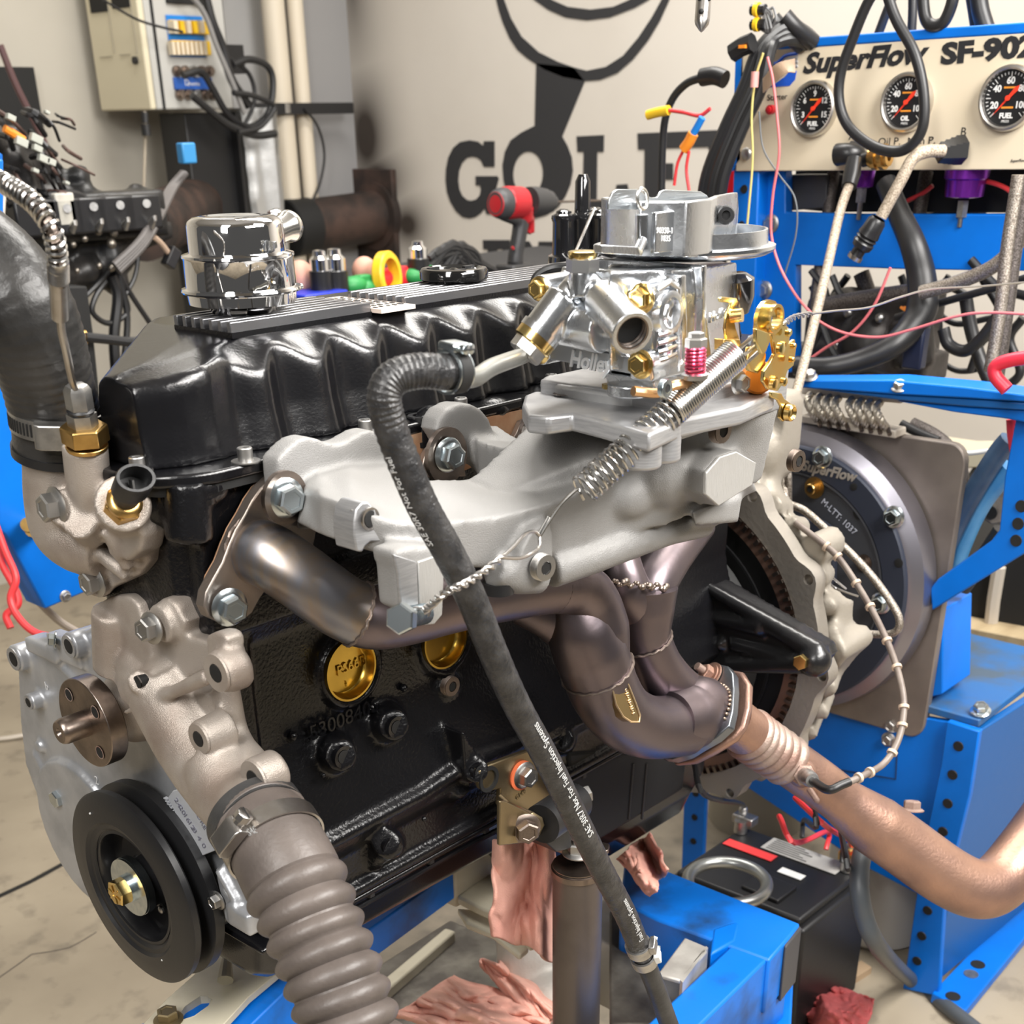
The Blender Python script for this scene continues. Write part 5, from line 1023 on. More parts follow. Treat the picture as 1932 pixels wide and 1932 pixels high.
G().lathe((XR_+.010,0,0), (1,0,0), [(0,.17),(.004,.168),(.006,.10),(.0,.06),(.0,.001)], 64).obj('flex_plate', deep_black, adp)
G().ring((XR_-.002,0,0), (1,0,0), .150, .147, .003, 80).obj('flex_rib', satin_black, adp)
G().lathe((.745,0,0), (1,0,0), [(0,.13),(.02,.14),(.03,.03)], 48).obj('crank_seal_housing', deep_black, adp)
# ribbed black bracket
Xb = .70
g = G(); b3 = lambda x, y, o=0: P(x, y, X=Xb+o)
g.prism([b3(1255,1262),(b3(1540,1262)),b3(1552,1245),b3(1545,1225),b3(1340,1105),b3(1315,1110),b3(1255,1165)], (.035,0,0))
for q_ in (((1330,1105),(1545,1232)), ((1265,1258),(1540,1252)), ((1335,1165),(1440,1182)), ((1440,1182),(1500,1205)), ((1380,1215),(1500,1245))): g.tube([b3(*q_[0]), b3(*q_[1])], [.006,.012] if q_[0][0] < 1340 else .007, 12)
g.ball(b3(1537,1245), .019); g.ball(b3(1360,1215), .008)
bkt = g.obj('ribbed_bracket', mat('satin_black_casting', (.010,.010,.011), .32, bump=.3, bscale=200, coat=.2), eng, voxel=.003, sm=4)
bolt(bkt, b3(1513,1248,-.018), (-1,-.1,.1), .0085, gold_zinc, 'hex', name='bolt')
# lobed lower edge of the adapter
# ---- cream bell casting beside the plenum
bh = thing('bell_housing', 'beige cast bell housing bolted behind the black engine', 'housing', P(1475,820,X=.84))
g = G()
g.prism([P(x,y,X=.83) for x,y in [(1405,765),(1420,745),(1450,738),(1478,745),(1484,765),(1478,850),(1465,900),(1450,915),(1420,920),(1400,900)]], (.04,0,0))
g.ball(P(1430,850,X=.83), .03, (1,1,1.2)); g.ball(P(1435,930,X=.83), .026)
for i in range(22):
    a = math.radians(-70+i*9); g.cyl((.80, -.215*math.cos(a), .212*math.sin(a)), (.85, -.195*math.cos(a), .195*math.sin(a)), .012, n=12)
g.cyl(P(1530,1040,X=.80), P(1530,1040,X=.80)+V((.05,0,0)), .018); g.cyl(P(1575,1230,X=.80), P(1575,1230,X=.80)+V((.07,0,0)), .014)
g.prism([P(x,y,X=.82) for x,y in [(1560,1150),(1580,1140),(1582,1220),(1600,1228),(1598,1245),(1560,1290),(1545,1290)]], (.04,0,0))
g.obj('casting', mat('beige_casting', (.30,.27,.225), .55, .3, bump=.4, bscale=200), bh, voxel=.005, sm=4)
# ---- power absorber disc on a square plate
XD = 1.06
ab = thing('power_absorber', 'blue-grey round dynamometer absorber with lettered rim', 'dynamometer', (XD, 0, -.18))
navy = mat('anodised_navy', (.030,.036,.055), .5, .25); rimm = mat('machined_rim', (.30,.29,.33), .34, .9)
G().lathe((XD,0,0), (1,0,0), [(0,.180),(.004,.186),(.012,.197),(.040,.200),(.050,.196)], 96).obj('rim', rimm, ab)
G().lathe((XD-.006,0,0), (1,0,0), [(0,.147),(0,.178),(.002,.180),(.010,.181)], 96, caps=False).obj('outer_face', navy, ab)
G().lathe((XD-.002,0,0), (1,0,0), [(-.004,.148),(-.004,.144),(0,.142),(.0015,.001)], 80, caps=False).obj('inner_face', mat('grey_anodised', (.07,.074,.085), .5, .3), ab)
G().prism([P(x,y,X=XD-.016) for x,y in [(1450,975),(1490,972),(1550,985),(1570,1000),(1575,1020),(1572,1100),(1540,1140),(1440,1140)]], (.012,0,0)).obj('centre_cover', navy, ab, bevel=.003)
G().lathe((XD-.06,0,0), (1,0,0), [(0,.04),(.05,.045),(.055,.06)], 40).obj('shaft_hub', dark_steel, ab)
sp_ = P(1511,883,X=XD-.0065)
text('SuperFlow', 'engraved_name', mat('engraving', (.42,.38,.33), .5, .5), sp_+V((0,0,-.002)), P(1613,906,X=XD-.0065)-sp_, (0,0,1), .0185, ab, depth=.0003, shear=.25, bold=.0006)
for px, py in ((1552,862),(1687,975),(1662,1138)): bolt(ab, P(px,py,X=XD-.007), (-1,0,0), .0105, zinc, 'flange', name='bolt')
bolt(ab, P(1537,920,X=XD-.006), (-1,0,0), .0075, brass, 'cap', name='cap_screw'); bolt(ab, P(1630,1062,X=XD-.003), (-1,0,0), .006, dark_steel, 'cap', name='cap_screw')
for px, py, r in ((1622,967,.0095),(1696,1062,.006),(1611,918,.005)): G().lathe(P(px,py,X=XD-.0035 if r>.009 else XD-.0065), (-1,0,0), [(.0006,r),(.0009,r*.8),(.0008,.0002)], 20, caps=False).obj('hole', deep_black, ab)  # flat black discs in place of shaded hole depth
text('M-LTT: 1037', 'hand_marking', mat('chalk_ink', (.50,.53,.62), .8), P(1548,948,X=XD-.008), P(1606,1005,X=XD-.008)-P(1548,948,X=XD-.008), (0,0,1), .012, ab, depth=.0001)
# square plate
pc2 = [(-.205,-.205),(.205,-.205),(.205,.195),(-.205,.195)]
rp = []
for cy_, cz_, a0 in ((-.185,-.185,180),(.18,-.185,270),(.18,.172,0),(-.185,.172,90)):
    for k in range(7): a = math.radians(a0+15*k); rp.append(V((1.115, cy_+.022*math.cos(a), cz_+.026*math.sin(a))))
mp = thing('mounting_plate', 'square brown-grey steel plate with rounded corners behind the disc', 'plate', (1.115,0,-.21))
G().prism(rp, (.014,0,0)).obj('plate', mat('scaled_plate_steel', (.30,.26,.225), .5, .6, bump=.3, bscale=90, col2=(.20,.17,.15), cscale=9), mp, bevel=.002)
bolt(mp, P(1694,1204,X=1.114), (-1,0,0), .010, dark_steel, 'flange', name='bolt')
# ---- blue dynamometer stand
st_ = thing('dynamometer_stand', 'bright blue perforated steel stand under the absorber', 'stand', (1.15,-.25,FZ))
def bs(pts, X, dep, name, m=blue_paint, **k): return G().prism([P(x,y,X=X) for x,y in pts], (dep,0,0)).obj(name, m, st_, bevel=.002, **k)
col = bs([(1650,1150),(1780,1150),(1778,1310),(1735,1320),(1700,1300),(1655,1318)], 1.13, .09, 'column')
G().box(((1.12+1.30)/2+.06, -.10, -.165), (.30,.36,.012)).obj('table_top', mat('worn_blue_top', (.012,.11,.32), .45, bump=.2, bscale=80, col2=(.05,.085,.13), cscale=12, cmix=(.45,.62), detail=9), st_, bevel=.002)
fp_ = bs([(1540,1325),(1640,1338),(1786,1361),(1848,1380),(1775,1710),(1640,1640),(1400,1480),(1310,1420),(1330,1300)], 1.12, .012, 'front_panel')
leg = bs([(1786,1361),(1848,1380),(1830,1500),(1805,1600),(1782,1700),(1770,1880),(1703,1866),(1740,1610),(1775,1440)], 1.105, .012, 'leg')
for px, py in ((1808,1408),(1797,1462),(1788,1516),(1779,1569),(1750,1718),(1739,1766),(1730,1813)): G().lathe(P(px,py,X=1.1045), (-1,0,0), [(0,.0075),(.0012,.0068),(.0011,.0002)], 20, caps=False).obj('hole', deep_black, leg)  # leg holes drawn as black discs, their inner dark is colour
G().prism([P(x,y,X=1.12) for x,y in [(1848,1380),(1932,1310),(2100,1200),(2100,1600),(1932,1650),(1880,1800),(1770,1880)]], (.0,.0,.0)) 
g = G(); a, b = P(1848,1380,X=1.12), P(1775,1880,X=1.12)
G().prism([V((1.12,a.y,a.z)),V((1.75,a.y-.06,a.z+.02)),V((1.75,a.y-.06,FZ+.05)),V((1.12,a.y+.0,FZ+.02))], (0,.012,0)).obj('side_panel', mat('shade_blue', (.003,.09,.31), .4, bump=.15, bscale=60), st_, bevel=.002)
G().prism([P(x,y,Z=FZ+.02) for x,y in [(1758,1873),(1822,1907),(1990,1700),(1940,1680)]], (0,0,-.018)).obj('foot', blue_paint, st_, bevel=.002)
for px, py, m_ in ((1798,1880,deep_black),(1832,1838,dull_zinc),(1845,1820,deep_black)): G().cyl(P(px,py,Z=FZ+.0202), P(px,py,Z=FZ+.0202)+V((0,0,.001)), .011, n=18).obj('foot_slot', m_, st_)
lg2 = bs([(1300,1440),(1334,1440),(1325,1640),(1318,1660),(1285,1650),(1290,1500)], 1.14, .010, 'rear_leg')
for k in range(5): G().lathe(P(1315-2.2*k,1452+45*k,X=1.1395), (-1,0,0), [(0,.006),(.0012,.0056),(.0011,.0002)], 16, caps=False).obj('hole', deep_black, lg2)  # black discs give the dark of the punched holes
for px, py in ((1683,1368),(1677,1395)): bolt(st_, P(px,py,X=1.119), (-1,0,0), .008, dull_zinc, 'flange', name='bolt')
bolt(st_, P(1682,1287,X=1.128), (-1,0,0), .008, dull_zinc, 'flange', name='bolt'); bolt(st_, P(1850,1342,X=1.135), (-.3,0,1), .010, zinc, 'flange', name='bolt')
for pts in ([(1545,1445),(1600,1455),(1690,1470),(1695,1380)], [(1640,1350),(1640,1342)]): G().tube([P(x,y,X=1.1195) for x,y in pts], .0012, 6).obj('panel_seam', mat('seam_navy', (.004,.03,.10), .6), st_)
# upper arm and diagonal brace
arm = bs([(1508,718),(1680,717),(1820,730),(1960,748),(1960,760),(1830,752),(1700,745),(1512,732)], 1.06, .05, 'upper_arm')
for px, py in ((1528,712),(1697,732)): bolt(arm, P(px,py,X=1.065), (-.4,-.1,1), .0075, dull_zinc, 'flange', name='bolt')
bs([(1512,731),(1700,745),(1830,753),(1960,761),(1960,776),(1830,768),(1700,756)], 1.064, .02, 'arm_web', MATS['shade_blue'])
bs([(1690,757),(1830,768),(1960,775),(1960,802),(1895,790),(1800,778)], 1.07, .04, 'lower_chord', blue_paint)
bs([(1770,1092),(1870,1020),(1885,1000),(1895,900),(1918,780),(1990,800),(1990,1010),(1932,1045),(1850,1095),(1758,1152),(1755,1110)], 1.09, .014, 'diagonal_brace')
for px, py in ((1927,955),(1921,988),(1917,1020)): G().lathe(P(px,py,X=1.0895), (-1,0,0), [(0,.0075),(.0012,.007),(.0011,.0002)], 18, caps=False).obj('hole', deep_black, st_)  # brace holes: black discs coloured as the shade inside
# wire rope isolator
iso = thing('rope_isolator', 'row of twisted wire rope loops between two beige bars', 'isolator', P(1590,800,X=1.10))
creamb = mat('beige_bar', (.58,.52,.44), .5, .3)
G().prism([P(x,y,X=1.10) for x,y in [(1512,728),(1700,748),(1700,762),(1512,744)]], (.03,0,0)).obj('bar', creamb, iso, bevel=.002)
G().prism([P(x,y,X=1.095) for x,y in [(1510,783),(1690,812),(1690,828),(1510,798)]], (.03,0,0)).obj('bar', creamb, iso, bevel=.002)
rope = mat('wire_rope', (.55,.50,.42), .4, .8, bump=.8, bscale=500)
for k in range(8):
    x = 1528+k*17.5+(8 if k > 3 else 0); y = 742+k*2.2
    pts = smooth([P(x+4,y,X=1.105), P(x-5,y+14,X=1.085), P(x+4,y+36,X=1.082), P(x+15,y+52,X=1.10)], 14)[0]
    for ph in range(3):
        q_ = []; u = frame(pts[1]-pts[0])[0]
        for i, p in enumerate(pts):
            T = (pts[min(i+1,len(pts)-1)]-pts[max(i-1,0)]).normalized(); u = (u-T*u.dot(T)).normalized(); a = i*.5+ph*2.1; q_.append(p+u*(.0022*math.cos(a))+T.cross(u)*(.0022*math.sin(a)))
        G().tube(q_, .0031, 6).obj('rope_loop' if ph == 0 else 'rope_strand', rope, iso)
    G().tube([P(x+14,y+44,X=1.10), P(x+20,y+62,X=1.09)], .0030, 8).obj('rope_end', dark_steel, iso)
# ---- downpipe
dp = thing('downpipe', 'rust-brown exhaust downpipe with bellows leaving the collector', 'exhaust pipe', P(1700,1600,X=.9))
fc2 = fc+fd*.015
G().prism([flat_px(x+6,y+4,fc2,fd) for x,y in [(1330,1262),(1360,1256),(1392,1262),(1406,1285),(1404,1330),(1395,1365),(1378,1388),(1340,1412),(1300,1432),(1262,1436),(1290,1400)]], fd*.009).obj('flange', rust_pipe, dp, bevel=.003)
G().prism([flat_px(x+22,y+8,fc2+fd*.009,fd) for x,y in [(1360,1262),(1384,1268),(1390,1300),(1384,1350),(1370,1372),(1330,1396),(1340,1330)]], fd*.008).obj('flange', rust_pipe, dp, bevel=.004)
ds = [fc2+fd*.012]
def dpt(px, py, d): return P(px, py, D=d)
d_a = ((fc2-CAM).dot(cb*-1))
pp_ = [(1392,1368,d_a+.02),(1430,1398,d_a+.05),(1480,1432,d_a+.08),(1545,1478,d_a+.105),(1620,1535,d_a+.13),(1700,1592,d_a+.15),(1790,1655,d_a+.165),(1848,1678,d_a+.175),(1890,1660,d_a+.19),(1940,1600,d_a+.21),(1990,1530,d_a+.24)]
dpp = [dpt(*p) for p in pp_]
G().tube([dpp[0]-(dpp[1]-dpp[0])*.4]+dpp[:2], .0255, 32).obj('inlet_tube', rust_pipe, dp)
bsamp, _ = smooth(dpp[:4], 40); L = 0; prof_p, prof_r = [], []
for i in range(18, 88):
    prof_p.append(bsamp[i]); prof_r.append(.0258+.0032*abs(math.sin((i-18)/70*math.pi*6)))
G().tube(prof_p, prof_r, 40).obj('bellows', rust_lite, dp)
tb_ = smooth(dpp, 10); rr_ = [.0262 if i < 36 else (.0262+(.0345-.0262)*min(1,(i-36)/8)) for i in range(len(tb_[0]))]
G().tube(tb_[0][20:], rr_[20:], 40).obj('pipe', rust_pipe, dp)
weld_o = tb_[0][70]
# oxygen sensor
o1 = P(1515,1460,D=d_a+.065); od = (P(1545,1482,D=d_a+.0)-o1).normalized()
G().lathe(o1-od*.012, od, [(0,.016),(.010,.0155),(.014,.0125)], 28).obj('sensor_bung', rust_pipe, dp)
bolt(dp, P(1720,1530,D=d_a+.16), (.3,.2,1), .010, rust_lite, 'flange', name='bung_bolt'); g = G()
for k in range(14): g.ball(dpt(1541-k*1.2, 1510-k*1.8, d_a+.078)+V((0,0,.0)), .0035, n=8, m=5)
g.obj('weld_bead', rust_lite, dp)
os_ = thing('oxygen_sensor', 'oxygen sensor with knotted brown lead screwed into the rusty pipe', 'sensor', o1)
G().lathe(o1+od*.002, od, [(0,.012),(.008,.012),(.009,.0095)], 6).obj('hex', rust_lite, os_); G().lathe(o1+od*.011, od, [(0,.0088),(.022,.0085),(.024,.0075),(.030,.007)], 24).obj('body', dull_zinc, os_)
oe = o1+od*.038; gg = [oe]+[P(*p) for p in ()]
lead = [oe, P(1562,1490,D=d_a-.01), P(1590,1480,D=d_a-.01), P(1625,1465,D=d_a), P(1668,1440,D=d_a+.02), P(1695,1395,D=d_a+.03), P(1705,1340,D=d_a+.04), P(1700,1290,D=d_a+.05), P(1680,1225,D=d_a+.07), P(1650,1160,D=d_a+.09), P(1615,1100,D=d_a+.11), P(1580,1050,D=d_a+.12), P(1545,1020,D=d_a+.13), P(1500,985,D=d_a+.14)]
ls_, _ = smooth(lead, 8); G().tube(ls_, .0036, 12).obj('lead', mat('brown_lead', (.20,.165,.14), .45, col2=(.13,.10,.085), cscale=40), os_)
G().tube(ls_[:20], .0046, 12).obj('sleeve', satin_black, os_)
for i in [23,27,36,44,49,60,66,74,80,88,93]: T = (ls_[min(i+1,len(ls_)-1)]-ls_[i-1]).normalized(); G().ring(ls_[i]-T*.002, T, .0056, .003, .0035, 14).obj('cable_tie', mat('tan_tie', (.52,.40,.30), .5), os_)
# braided loops in front of the disc
bl = thing('braided_loop_line', 'thin steel-braided line looping down in front of the round disc', 'hose', P(1600,1100,X=.95))
lpts = [P(1480,898,X=.95), P(1484,945,X=.93), P(1520,965,X=.93), P(1570,1010,X=.93), P(1630,1070,X=.93), P(1670,1120,X=.93), P(1696,1165,X=.93), P(1690,1192,X=.93), P(1655,1197,X=.93), P(1615,1185,X=.93), P(1568,1130,X=.95)]
G().tube(lpts, .0048, 14, sub=10).obj('line', braid, bl)
G().tube([P(1487,960,X=.95),P(1487,905,X=.94),P(1485,880,X=.94)], .0048, 12, sub=4).obj('line', braid, bl)
tw2 = thing('wire_ties', 'two short twisted silver wires beside the knotted lead', 'wire', P(1570,1090,X=.86))
for pts in ([(1510,1068),(1535,1080),(1560,1098),(1590,1120),(1622,1125)], [(1545,1066),(1570,1085),(1595,1108)]): G().tube([P(x,y,X=.86)+V((0,.002*math.sin(i*2),.003*math.cos(i*2))) for i,(x,y) in enumerate(pts)], .0013, 6, sub=6).obj('wire', wire_steel, tw2)
g = G()
for ph in (0,3.14):
    q_ = [P(1540+k*1.5, 1086+k*1.1, X=.858)+V((0,.002*math.cos(k*.8+ph),.002*math.sin(k*.8+ph))) for k in range(24)]; g.tube(q_, .0012, 6)
g.obj('twist', wire_steel, tw2)
# ---- engine support bracket and prop
br_ = thing('engine_mount_bracket', 'folded gold-zinc steel mount bracket bolted to the block side', 'bracket', P(960,1590,Y=-.14))
olive = mat('olive_zinc', (.30,.235,.135), .34, .9, bump=.1, bscale=200, col2=(.22,.17,.10), cscale=18)
YB = -.150
def yb(x, y, o=0): return P(x, y, Y=YB-o)
G().prism([yb(*p) for p in [(903,1475),(905,1455),(920,1445),(960,1430),(1010,1412),(1040,1400),(1052,1420),(1050,1470),(1056,1520),(1015,1540),(980,1550),(943,1520),(945,1488),(935,1490),(920,1495),(908,1490)]], (0,.006,0)).obj('back_plate', olive, br_, bevel=.001)
G().prism([yb(939,1500), yb(939,1520), yb(943,1590), yb(1000,1590,.03), yb(1012,1580,.06), yb(1022,1560,.062), yb(1018,1545,.06), yb(1000,1535,.055), yb(955,1515,.01)], (.0045,.0,.0)).obj('front_ear', olive, br_, bevel=.001)
G().prism([P(x,y,Y=-.21) for x,y in [(943,1512),(955,1512),(1000,1534),(1018,1546),(1022,1562),(1012,1580),(995,1590),(943,1596)]], (0,.004,0)).obj('front_plate', olive, br_, bevel=.001)
G().prism([P(x,y,Y=-.17) for x,y in [(1025,1465),(1060,1470),(1092,1485),(1110,1520),(1100,1535),(1060,1500),(1035,1480)]], (0,.005,0)).obj('rear_ear', olive, br_, bevel=.001)
bolt(br_, yb(988,1462,.002), (-.1,-1,0), .0098, dull_zinc, 'flange', name='bolt'); G().ring(yb(982,1462), (-.1,-1,0), .0145, .010, .003, 32).obj('paint_ring', mat('orange_mark', (.75,.16,.06), .5), br_)
G().lathe(yb(922,1470,.001), (0,-1,0), [(-.006,.0002),(-.006,.0085),(.001,.009),(.0012,.0125),(-.001,.0125)], 24, caps=False).obj('slot', deep_black, br_)
text('0149', 'stamp', olive, yb(975,1510,.0008), (1,0,.2), (0,0,1), .007, br_, depth=.0003)
ta, tb2 = P(1005,1560,Y=-.205), P(1085,1518,Y=-.19)
G().cyl(P(1022,1555,Y=-.205), P(1085,1512,Y=-.195), .0185, n=32).obj('spacer_tube', satin_black, br_); bolt(br_, P(990,1562,Y=-.212), (-.5,-.85,.0), .0105, dark_steel, 'flange', name='bolt'); bolt(br_, P(1095,1502,Y=-.19), (.9,-.4,.1), .0085, dull_zinc, 'flange', name='nut')
pr = thing('support_post', 'brown steel prop tube with holes standing under the mount bracket', 'post', P(1090,1932,Y=-.20))
ptp = P(1090,1625,Y=-.20); xx, yy_ = ptp.x, -.20
G().cyl((xx,yy_,FZ+.06), (xx,yy_,ptp.z-.005), .0243, n=48).obj('tube', mat('brown_steel_tube', (.16,.135,.12), .42, .8, bump=.15, bscale=200, col2=(.115,.095,.085), cscale=12), pr)
G().ring((xx,yy_,ptp.z-.012), (0,0,1), .0258, .022, .006, 48).obj('collar', dark_steel, pr); G().lathe((xx,yy_,ptp.z-.004), (0,0,1), [(0,.0245),(.001,.0245),(.001,.001)], 40).obj('top_cap', dark_steel, pr)
for k in range(5): 
    z = P(1130,1700+33*k,Y=-.215).z+.018; d_ = V((math.cos(-.35), math.sin(-.35), 0)); G().lathe(V((xx,yy_,z)), d_, [(.0205,.0048),(.0238,.0050),(.0246,.0062),(.0240,.0070)], 20, caps=False).obj('adjust_hole', rust_lite, pr); G().cyl(V((xx,yy_,z))+d_*.02, V((xx,yy_,z))+d_*.0242, .0052, n=18).obj('hole_bore', deep_black, pr)
G().prism([P(x,y,Z=ptp.z+.004) for x,y in [(1022,1596),(1048,1578),(1110,1590),(1150,1600),(1148,1612),(1120,1622),(1060,1612)]], (0,0,.005)).obj('saddle_plate', dark_steel, pr, bevel=.001); bolt(pr, (xx,yy_,ptp.z+.009), (0,0,1), .011, dull_zinc, 'flange', name='bolt'); G().cyl((xx,yy_,ptp.z+.009),(xx,yy_,ptp.z+.026),.0075,n=20).obj('stud', dull_zinc, pr)
G().box((xx,yy_,FZ+.03),(.12,.12,.06)).obj('foot', dark_steel, pr)
G().prism([P(x,y,Y=-.20) for x,y in [(1030,1570),(1075,1560),(1080,1600),(1050,1608),(1030,1590)]], (0,.05,0)).obj('web', satin_black, pr, bevel=.001)
# ================================================================ instrument console
FWD = -cb
def pxs(p, n): return n*((V(p)-CAM).dot(FWD))/FPX
XP = 1.30
def cp(x, y, o=0): return P(x, y, X=XP-o)
con = thing('instrument_console', 'cream dyno control panel with three black gauges and bold lettering', 'control panel', P(1390,325,X=XP))
A_, B_, C_, D_ = cp(1399,98), cp(2200,45), cp(2200,318), cp(1388,323)
G().prism([A_,B_,C_,D_], (.006,0,0)).obj('face_panel', cream, con, bevel=.001)
G().prism([cp(1399,98,.001),cp(2200,45,.001),cp(2200,22,.001),cp(1399,80,.001)], (.22,0,0)).obj('top_trim', blue_paint, con, bevel=.002)
G().prism([cp(1388,98),cp(1402,98),cp(1396,300),cp(1380,323)], (.12,0,0)).obj('side_trim', blue_paint, con)
G().box((XP+.11, (A_.y+B_.y)/2, A_.z-.04), (.20, abs(A_.y-B_.y)-.01, .10)).obj('housing', satin_black, con)
tr = lambda a, b: P(b[0],b[1],X=XP-.0005)-P(a[0],a[1],X=XP-.0005)
def ctext(s_, x, y, x2, y2, h, name='lettering', m=ink, **k):
    p = P(x,y,X=XP-.0004); p2 = P(x2,y2,X=XP-.0004); hh = pxs(p,h)*1.18
    o = text(s_, name, m, p, p2-p, (0,0,1), hh, con, depth=.0002, **k)
    xs_ = [(V(v.co)-p).dot((p2-p).normalized()) for v in o.data.vertices]; wd = max(xs_); f_ = (p2-p).length/wd; r_ = (p2-p).normalized()
    for v in o.data.vertices: c_ = V(v.co)-p; a_ = c_.dot(r_); v.co = V(v.co) + r_*(a_*(f_-1))
    return o
ctext('SuperFlow', 1514,138,1752,116,38, shear=.28, bold=.0014); ctext('SF-902', 1775,120,1955,104,39, bold=.0016)
ctext('Starter', 1447,190,1485,187,12); ctext('A', 1601,264,1612,264,17); ctext('B', 1811,256,1822,256,17); ctext('Oil P.', 1656,274,1698,273,15); ctext('Man P.', 1711,273,1764,271,15); ctext('SuperFlow', 1906,306,1935,305,6, shear=.3)
# wave emblem
lb = mat('logo_blue', (.01,.09,.55), .5); lgy = mat('logo_grey', (.35,.35,.37), .5)
G().prism([cp(1445,165,.0006),cp(1462,158,.0006),(cp(1480,145,.0006)),cp(1490,134,.0006),cp(1503,134,.0006),cp(1500,150,.0006),cp(1490,162,.0006)], (.0005,0,0)).obj('emblem', lb, con)
for k in range(4): G().tube([cp(1445,148-k*9,.0006),cp(1465,146-k*9,.0006),cp(1482,132-k*9,.0006),cp(1505,124-k*8,.0006)], .0022, 4, sub=6).obj('emblem_stripe', lb if k == 3 else lgy, con)
def gauge(x, y, r, nums, name2, small='PRESS', ndl=None):
    c = cp(x, y, .001); R_ = pxs(c, r)*1.02; XM = V((-1,0,0))
    g_ = bpy.data.objects.new('gauge', None); sc.collection.objects.link(g_); put(g_, con)
    G().lathe(c, XM, [(-.004,R_),(.006,R_),(.010,R_*.97),(.011,R_*.90),(.010,R_*.85),(.004,R_*.82)], 56, caps=False).obj('bezel', mat('satin_bezel', (.62,.60,.57), .3, 1.), g_)
    G().lathe(c+XM*.003, XM, [(0,R_*.84),(.0003,R_*.83),(.0003,.0002)], 48, caps=False).obj('dial', mat('dial_black', (.008,.008,.009), .45), g_)
    R_ *= .82; up = V((0,0,1)); rt = V((0,-1,0)); fc_ = c+XM*.0037
    g = G()
    for k in range(31):
        a = math.radians(225-270*k/30); l = .10 if k % 5 else .2; d_ = rt*math.cos(a)+up*math.sin(a); g.box(fc_+d_*R_*(.95-l/2), (.0003, R_*.025, R_*l), (V((1,0,0)), d_.cross(V((1,0,0))), d_))
    g.obj('dial_marks', white, g_)
    for i, s_ in enumerate(nums):
        a = math.radians(205-230*i/(len(nums)-1)); d_ = rt*math.cos(a)+up*math.sin(a); text(s_, 'dial_number', white, fc_+d_*R_*.62-up*R_*.1, rt, up, R_*.34, g_, depth=.0001, bold=R_*.012, align='CENTER')
    text(name2, 'dial_word', white, fc_-up*R_*.72, rt, up, R_*.26, g_, depth=.0001, bold=R_*.012, align='CENTER'); text(small, 'dial_word', white, fc_-up*R_*.88, rt, up, R_*.13, g_, depth=.0001, align='CENTER')
    og = mat('dial_orange', (.80,.30,.03), .5)
    text('PRO-RACE', 'dial_word', og, fc_+up*R_*.34, rt, up, R_*.13, g_, depth=.0001, align='CENTER') if False else G().box(fc_+up*R_*.38, (.0003,R_*.5,R_*.07)).obj('dial_word', og, g_)
    G().box(fc_-up*R_*.34, (.0003,R_*.5,R_*.07)).obj('dial_word', og, g_)
    nd = rt*math.cos(math.radians(228))+up*math.sin(math.radians(228)); sd_ = nd.cross(V((1,0,0))); q0 = c+XM*.0055
    G().prism([q0+nd*R_*.85, q0+sd_*R_*.045, q0-nd*R_*.45+sd_*R_*.09, q0-nd*R_*.62, q0-nd*R_*.45-sd_*R_*.09, q0-sd_*R_*.045], (.0008,0,0)).obj('needle', mat('needle_red', (.85,.05,.02), .4), g_)
    G().cyl(q0, q0+XM*.002, R_*.10, n=16).obj('needle_hub', MATS['needle_red'], g_)
gauge(1538,205,47,['3','6','9','12','15'],'FUEL'); gauge(1713,193,50,['20','40','60','80','100'],'OIL'); gauge(1905,185,55,['20','40','60','80','100'],'FUEL')
c = cp(1457,207,.004); G().lathe(c, (-1,0,0), [(0,.006),(.008,.006),(.008,.004),(.012,.004),(.013,.0002)], 20).obj('starter_button', red_plastic, con)
for x, y in ((1408,290),): G().ball(cp(x,y,.002), .0085, (.5,1,1)).obj('screw_head', dull_zinc, con)
# ---- blue frame of the console
fr = thing('console_frame', 'blue perforated upright and cross beam carrying the instrument console', 'frame', P(1400,690,X=XP))
def cs_(pts, X, dep, name, m=blue_paint): return G().prism([P(x,y,X=X) for x,y in pts], (dep,0,0)).obj(name, m, fr, bevel=.002)
cs_([(1384,322),(1432,322),(1425,520),(1420,760),(1372,760),(1376,520)], XP+.004, .03, 'upright')
cs_([(1436,322),(1482,322),(1482,400),(1600,404),(1960,404),(1960,512),(1700,508),(1500,500),(1500,700),(1425,720),(1432,520)], XP+.03, .02, 'cross_beam')
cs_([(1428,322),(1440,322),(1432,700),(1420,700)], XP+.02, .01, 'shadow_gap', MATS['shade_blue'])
for x, y in ((1404,357),(1399,425)): G().lathe(P(x,y,X=XP+.0035), (-1,0,0), [(0,.006),(.0012,.0055),(.0011,.0002)], 16, caps=False).obj('hole', deep_black, fr)  # upright's holes are black discs, shade put in as colour
for x, y in ((1455,422),(1443,547)): bolt(fr, P(x,y,X=XP+.029), (-1,0,0), .0095, dull_zinc, 'flange', name='bolt')
cs_([(1484,330),(1560,330),(1560,392),(1484,398)], XP+.06, .05, 'relay_box', mat('charcoal_box', (.05,.05,.055), .5))
cs_([(1500,322),(2000,318),(2000,402),(1560,400),(1500,394)], XP+.12, .01, 'shade_board', deep_black)
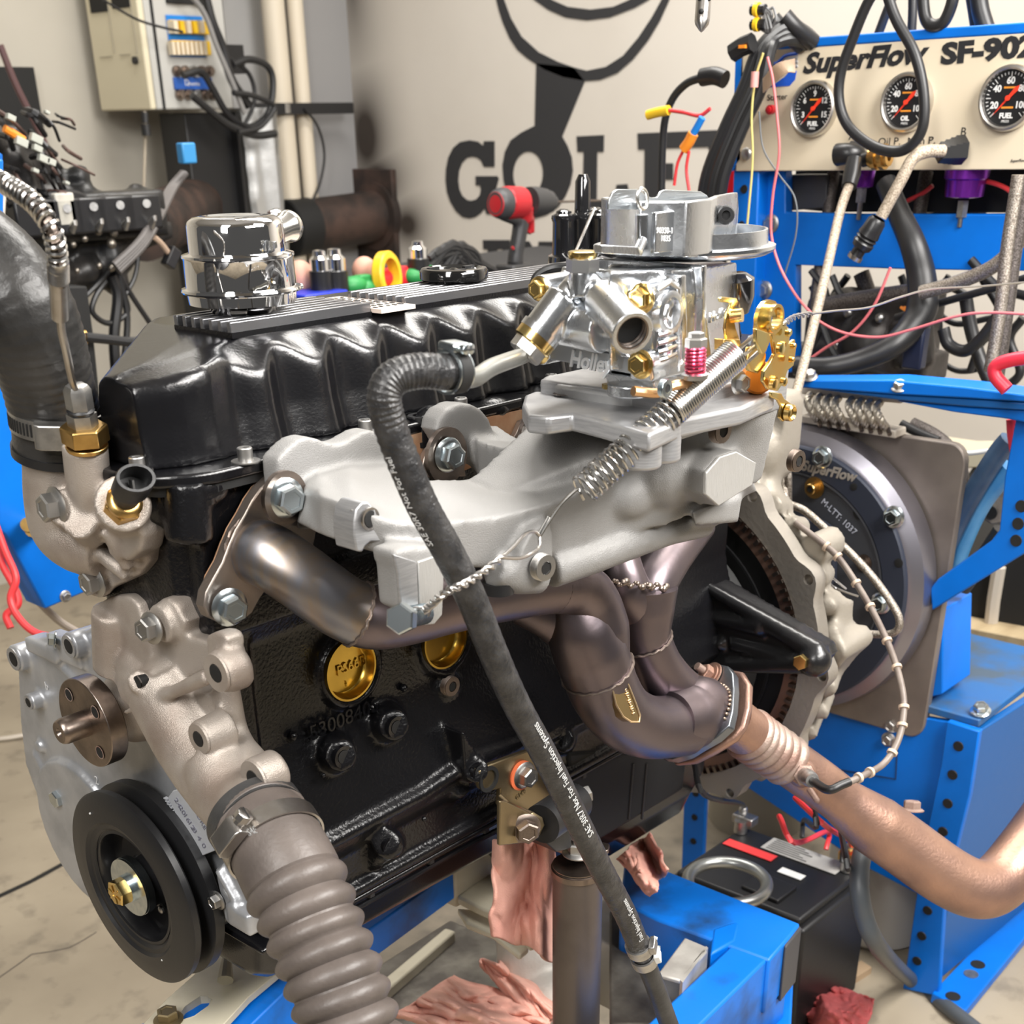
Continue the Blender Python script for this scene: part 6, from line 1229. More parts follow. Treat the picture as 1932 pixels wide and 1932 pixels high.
# ---- fittings on the panel
def flex(pts, r, m, name, label, X=None, D=None, cat='hose', group=None, sub=8, n=12, ends=None):
    pp = [P(p[0],p[1],**({'X':p[2]} if len(p) > 2 else ({'X':X} if X is not None else {'D':D}))) for p in pts]
    return G().tube(pp, r, n, sub=sub).obj(name, m, None, label=label, cat=cat, group=group)
ft2 = thing('hose_fitting', 'black elbow and brass union screwed under the letter A', 'fitting', cp(1612,290))
G().tube([cp(1580,292,.03),cp(1600,290,.03),cp(1616,292,.02),cp(1616,292,0)], [.014,.013,.012,.012], 16, sub=3).obj('elbow', black_plastic, ft2); bolt(ft2, cp(1618,291,.016), (-.6,.6,0), .016, black_plastic, 'hex', name='hex_nut')
G().tube([cp(1628,302,.03),cp(1645,298,.03)], .009, 16).obj('adapter', black_plastic, ft2)
for k in range(5): G().ring(cp(1642+k*7,298-k*.6,.03), cp(1650,297,.03)-cp(1640,298,.03), .0155 if k%2 else .012, .006, .006, 24).obj('brass_ring', brass, ft2)
ft3 = thing('hose_fitting', 'black ribbed fitting screwed under the letter B', 'fitting', cp(1815,285))
for k in range(4): bolt(ft3, cp(1818-k*11,283+k*1.5,.012+.012*k), (-.7,.6,0), .017-.0015*k, black_plastic, 'hex', name='hex_nut')
bk1 = thing('braided_feed_hose', 'cream braided hose hanging from fitting A down past the blue beam', 'hose', P(1560,500,X=1.2))
G().tube([P(1612,300,X=1.25),P(1607,330,X=1.24),P(1602,352,X=1.23)], [.010,.0115,.010], 14).obj('hose_end', black_plastic, bk1)
G().tube([P(1602,350,X=1.23),P(1585,400,X=1.20),P(1562,500,X=1.14),P(1536,610,X=1.08),P(1512,705,X=1.03),P(1500,750,X=1.0)], .0062, 16, sub=8).obj('hose_wall', braid_cream, bk1)
bk2 = thing('braided_hose_with_coupler', 'cream braided hose from fitting B ending in a black coupler', 'hose', P(1660,400,X=1.2))
G().tube([P(1780,285,X=1.24),P(1750,286,X=1.22),P(1722,300,X=1.20),P(1700,340,X=1.19),P(1662,410,X=1.18)], .0074, 18, sub=8).obj('hose_wall', braid_cream, bk2)
ca, cb2 = P(1658,412,X=1.18), P(1612,487,X=1.175); dd = cb2-ca
G().lathe(ca, dd, [(0,.009),(.004,.012),(dd.length*.3,.013),(dd.length*.42,.0145),(dd.length*.46,.012),(dd.length*.5,.0145),(dd.length*.55,.012),(dd.length*.6,.0145),(dd.length*.72,.013),(dd.length*.78,.0085),(dd.length*.95,.0085),(dd.length,.010),(dd.length,.006),(dd.length*.9,.005)], 24, caps=False).obj('coupler', black_plastic, bk2)
G().ring(cb2-dd.normalized()*.004, dd, .0100, .0055, .005, 20).obj('coupler_tip', steel, bk2)
for x, y, r, nm in ((1822,347,.026,'large purple anodised regulator under the right of the console'),(1628,337,.016,'small purple anodised regulator under the letter A')):
    t = thing('regulator', nm, 'regulator', P(x,y,X=XP+.03)); c = P(x,y,X=XP+.03)
    G().lathe(c+V((0,0,.035 if r > .02 else .02)), (0,0,-1), [(0,r*.9),(.01,r*.9),(.012,r*1.1),(.028,r*1.1),(.03,r),(.05,r*.95),(.052,r*.5)] if r > .02 else [(0,r*.8),(.01,r),(.03,r),(.032,r*.5)], 32).obj('bowl', purple, t)
    G().cyl(c+V((0,0,-.02 if r > .02 else -.012)), c+V((0,0,-.04 if r > .02 else -.03)), .0075, n=6).obj('drain_nut', dull_zinc, t); G().cyl(c+V((0,0,-.03)), c+V((0,0,-.052)), .0035, n=12).obj('stud', steel, t)
# ---- cables around the console
gc = 'cables around the console'
flex([(1668,-30,1.2),(1640,0,1.2),(1608,75,1.2),(1586,140,1.2),(1584,195,1.2),(1602,240,1.2),(1645,275,1.2),(1690,286,1.2),(1722,272,1.2),(1742,235,1.2),(1742,170,1.2),(1725,100,1.2),(1690,35,1.2),(1668,-30,1.2)], .0065, cable_black, 'hanging_cable', 'long black cable loop hanging in front of the oil gauge', cat='cable', group=gc)
flex([(1722,-20,1.36),(1722,20,1.36),(1720,60,1.36)], .006, cable_black, 'drop_cable', 'short black cable dropping to the blue top edge', cat='cable', group=gc)
flex([(1740,-20,1.3),(1745,30,1.3),(1758,48,1.3),(1780,42,1.3),(1795,10,1.3),(1800,-20,1.3)], .0075, cable_black, 'loop_cable', 'u-shaped black cable above the console at the top edge', cat='cable', group=gc)
flex([(1845,-20,1.33),(1850,20,1.33),(1862,60,1.33)], .011, cable_black, 'thick_cable', 'thick black cable dropping behind the console top right', cat='cable', group=gc)
flex([(1830,-20,1.35),(1838,30,1.35),(1842,60,1.35)], .007, cable_black, 'slim_cable', 'slimmer black cable beside the thick one at top right', cat='cable', group=gc)
flex([(1690,-20,1.34),(1670,30,1.34),(1655,70,1.34)], .006, cable_black, 'slant_cable', 'slanting black cable behind the big cable loop', cat='cable', group=gc)
har = thing('wiring_harness', 'thick taped black wiring harness arching over the left console corner', 'harness', P(1400,200,X=1.25))
for k in range(7):
    o = (k-3)*5.5
    G().tube([P(1545,92+o*.4,X=1.33),P(1520,72+o*.6,X=1.30),P(1492,62+o*.7,X=1.27),P(1462,72+o*.6,X=1.25),P(1440+o*.7,100,X=1.23),P(1420+o,165,X=1.22),P(1385+o,240,X=1.21),P(1350+o,330,X=1.2),P(1340+o,400,X=1.2)], .0085-.0006*(k%3), 10, sub=6).obj('loom', satin_black if k%2 else cable_black, har)
for x, y in ((1500,52),(1478,58)): G().tube([P(x-20,y-22,X=1.26),P(x,y,X=1.27),P(x+35,y+28,X=1.30)], .0105, 12, sub=4).obj('sleeve', satin_black, har)
for k in range(12): a = random.uniform(0,6.28); G().tube([P(1448,62,X=1.23),P(1446+18*math.cos(a),40+14*math.sin(a),X=1.22),P(1450+10*math.cos(a*2),18+8*math.sin(a*3),X=1.22)], .0018, 6, sub=3).obj('strand', mat('grey_strand', (.18,.18,.18), .5), har)
for x, y in ((1428,18),(1428,46)): G().tube([P(x-10,y+1,X=1.22),P(x+16,y,X=1.22)], .0065, 10).obj('plug_body', satin_black, har); G().tube([P(x-3,y,X=1.219),P(x+4,y,X=1.219)], .0085, 14).obj('plug_seal', yellow, har)
G().tube([P(1382,100,X=1.21),P(1400,88,X=1.21),P(1420,80,X=1.21)], .012, 8).obj('connector_block', satin_black, har); G().box(P(1403,88,X=1.2),(.01,.01,.004)).obj('orange_tab', orange, har)
for k in range(9): G().tube([P(1440,150+k*3,X=1.21),P(1465+k*2,122+k*2,X=1.20),P(1500,112+k*3,X=1.21)], .0012, 5, sub=4).obj('tan_strand', mat('tan_strand', (.45,.32,.22), .5), har)
flex([(1368,150,1.25),(1348,143,1.25),(1324,146,1.25)], .0115, satin_black, 'cable_sleeve', 'black sleeve where a cable leaves the harness', cat='sleeve', sub=4)
flex([(1324,146,1.25),(1295,158,1.25),(1270,185,1.25),(1255,225,1.25),(1250,280,1.25),(1248,370,1.25)], .0055, cable_black, 'side_cable', 'black cable curving left of the harness behind the carburetor', cat='cable', group=gc)
flex([(1222,217,1.2),(1240,212,1.2),(1262,208,1.2)], .0065, yellow, 'crimp_terminal', 'yellow crimped terminal hanging in the air left of the harness', cat='terminal', sub=3)
flex([(1262,208,1.2),(1290,212,1.2),(1320,218,1.2),(1340,205,1.2)], .0026, red_wire, 'red_lead', 'short red lead from the yellow terminal to the harness', cat='wire')
flex([(1290,282,1.19),(1300,268,1.19),(1308,252,1.19)], .0075, orange, 'crimp_sleeve', 'orange crimp sleeve hanging on red leads below the harness', cat='terminal', sub=3)
flex([(1308,252,1.19),(1318,235,1.19),(1325,222,1.19)], .005, blue_fit, 'blue_splice', 'small blue splice above the orange crimp sleeve', cat='terminal', sub=3)
for k, pts in enumerate(([(1290,282),(1278,310),(1272,350)], [(1300,285),(1295,320),(1300,360)])): flex([(a,b,1.19) for a,b in pts], .0022, red_wire, 'red_lead', 'red lead dropping from the orange crimp sleeve, %s one' % ('left' if not k else 'right'), cat='wire')
flex([(1448,108,1.15),(1458,150,1.15),(1466,220,1.15),(1470,290,1.15),(1458,370,1.15),(1455,440,1.15),(1470,500,1.15),(1500,555,1.15),(1530,590,1.15),(1555,612,1.15),(1600,630,1.15),(1660,636,1.15),(1720,622,1.15),(1800,598,1.15),(1860,590,1.15),(1960,594,1.15)], .0017, pink_wire, 'pink_wire', 'long pink wire looping from the harness down to the right edge', cat='wire')
flex([(1524,680,1.2),(1560,655,1.2),(1610,625,1.2),(1650,575,1.2),(1680,505,1.2)], .0019, pink_wire, 'pink_wire', 'straight pink wire crossing the dark machinery', cat='wire')
flex([(1440,100,1.16),(1425,150,1.16),(1418,220,1.16),(1420,300,1.16),(1412,400,1.16),(1408,440,1.16)], .0015, mat('yellow_wire', (.62,.52,.18), .5), 'yellow_wire', 'thin yellow wire hanging over the blue upright', cat='wire')
flex([(1432,210,1.17),(1440,280,1.17),(1470,330,1.17),(1500,375,1.17),(1502,440,1.17),(1480,520,1.17)], .0011, mat('grey_wire', (.12,.13,.14), .5), 'grey_wire', 'thin grey wire drooping between pink wire and braided hose', cat='wire')
flex([(1425,135,1.15),(1423,165,1.15)], .005, mat('pink_sleeve', (.72,.33,.30), .5), 'pink_butt_splice', 'pink butt splice on the wires at the panel corner', cat='terminal', sub=2)
# twisted throttle wire to the right
tt = thing('throttle_wire', 'twisted galvanised wire running from the gold lever to the right edge', 'wire', P(1600,590,X=.8))
p_ = [P(1478,612,Y=-.372), P(1500,598,D=1.0), P(1530,592,D=1.08)]
for ph in (0, 3.14):
    s_ = smooth(p_, 16)[0]; G().tube([q+V((0,.0016*math.cos(i*.7+ph),.0016*math.sin(i*.7+ph))) for i, q in enumerate(s_)], .0010, 6).obj('twist', wire_steel, tt)
G().tube([P(1530,592,D=1.08),P(1580,586,D=1.14),P(1640,580,D=1.2),P(1700,560,D=1.25),P(1760,545,D=1.3),P(1850,540,D=1.36),P(1960,530,D=1.42)], .0011, 6, sub=6).obj('wire', wire_steel, tt)
# braided hoses and machinery between console and stand
gb = 'braided hoses below the console'
flex([(1573,325,1.38),(1560,420,1.36),(1545,520,1.34),(1535,600,1.32)], .009, braid_dark, 'braided_hose', 'dark braided hose beside the cream one, left under console', group=gb)
flex([(1748,325,1.40),(1735,400,1.38),(1722,480,1.36)], .0095, braid_dark, 'braided_hose', 'dark braided hose between the two purple regulators', group=gb)
flex([(1940,330,1.2),(1915,470,1.2),(1900,580,1.2),(1880,720,1.2)], .009, braid_dark, 'braided_hose', 'outer of two parallel braided hoses at the right edge', group=gb)
flex([(1922,330,1.19),(1900,470,1.19),(1888,580,1.19),(1868,700,1.19)], .008, braid, 'braided_hose', 'inner of two parallel braided hoses at the right edge', group=gb)
flex([(1960,410,1.22),(1920,460,1.22),(1870,505,1.22),(1800,535,1.22),(1738,552,1.22)], .009, braid, 'braided_hose', 'braided hose sweeping left from the right edge', group=gb)
flex([(1548,578,1.3),(1600,568,1.3),(1680,556,1.3),(1740,548,1.3)], .011, braid_dark, 'braided_hose', 'nearly level braided hose under the blue beam', group=gb)
flex([(1625,515,1.42),(1640,560,1.42),(1650,600,1.42)], .012, braid_dark, 'braided_hose', 'short braided hose hanging in the middle below the beam', group=gb)
flex([(1672,345,1.3),(1695,400,1.28),(1722,460,1.26),(1738,520,1.26),(1740,580,1.25),(1718,620,1.23),(1680,655,1.2),(1620,680,1.18),(1560,692,1.16),(1500,690,1.15)], [.014,.015,.017,.019,.021,.019,.016,.014,.013,.013], cable_black, 'taped_hose', 'thick taped black hose curving down and left under the console')
flex([(1780,620,1.25),(1790,650,1.25),(1820,662,1.25),(1850,640,1.25),(1880,600,1.25),(1900,560,1.25)], .008, cable_black, 'bent_hose', 'black hose bent like a hook in front of the beige wall', group=None)
flex([(1822,560,1.3),(1832,620,1.3),(1850,680,1.3),(1872,730,1.3)], .009, cable_black, 'black_hose', 'black hose falling behind the blue upper arm', group=None)
flex([(1832,490,1.33),(1880,540,1.33),(1940,560,1.33)], .006, cable_black, 'black_lead', 'black lead crossing behind the parallel braided hoses', cat='cable')
flex([(1690,600,1.28),(1780,570,1.28),(1870,545,1.28),(1950,520,1.28)], .005, cable_black, 'black_lead', 'black lead rising to the right behind the pink wire', cat='cable')
mc = thing('machinery_block', 'dark greasy fuel pump machinery below the console', 'machine', P(1640,640,X=1.40))
g = G()
g.box(P(1600,620,X=1.42),(.10,.10,.09)); g.box(P(1680,630,X=1.42),(.10,.12,.12)); g.ball(P(1600,600,X=1.40),.045); g.ball(P(1640,650,X=1.38),.05); g.ball(P(1700,690,X=1.40),.04); g.cyl(P(1560,580,X=1.4),P(1560,660,X=1.4),.02); g.cyl(P(1720,600,X=1.36),P(1725,690,X=1.36),.03); g.box(P(1650,680,X=1.40),(.08,.2,.04)); g.ball(P(1560,640,X=1.42),.03); g.box(P(1600,690,X=1.42),(.06,.26,.05))
g.obj('body', mat('greasy_black', (.022,.02,.019), .5, .3, bump=.6, bscale=90, col2=(.07,.06,.055), cscale=20), mc, voxel=.006, sm=2)
G().box(P(1728,655,X=1.24),(.02,.028,.055)).obj('socket', mat('navy_plug', (.01,.015,.04), .4), mc, bevel=.003); G().box(P(1730,615,X=1.24),(.018,.03,.012)).obj('blue_clip', mat('cyan_clip', (.08,.42,.58), .5), mc, bevel=.002)
for x in (1712,1718): G().tube([P(x,600,X=1.24),P(x+4,590,X=1.25),P(x-12,580,X=1.26)], .0022, 6).obj('orange_lead', orange, mc)
for x, y in ((1600,590),(1660,600),(1620,660),(1702,640),(1580,650)): G().ball(P(x,y,X=1.35), .007).obj('fitting_nut', dull_zinc, mc)
for pts in ([(1500,700),(1540,640),(1560,560),(1530,510)], [(1585,720),(1640,700),(1690,715)], [(1570,520),(1590,560),(1640,590)], [(1600,700),(1570,660),(1550,610)]): G().tube([P(a,b,X=1.33) for a,b in pts], .005, 8, sub=5).obj('rubber_line', cable_black, mc)
# red sleeve at right edge, white and red hose
flex([(1960,672,1.0),(1905,680,1.0),(1878,692,1.0),(1880,712,1.0),(1900,735,1.0)], .0075, mat('crimson_hose', (.70,.03,.06), .4), 'red_hose', 'crimson hose bent sharply at the right edge above the blue arm')
flex([(1912,790,1.12),(1914,820,1.12),(1920,860,1.12)], .0085, MATS['crimson_hose'], 'red_sleeve', 'crimson sleeve hanging below the blue arm at the right')
flex([(1820,345,1.35),(1860,342,1.34),(1905,360,1.33),(1930,400,1.33)], .003, red_wire, 'red_lead', 'red lead leaving the large purple regulator', cat='wire')
flex([(1700,385,1.38),(1740,365,1.38),(1760,350,1.38)], .003, red_wire, 'red_lead', 'red lead behind the cream braided coupler hose', cat='wire')
# curved belt guard behind regulators
G().tube([P(1560,420,X=1.45),P(1700,420,X=1.45),P(1820,400,X=1.45),P(1940,345,X=1.45)], .012, 8, sub=5).obj('black_hoop', satin_black, None, label='black curved hoop behind the purple regulators', cat='hoop')
# fire-red bottle
t = thing('red_bottle', 'red gas bottle standing behind the wiring harness', 'bottle', P(1362,420,X=1.5)); c = P(1362,430,X=1.5)
G().cyl((c.x,c.y,FZ), (c.x,c.y,c.z-.02), .012).obj('stand_rod', satin_black, t); G().lathe(V((c.x,c.y,c.z-.02)), (0,0,1), [(0,.026),(.002,.028),(.105,.028),(.12,.020),(.125,.010)], 32).obj('body', mat('bottle_red', (.50,.01,.015), .25), t); G().box(c+V((-.028,0,.06)), (.002,.02,.04)).obj('label', white, t)
# blue/dark hoses right of the plate
gh = 'hoses right of the square plate'
flex([(1762,1080,1.14),(1790,1020,1.14),(1830,940,1.14),(1880,860,1.14),(1905,830,1.14)], .0135, mat('dark_blue_hose', (.02,.05,.11), .4, col2=(.05,.10,.18), cscale=20), 'blue_hose', 'dark blue hose running up right of the square plate', group=gh)
flex([(1790,1100,1.16),(1812,1030,1.16),(1850,950,1.16),(1905,880,1.16)], .0145, mat('mid_blue_hose', (.03,.16,.36), .4, col2=(.08,.25,.45), cscale=18), 'blue_hose', 'lighter blue hose beside the dark one right of the plate', group=gh)
flex([(1815,1110,1.18),(1850,1060,1.18),(1890,1000,1.18)], .012, cable_black, 'black_hose', 'black hose crossing behind the blue brace', group=gh)
flex([(1720,800,1.18),(1760,820,1.18),(1790,845,1.18),(1812,880,1.18),(1815,930,1.18)], .009, braid_dark, 'curved_hose', 'dark hose curving round the upper corner of the square plate')
flex([(1700,800,1.16),(1735,818,1.16),(1770,832,1.16)], .006, cable_black, 'curved_hose', 'slim black hose over the top of the square plate')
flex([(1792,850,1.2),(1830,855,1.2),(1880,848,1.2)], .003, white, 'white_lead', 'thin white lead right of the square plate', cat='wire')
t = thing('drilled_bracket', 'grey rusty bracket with one hole behind the blue hoses', 'bracket', P(1875,900,X=1.22)); G().prism([P(x,y,X=1.22) for x,y in [(1905,820),(1925,815),(1925,880),(1895,985),(1870,990),(1846,975),(1850,950)]], (.02,0,0)).obj('plate', mat('rusty_grey', (.28,.26,.23), .7, .3, bump=.8, bscale=120, col2=(.15,.12,.10), cscale=40), t, bevel=.002); G().lathe(P(1870,967,X=1.2195), (-1,0,0), [(0,.009),(.0012,.0085),(.0011,.0002)], 18, caps=False).obj('hole', deep_black, t)  # the hole is a black disc, its dark painted on
# hanging nozzle top
t = thing('hanging_nozzle', 'pointed metal nozzle with holes hanging at the top edge', 'nozzle', P(1325,60,D=1.3)); c0, c1 = P(1329,-20,D=1.3), P(1323,61,D=1.3); dd = c1-c0
G().lathe(c0, dd, [(0,.0078),(dd.length*.72,.0078),(dd.length*.8,.0070),(dd.length*.95,.0025),(dd.length,.0003)], 28).obj('tip', steel, t)
for f_, a in ((.3,-.6),(.3,.6),(.62,-.3)): G().ball(c0+dd*f_+cr*(.0078*math.sin(a))-FWD*(.0078*math.cos(a)), .0028).obj('nozzle_hole', deep_black, t)
# box behind right and plywood, cable drum
slab('trim_3', 1.75, 1.80, -.75, -.30, -.05, .05, mat('beige_ledge', (.42,.38,.28), .7)) if False else None
t = thing('plywood_box', 'weathered plywood board behind the blue stand', 'board', P(1850,1230,X=1.6)); G().prism([P(x,y,X=1.62) for x,y in [(1775,1175),(1932,1205),(2100,1225),(2100,1330),(1932,1300),(1775,1290)]], (.3,0,0)).obj('panel', wood, t, bevel=.002)
t = thing('black_crate', 'dark equipment crate behind the blue brace', 'crate', P(1870,1100,X=1.66)); G().prism([P(x,y,X=1.68) for x,y in [(1790,1120),(1860,1060),(2100,1000),(2100,1215),(1800,1180)]], (.2,0,0)).obj('body', deep_black, t); G().tube([P(1885,1070,X=1.67),P(1875,1130,X=1.67),P(1868,1190,X=1.67)], .012, 8).obj('pale_strap', creamb, t)

# loose black cables in the dark space below and behind the console
gl_ = 'loose black cables below the console'
spots_ = [([(1530,540),(1560,600),(1520,660),(1545,700)],'left of the machinery'),([(1600,520),(1570,570),(1620,600),(1660,590)],'over the top of the machinery'),([(1750,560),(1770,620),(1740,670),(1760,705)],'right of the blue clip plug'),([(1790,520),(1760,570),(1800,610),(1870,600)],'under the sweeping braided hose'),([(1850,520),(1890,600),(1850,650),(1830,700)],'left of the parallel braided hoses'),([(1930,600),(1905,640),(1925,700),(1900,730)],'right of the parallel braided hoses'),([(1770,680),(1810,700),(1860,690),(1900,650)],'just above the blue upper arm'),([(1700,520),(1720,560),(1780,540),(1830,560)],'crossing behind the thick taped hose')]
for k, (pts, nm) in enumerate(spots_):
    flex([(a,b,1.42+.02*k) for a,b in pts], .0045+.0012*(k%3), cable_black if k%2 else satin_black, 'loose_cable', 'loose black cable '+nm, cat='cable', group=gl_)
t = thing('stacked_equipment', 'dark equipment stacked behind the blue hoses at the right', 'equipment', P(1850,1000,X=1.8))
g = G().prism([P(x,y,X=1.8) for x,y in [(1800,930),(1850,860),(1960,820),(1960,1120),(1790,1120)]], (.2,0,0)); g.obj('body', mat('shadow_grey', (.06,.057,.052), .7), t, bevel=.004)
G().prism([P(x,y,X=1.79) for x,y in [(1700,835),(1800,850),(1900,850),(1900,880),(1800,885),(1700,865)]], (.1,0,0)).obj('pale_panel', mat('dusty_cream', (.42,.38,.28), .7), t, bevel=.003)
# ================================================================ stand, tray, rags, battery
ZT = -.25
es = thing('engine_stand', 'blue welded steel engine stand frame below the oil pan', 'stand', P(1400,1800,Z=ZT))
def zp(pts, Z, dz, name, m, par, **k): return G().prism([P(x,y,Z=Z) for x,y in pts], (0,0,dz)).obj(name, m, par, bevel=k.pop('bevel', .003), **k)
zp([(1180,1610),(1245,1637),(1510,1742),(1490,1768),(1452,1812),(1240,1735),(1170,1700)], ZT, -.075, 'rear_beam', blue_dirty, es)
zp([(1395,1768),(1495,1762),(1395,1862),(1290,1965),(1180,2075),(1070,2100),(1170,1980)], ZT-.0015, -.12, 'side_beam', blue_dirty, es)
zp([(1150,1700),(1190,1660),(1400,1780),(1260,1932),(1150,1932)], ZT-.07, -.01, 'inner_tray', grime, es)
G().prism([P(x,y,Z=ZT-.003) for x,y in [(1507,1744),(1513,1750),(1483,1787),(1476,1780)]], (0,0,-.078)).obj('end_cap', mat('charcoal_cap', (.05,.05,.055), .5), es, bevel=.002)
zp([(1345,1752),(1388,1738),(1395,1745),(1388,1775),(1340,1800)], ZT+.001, -.03, 'gusset', blue_paint, es)
zp([(1240,1838),(1292,1768),(1332,1785),(1334,1795),(1285,1850)], ZT+.012, -.006, 'alloy_clip', mat('scuffed_clip', (.52,.50,.46), .5, .5, bump=.3, bscale=100, col2=(.38,.36,.33), cscale=30), es, bevel=.002)
G().prism([P(x,y,Z=ZT+.012) for x,y in [(1332,1785),(1336,1788),(1288,1854),(1283,1848)]], (0,0,-.03)).obj('clip_lip', MATS['scuffed_clip'], es)
zp([(1420,1870),(1500,1790),(1490,1990),(1400,2050)], ZT-.12, -.01, 'lower_plate', blue_paint, es)
zl = -.17
G().prism([P(x,y,Z=zl) for x,y in [(640,1756),(828,1631),(856,1641),(668,1775)]], (0,0,-.038)).obj('front_beam', blue_dirty, es, bevel=.002)
G().prism([P(x,y,Z=zl-.0) for x,y in [(250,1938),(400,1870),(520,1800),(620,1740),(668,1775),(560,1850),(470,1938)]], (0,0,-.05)).obj('front_beam', blue_dirty, es, bevel=.002)
zp([(828,1631),(905,1581),(932,1592),(930,1604),(858,1643)], zl+.0005, -.05, 'cream_block', cream_steel, es)
zp([(862,1690),(925,1645),(1010,1700),(1040,1760),(1000,1780),(960,1735),(905,1712)], zl-.03, -.012, 'cream_channel', cream_steel, es)
zp([(862,1712),(905,1716),(960,1740),(998,1785),(980,1800),(930,1760),(880,1740)], zl-.05, -.01, 'cream_channel', cream_steel, es)
# slotted cream plate at the lower left
g = G(); sl = [(344,1925),(338,1912),(348,1898),(378,1880),(392,1879),(399,1887),(394,1898),(366,1918)]
g.plate([P(x,y,Z=zl+.012) for x,y in [(262,1940),(315,1884),(413,1797),(470,1768),(540,1800),(548,1815),(470,1880),(415,1940)]], [[P(x,y,Z=zl+.012) for x,y in sl]], (0,0,-.008)); sp2 = g.obj('slotted_plate', cream_steel, es, bevel=.0015)
G().prism([P(x,y,Z=zl+.0035) for x,y in sl], (0,0,-.002)).obj('slot_floor', blue_paint, es)  # ordinary blue paint showing through the slot
bolt(es, P(318,1925,Z=zl+.012), (0,0,1), .010, mat('dirty_brass', (.22,.17,.09), .45, .8), 'flange', name='bolt'); G().tube([P(428,1800,Z=zl+.03),P(425,1850,Z=zl+.02)], [.004,.008], 10).obj('weld_stub', cream_steel, es)
# channel with grime on the far left of the tray
dt = thing('drip_tray', 'greasy grey casting and drip tray on the floor under the stand', 'tray', P(840,1800,Z=-.45))
zp([(560,1990),(700,1830),(850,1735),(1000,1800),(1050,1960),(900,2010)], -.42, -.02, 'pan', grime, dt)
zp([(690,1875),(840,1750),(860,1756),(712,1885)], -.405, -.02, 'pan_edge', cream_steel, dt)
gt = G(); gt.ball(P(1010,1830,Z=-.36), .05, (1,1,1.4)); gt.ball(P(985,1760,Z=-.33), .03); gt.cyl(P(1000,1720,Z=-.30), P(1010,1900,Z=-.42), .045); gt.ball(P(1045,1890,Z=-.38), .05); gt.cyl(P(990,1745,Z=-.30), P(985,1760,Z=-.31), .02); gt.box(P(1170,1790,Z=-.38), (.12,.10,.10)); gt.cyl(P(1160,1700,Z=-.33), P(1240,1790,Z=-.36), .035)
gt.obj('transmission_casting', mat('pale_casting', (.47,.45,.41), .55, .3, bump=.4, bscale=200), None, voxel=.005, sm=5, label='pale grey rounded casting lying under the engine behind the post', cat='casting')
# ---- rags: draped wrinkled cloth
def rag(name, label, pts, zf, m, amp=.012, thick=.004, nu=46, nv=40, seed=1, top=None, kw='Z', hf=1.):
    """pts: four corner pixels (tl,tr,br,bl) with plane value zf(u,v)"""
    from mathutils import noise
    tl, tr_, br2, bl2 = [V((*p, 0)) for p in pts]; vs = []; fs = []
    for j in range(nv+1):
        for i in range(nu+1):
            u, v = i/nu, j/nv
            du = .10*noise.noise(V((u*3+seed, v*3, 1.3))); dv = .10*noise.noise(V((u*3, v*3+seed, 5.1)))
            eu = (tl*(1-u)+tr_*u)*(1-v)+(bl2*(1-u)+br2*u)*v; e2 = (tr_-tl)*du+(bl2-tl)*dv
            w_e = 1.0; q = eu+e2*w_e
            base = zf(u, v)
            hgt = amp*(noise.noise(V((u*3.5+seed*3, v*2.6, seed)))+.38*hf*abs(noise.noise(V((u*8+seed, v*3.5*hf, seed*2))))+.10*hf*hf*noise.noise(V((u*14, v*10, seed))))
            p = P(q.x, q.y, **({'Z': base+hgt} if kw == 'Z' else ({'Y': base+hgt} if kw == 'Y' else {'D': base+hgt})))
            vs.append(p)
    for j in range(nv):
        for i in range(nu): a = j*(nu+1)+i; fs.append((a, a+1, a+nu+2, a+nu+1))
    o = G().add(vs, fs).obj(name, m, None, label=label, cat='rag')
    sd = o.modifiers.new('cloth', 'SOLIDIFY'); sd.thickness = thick; sd.offset = 0; ss = o.modifiers.new('sub', 'SUBSURF'); ss.levels = 1; ss.render_levels = 1
    return o
rag('shop_rag', 'long pink rag hanging beside the prop post', [(935,1585),(1045,1575),(1062,1815),(930,1770)], lambda u, v: -.15-.015*math.sin(u*9+v*2), rag_pink, .016, kw='Y', seed=2)
rag('shop_rag', 'pink rag stuffed between the sump and the blue stand', [(1165,1620),(1225,1570),(1262,1640),(1230,1690)], lambda u, v: -.20+.03*math.sin(u*7)+.0*v, rag_pink, .024, seed=5, hf=1.5)
rag('shop_rag', 'crumpled pink rag on the drip tray at the bottom edge', [(745,1915),(860,1840),(1040,1905),(1010,2010)], lambda u, v: -.355+.05*math.sin(math.pi*u)*math.sin(math.pi*v), rag_pink, .04, seed=9, hf=1.7)
rag('shop_rag', 'darker folded pink rag behind the prop post foot', [(905,1820),(960,1800),(1060,1900),(1020,1960)], lambda u, v: -.36+.03*math.sin(math.pi*u), rag_pink, .035, seed=14)
rag('shop_rag', 'red rag heaped on the floor in front of the battery', [(1490,1905),(1570,1855),(1650,1885),(1610,2010)], lambda u, v: FZ+.03+.07*math.sin(math.pi*min(1,u))*math.sin(math.pi*min(1,v*.8+.1)), rag_red, .032, seed=21, hf=1.9)
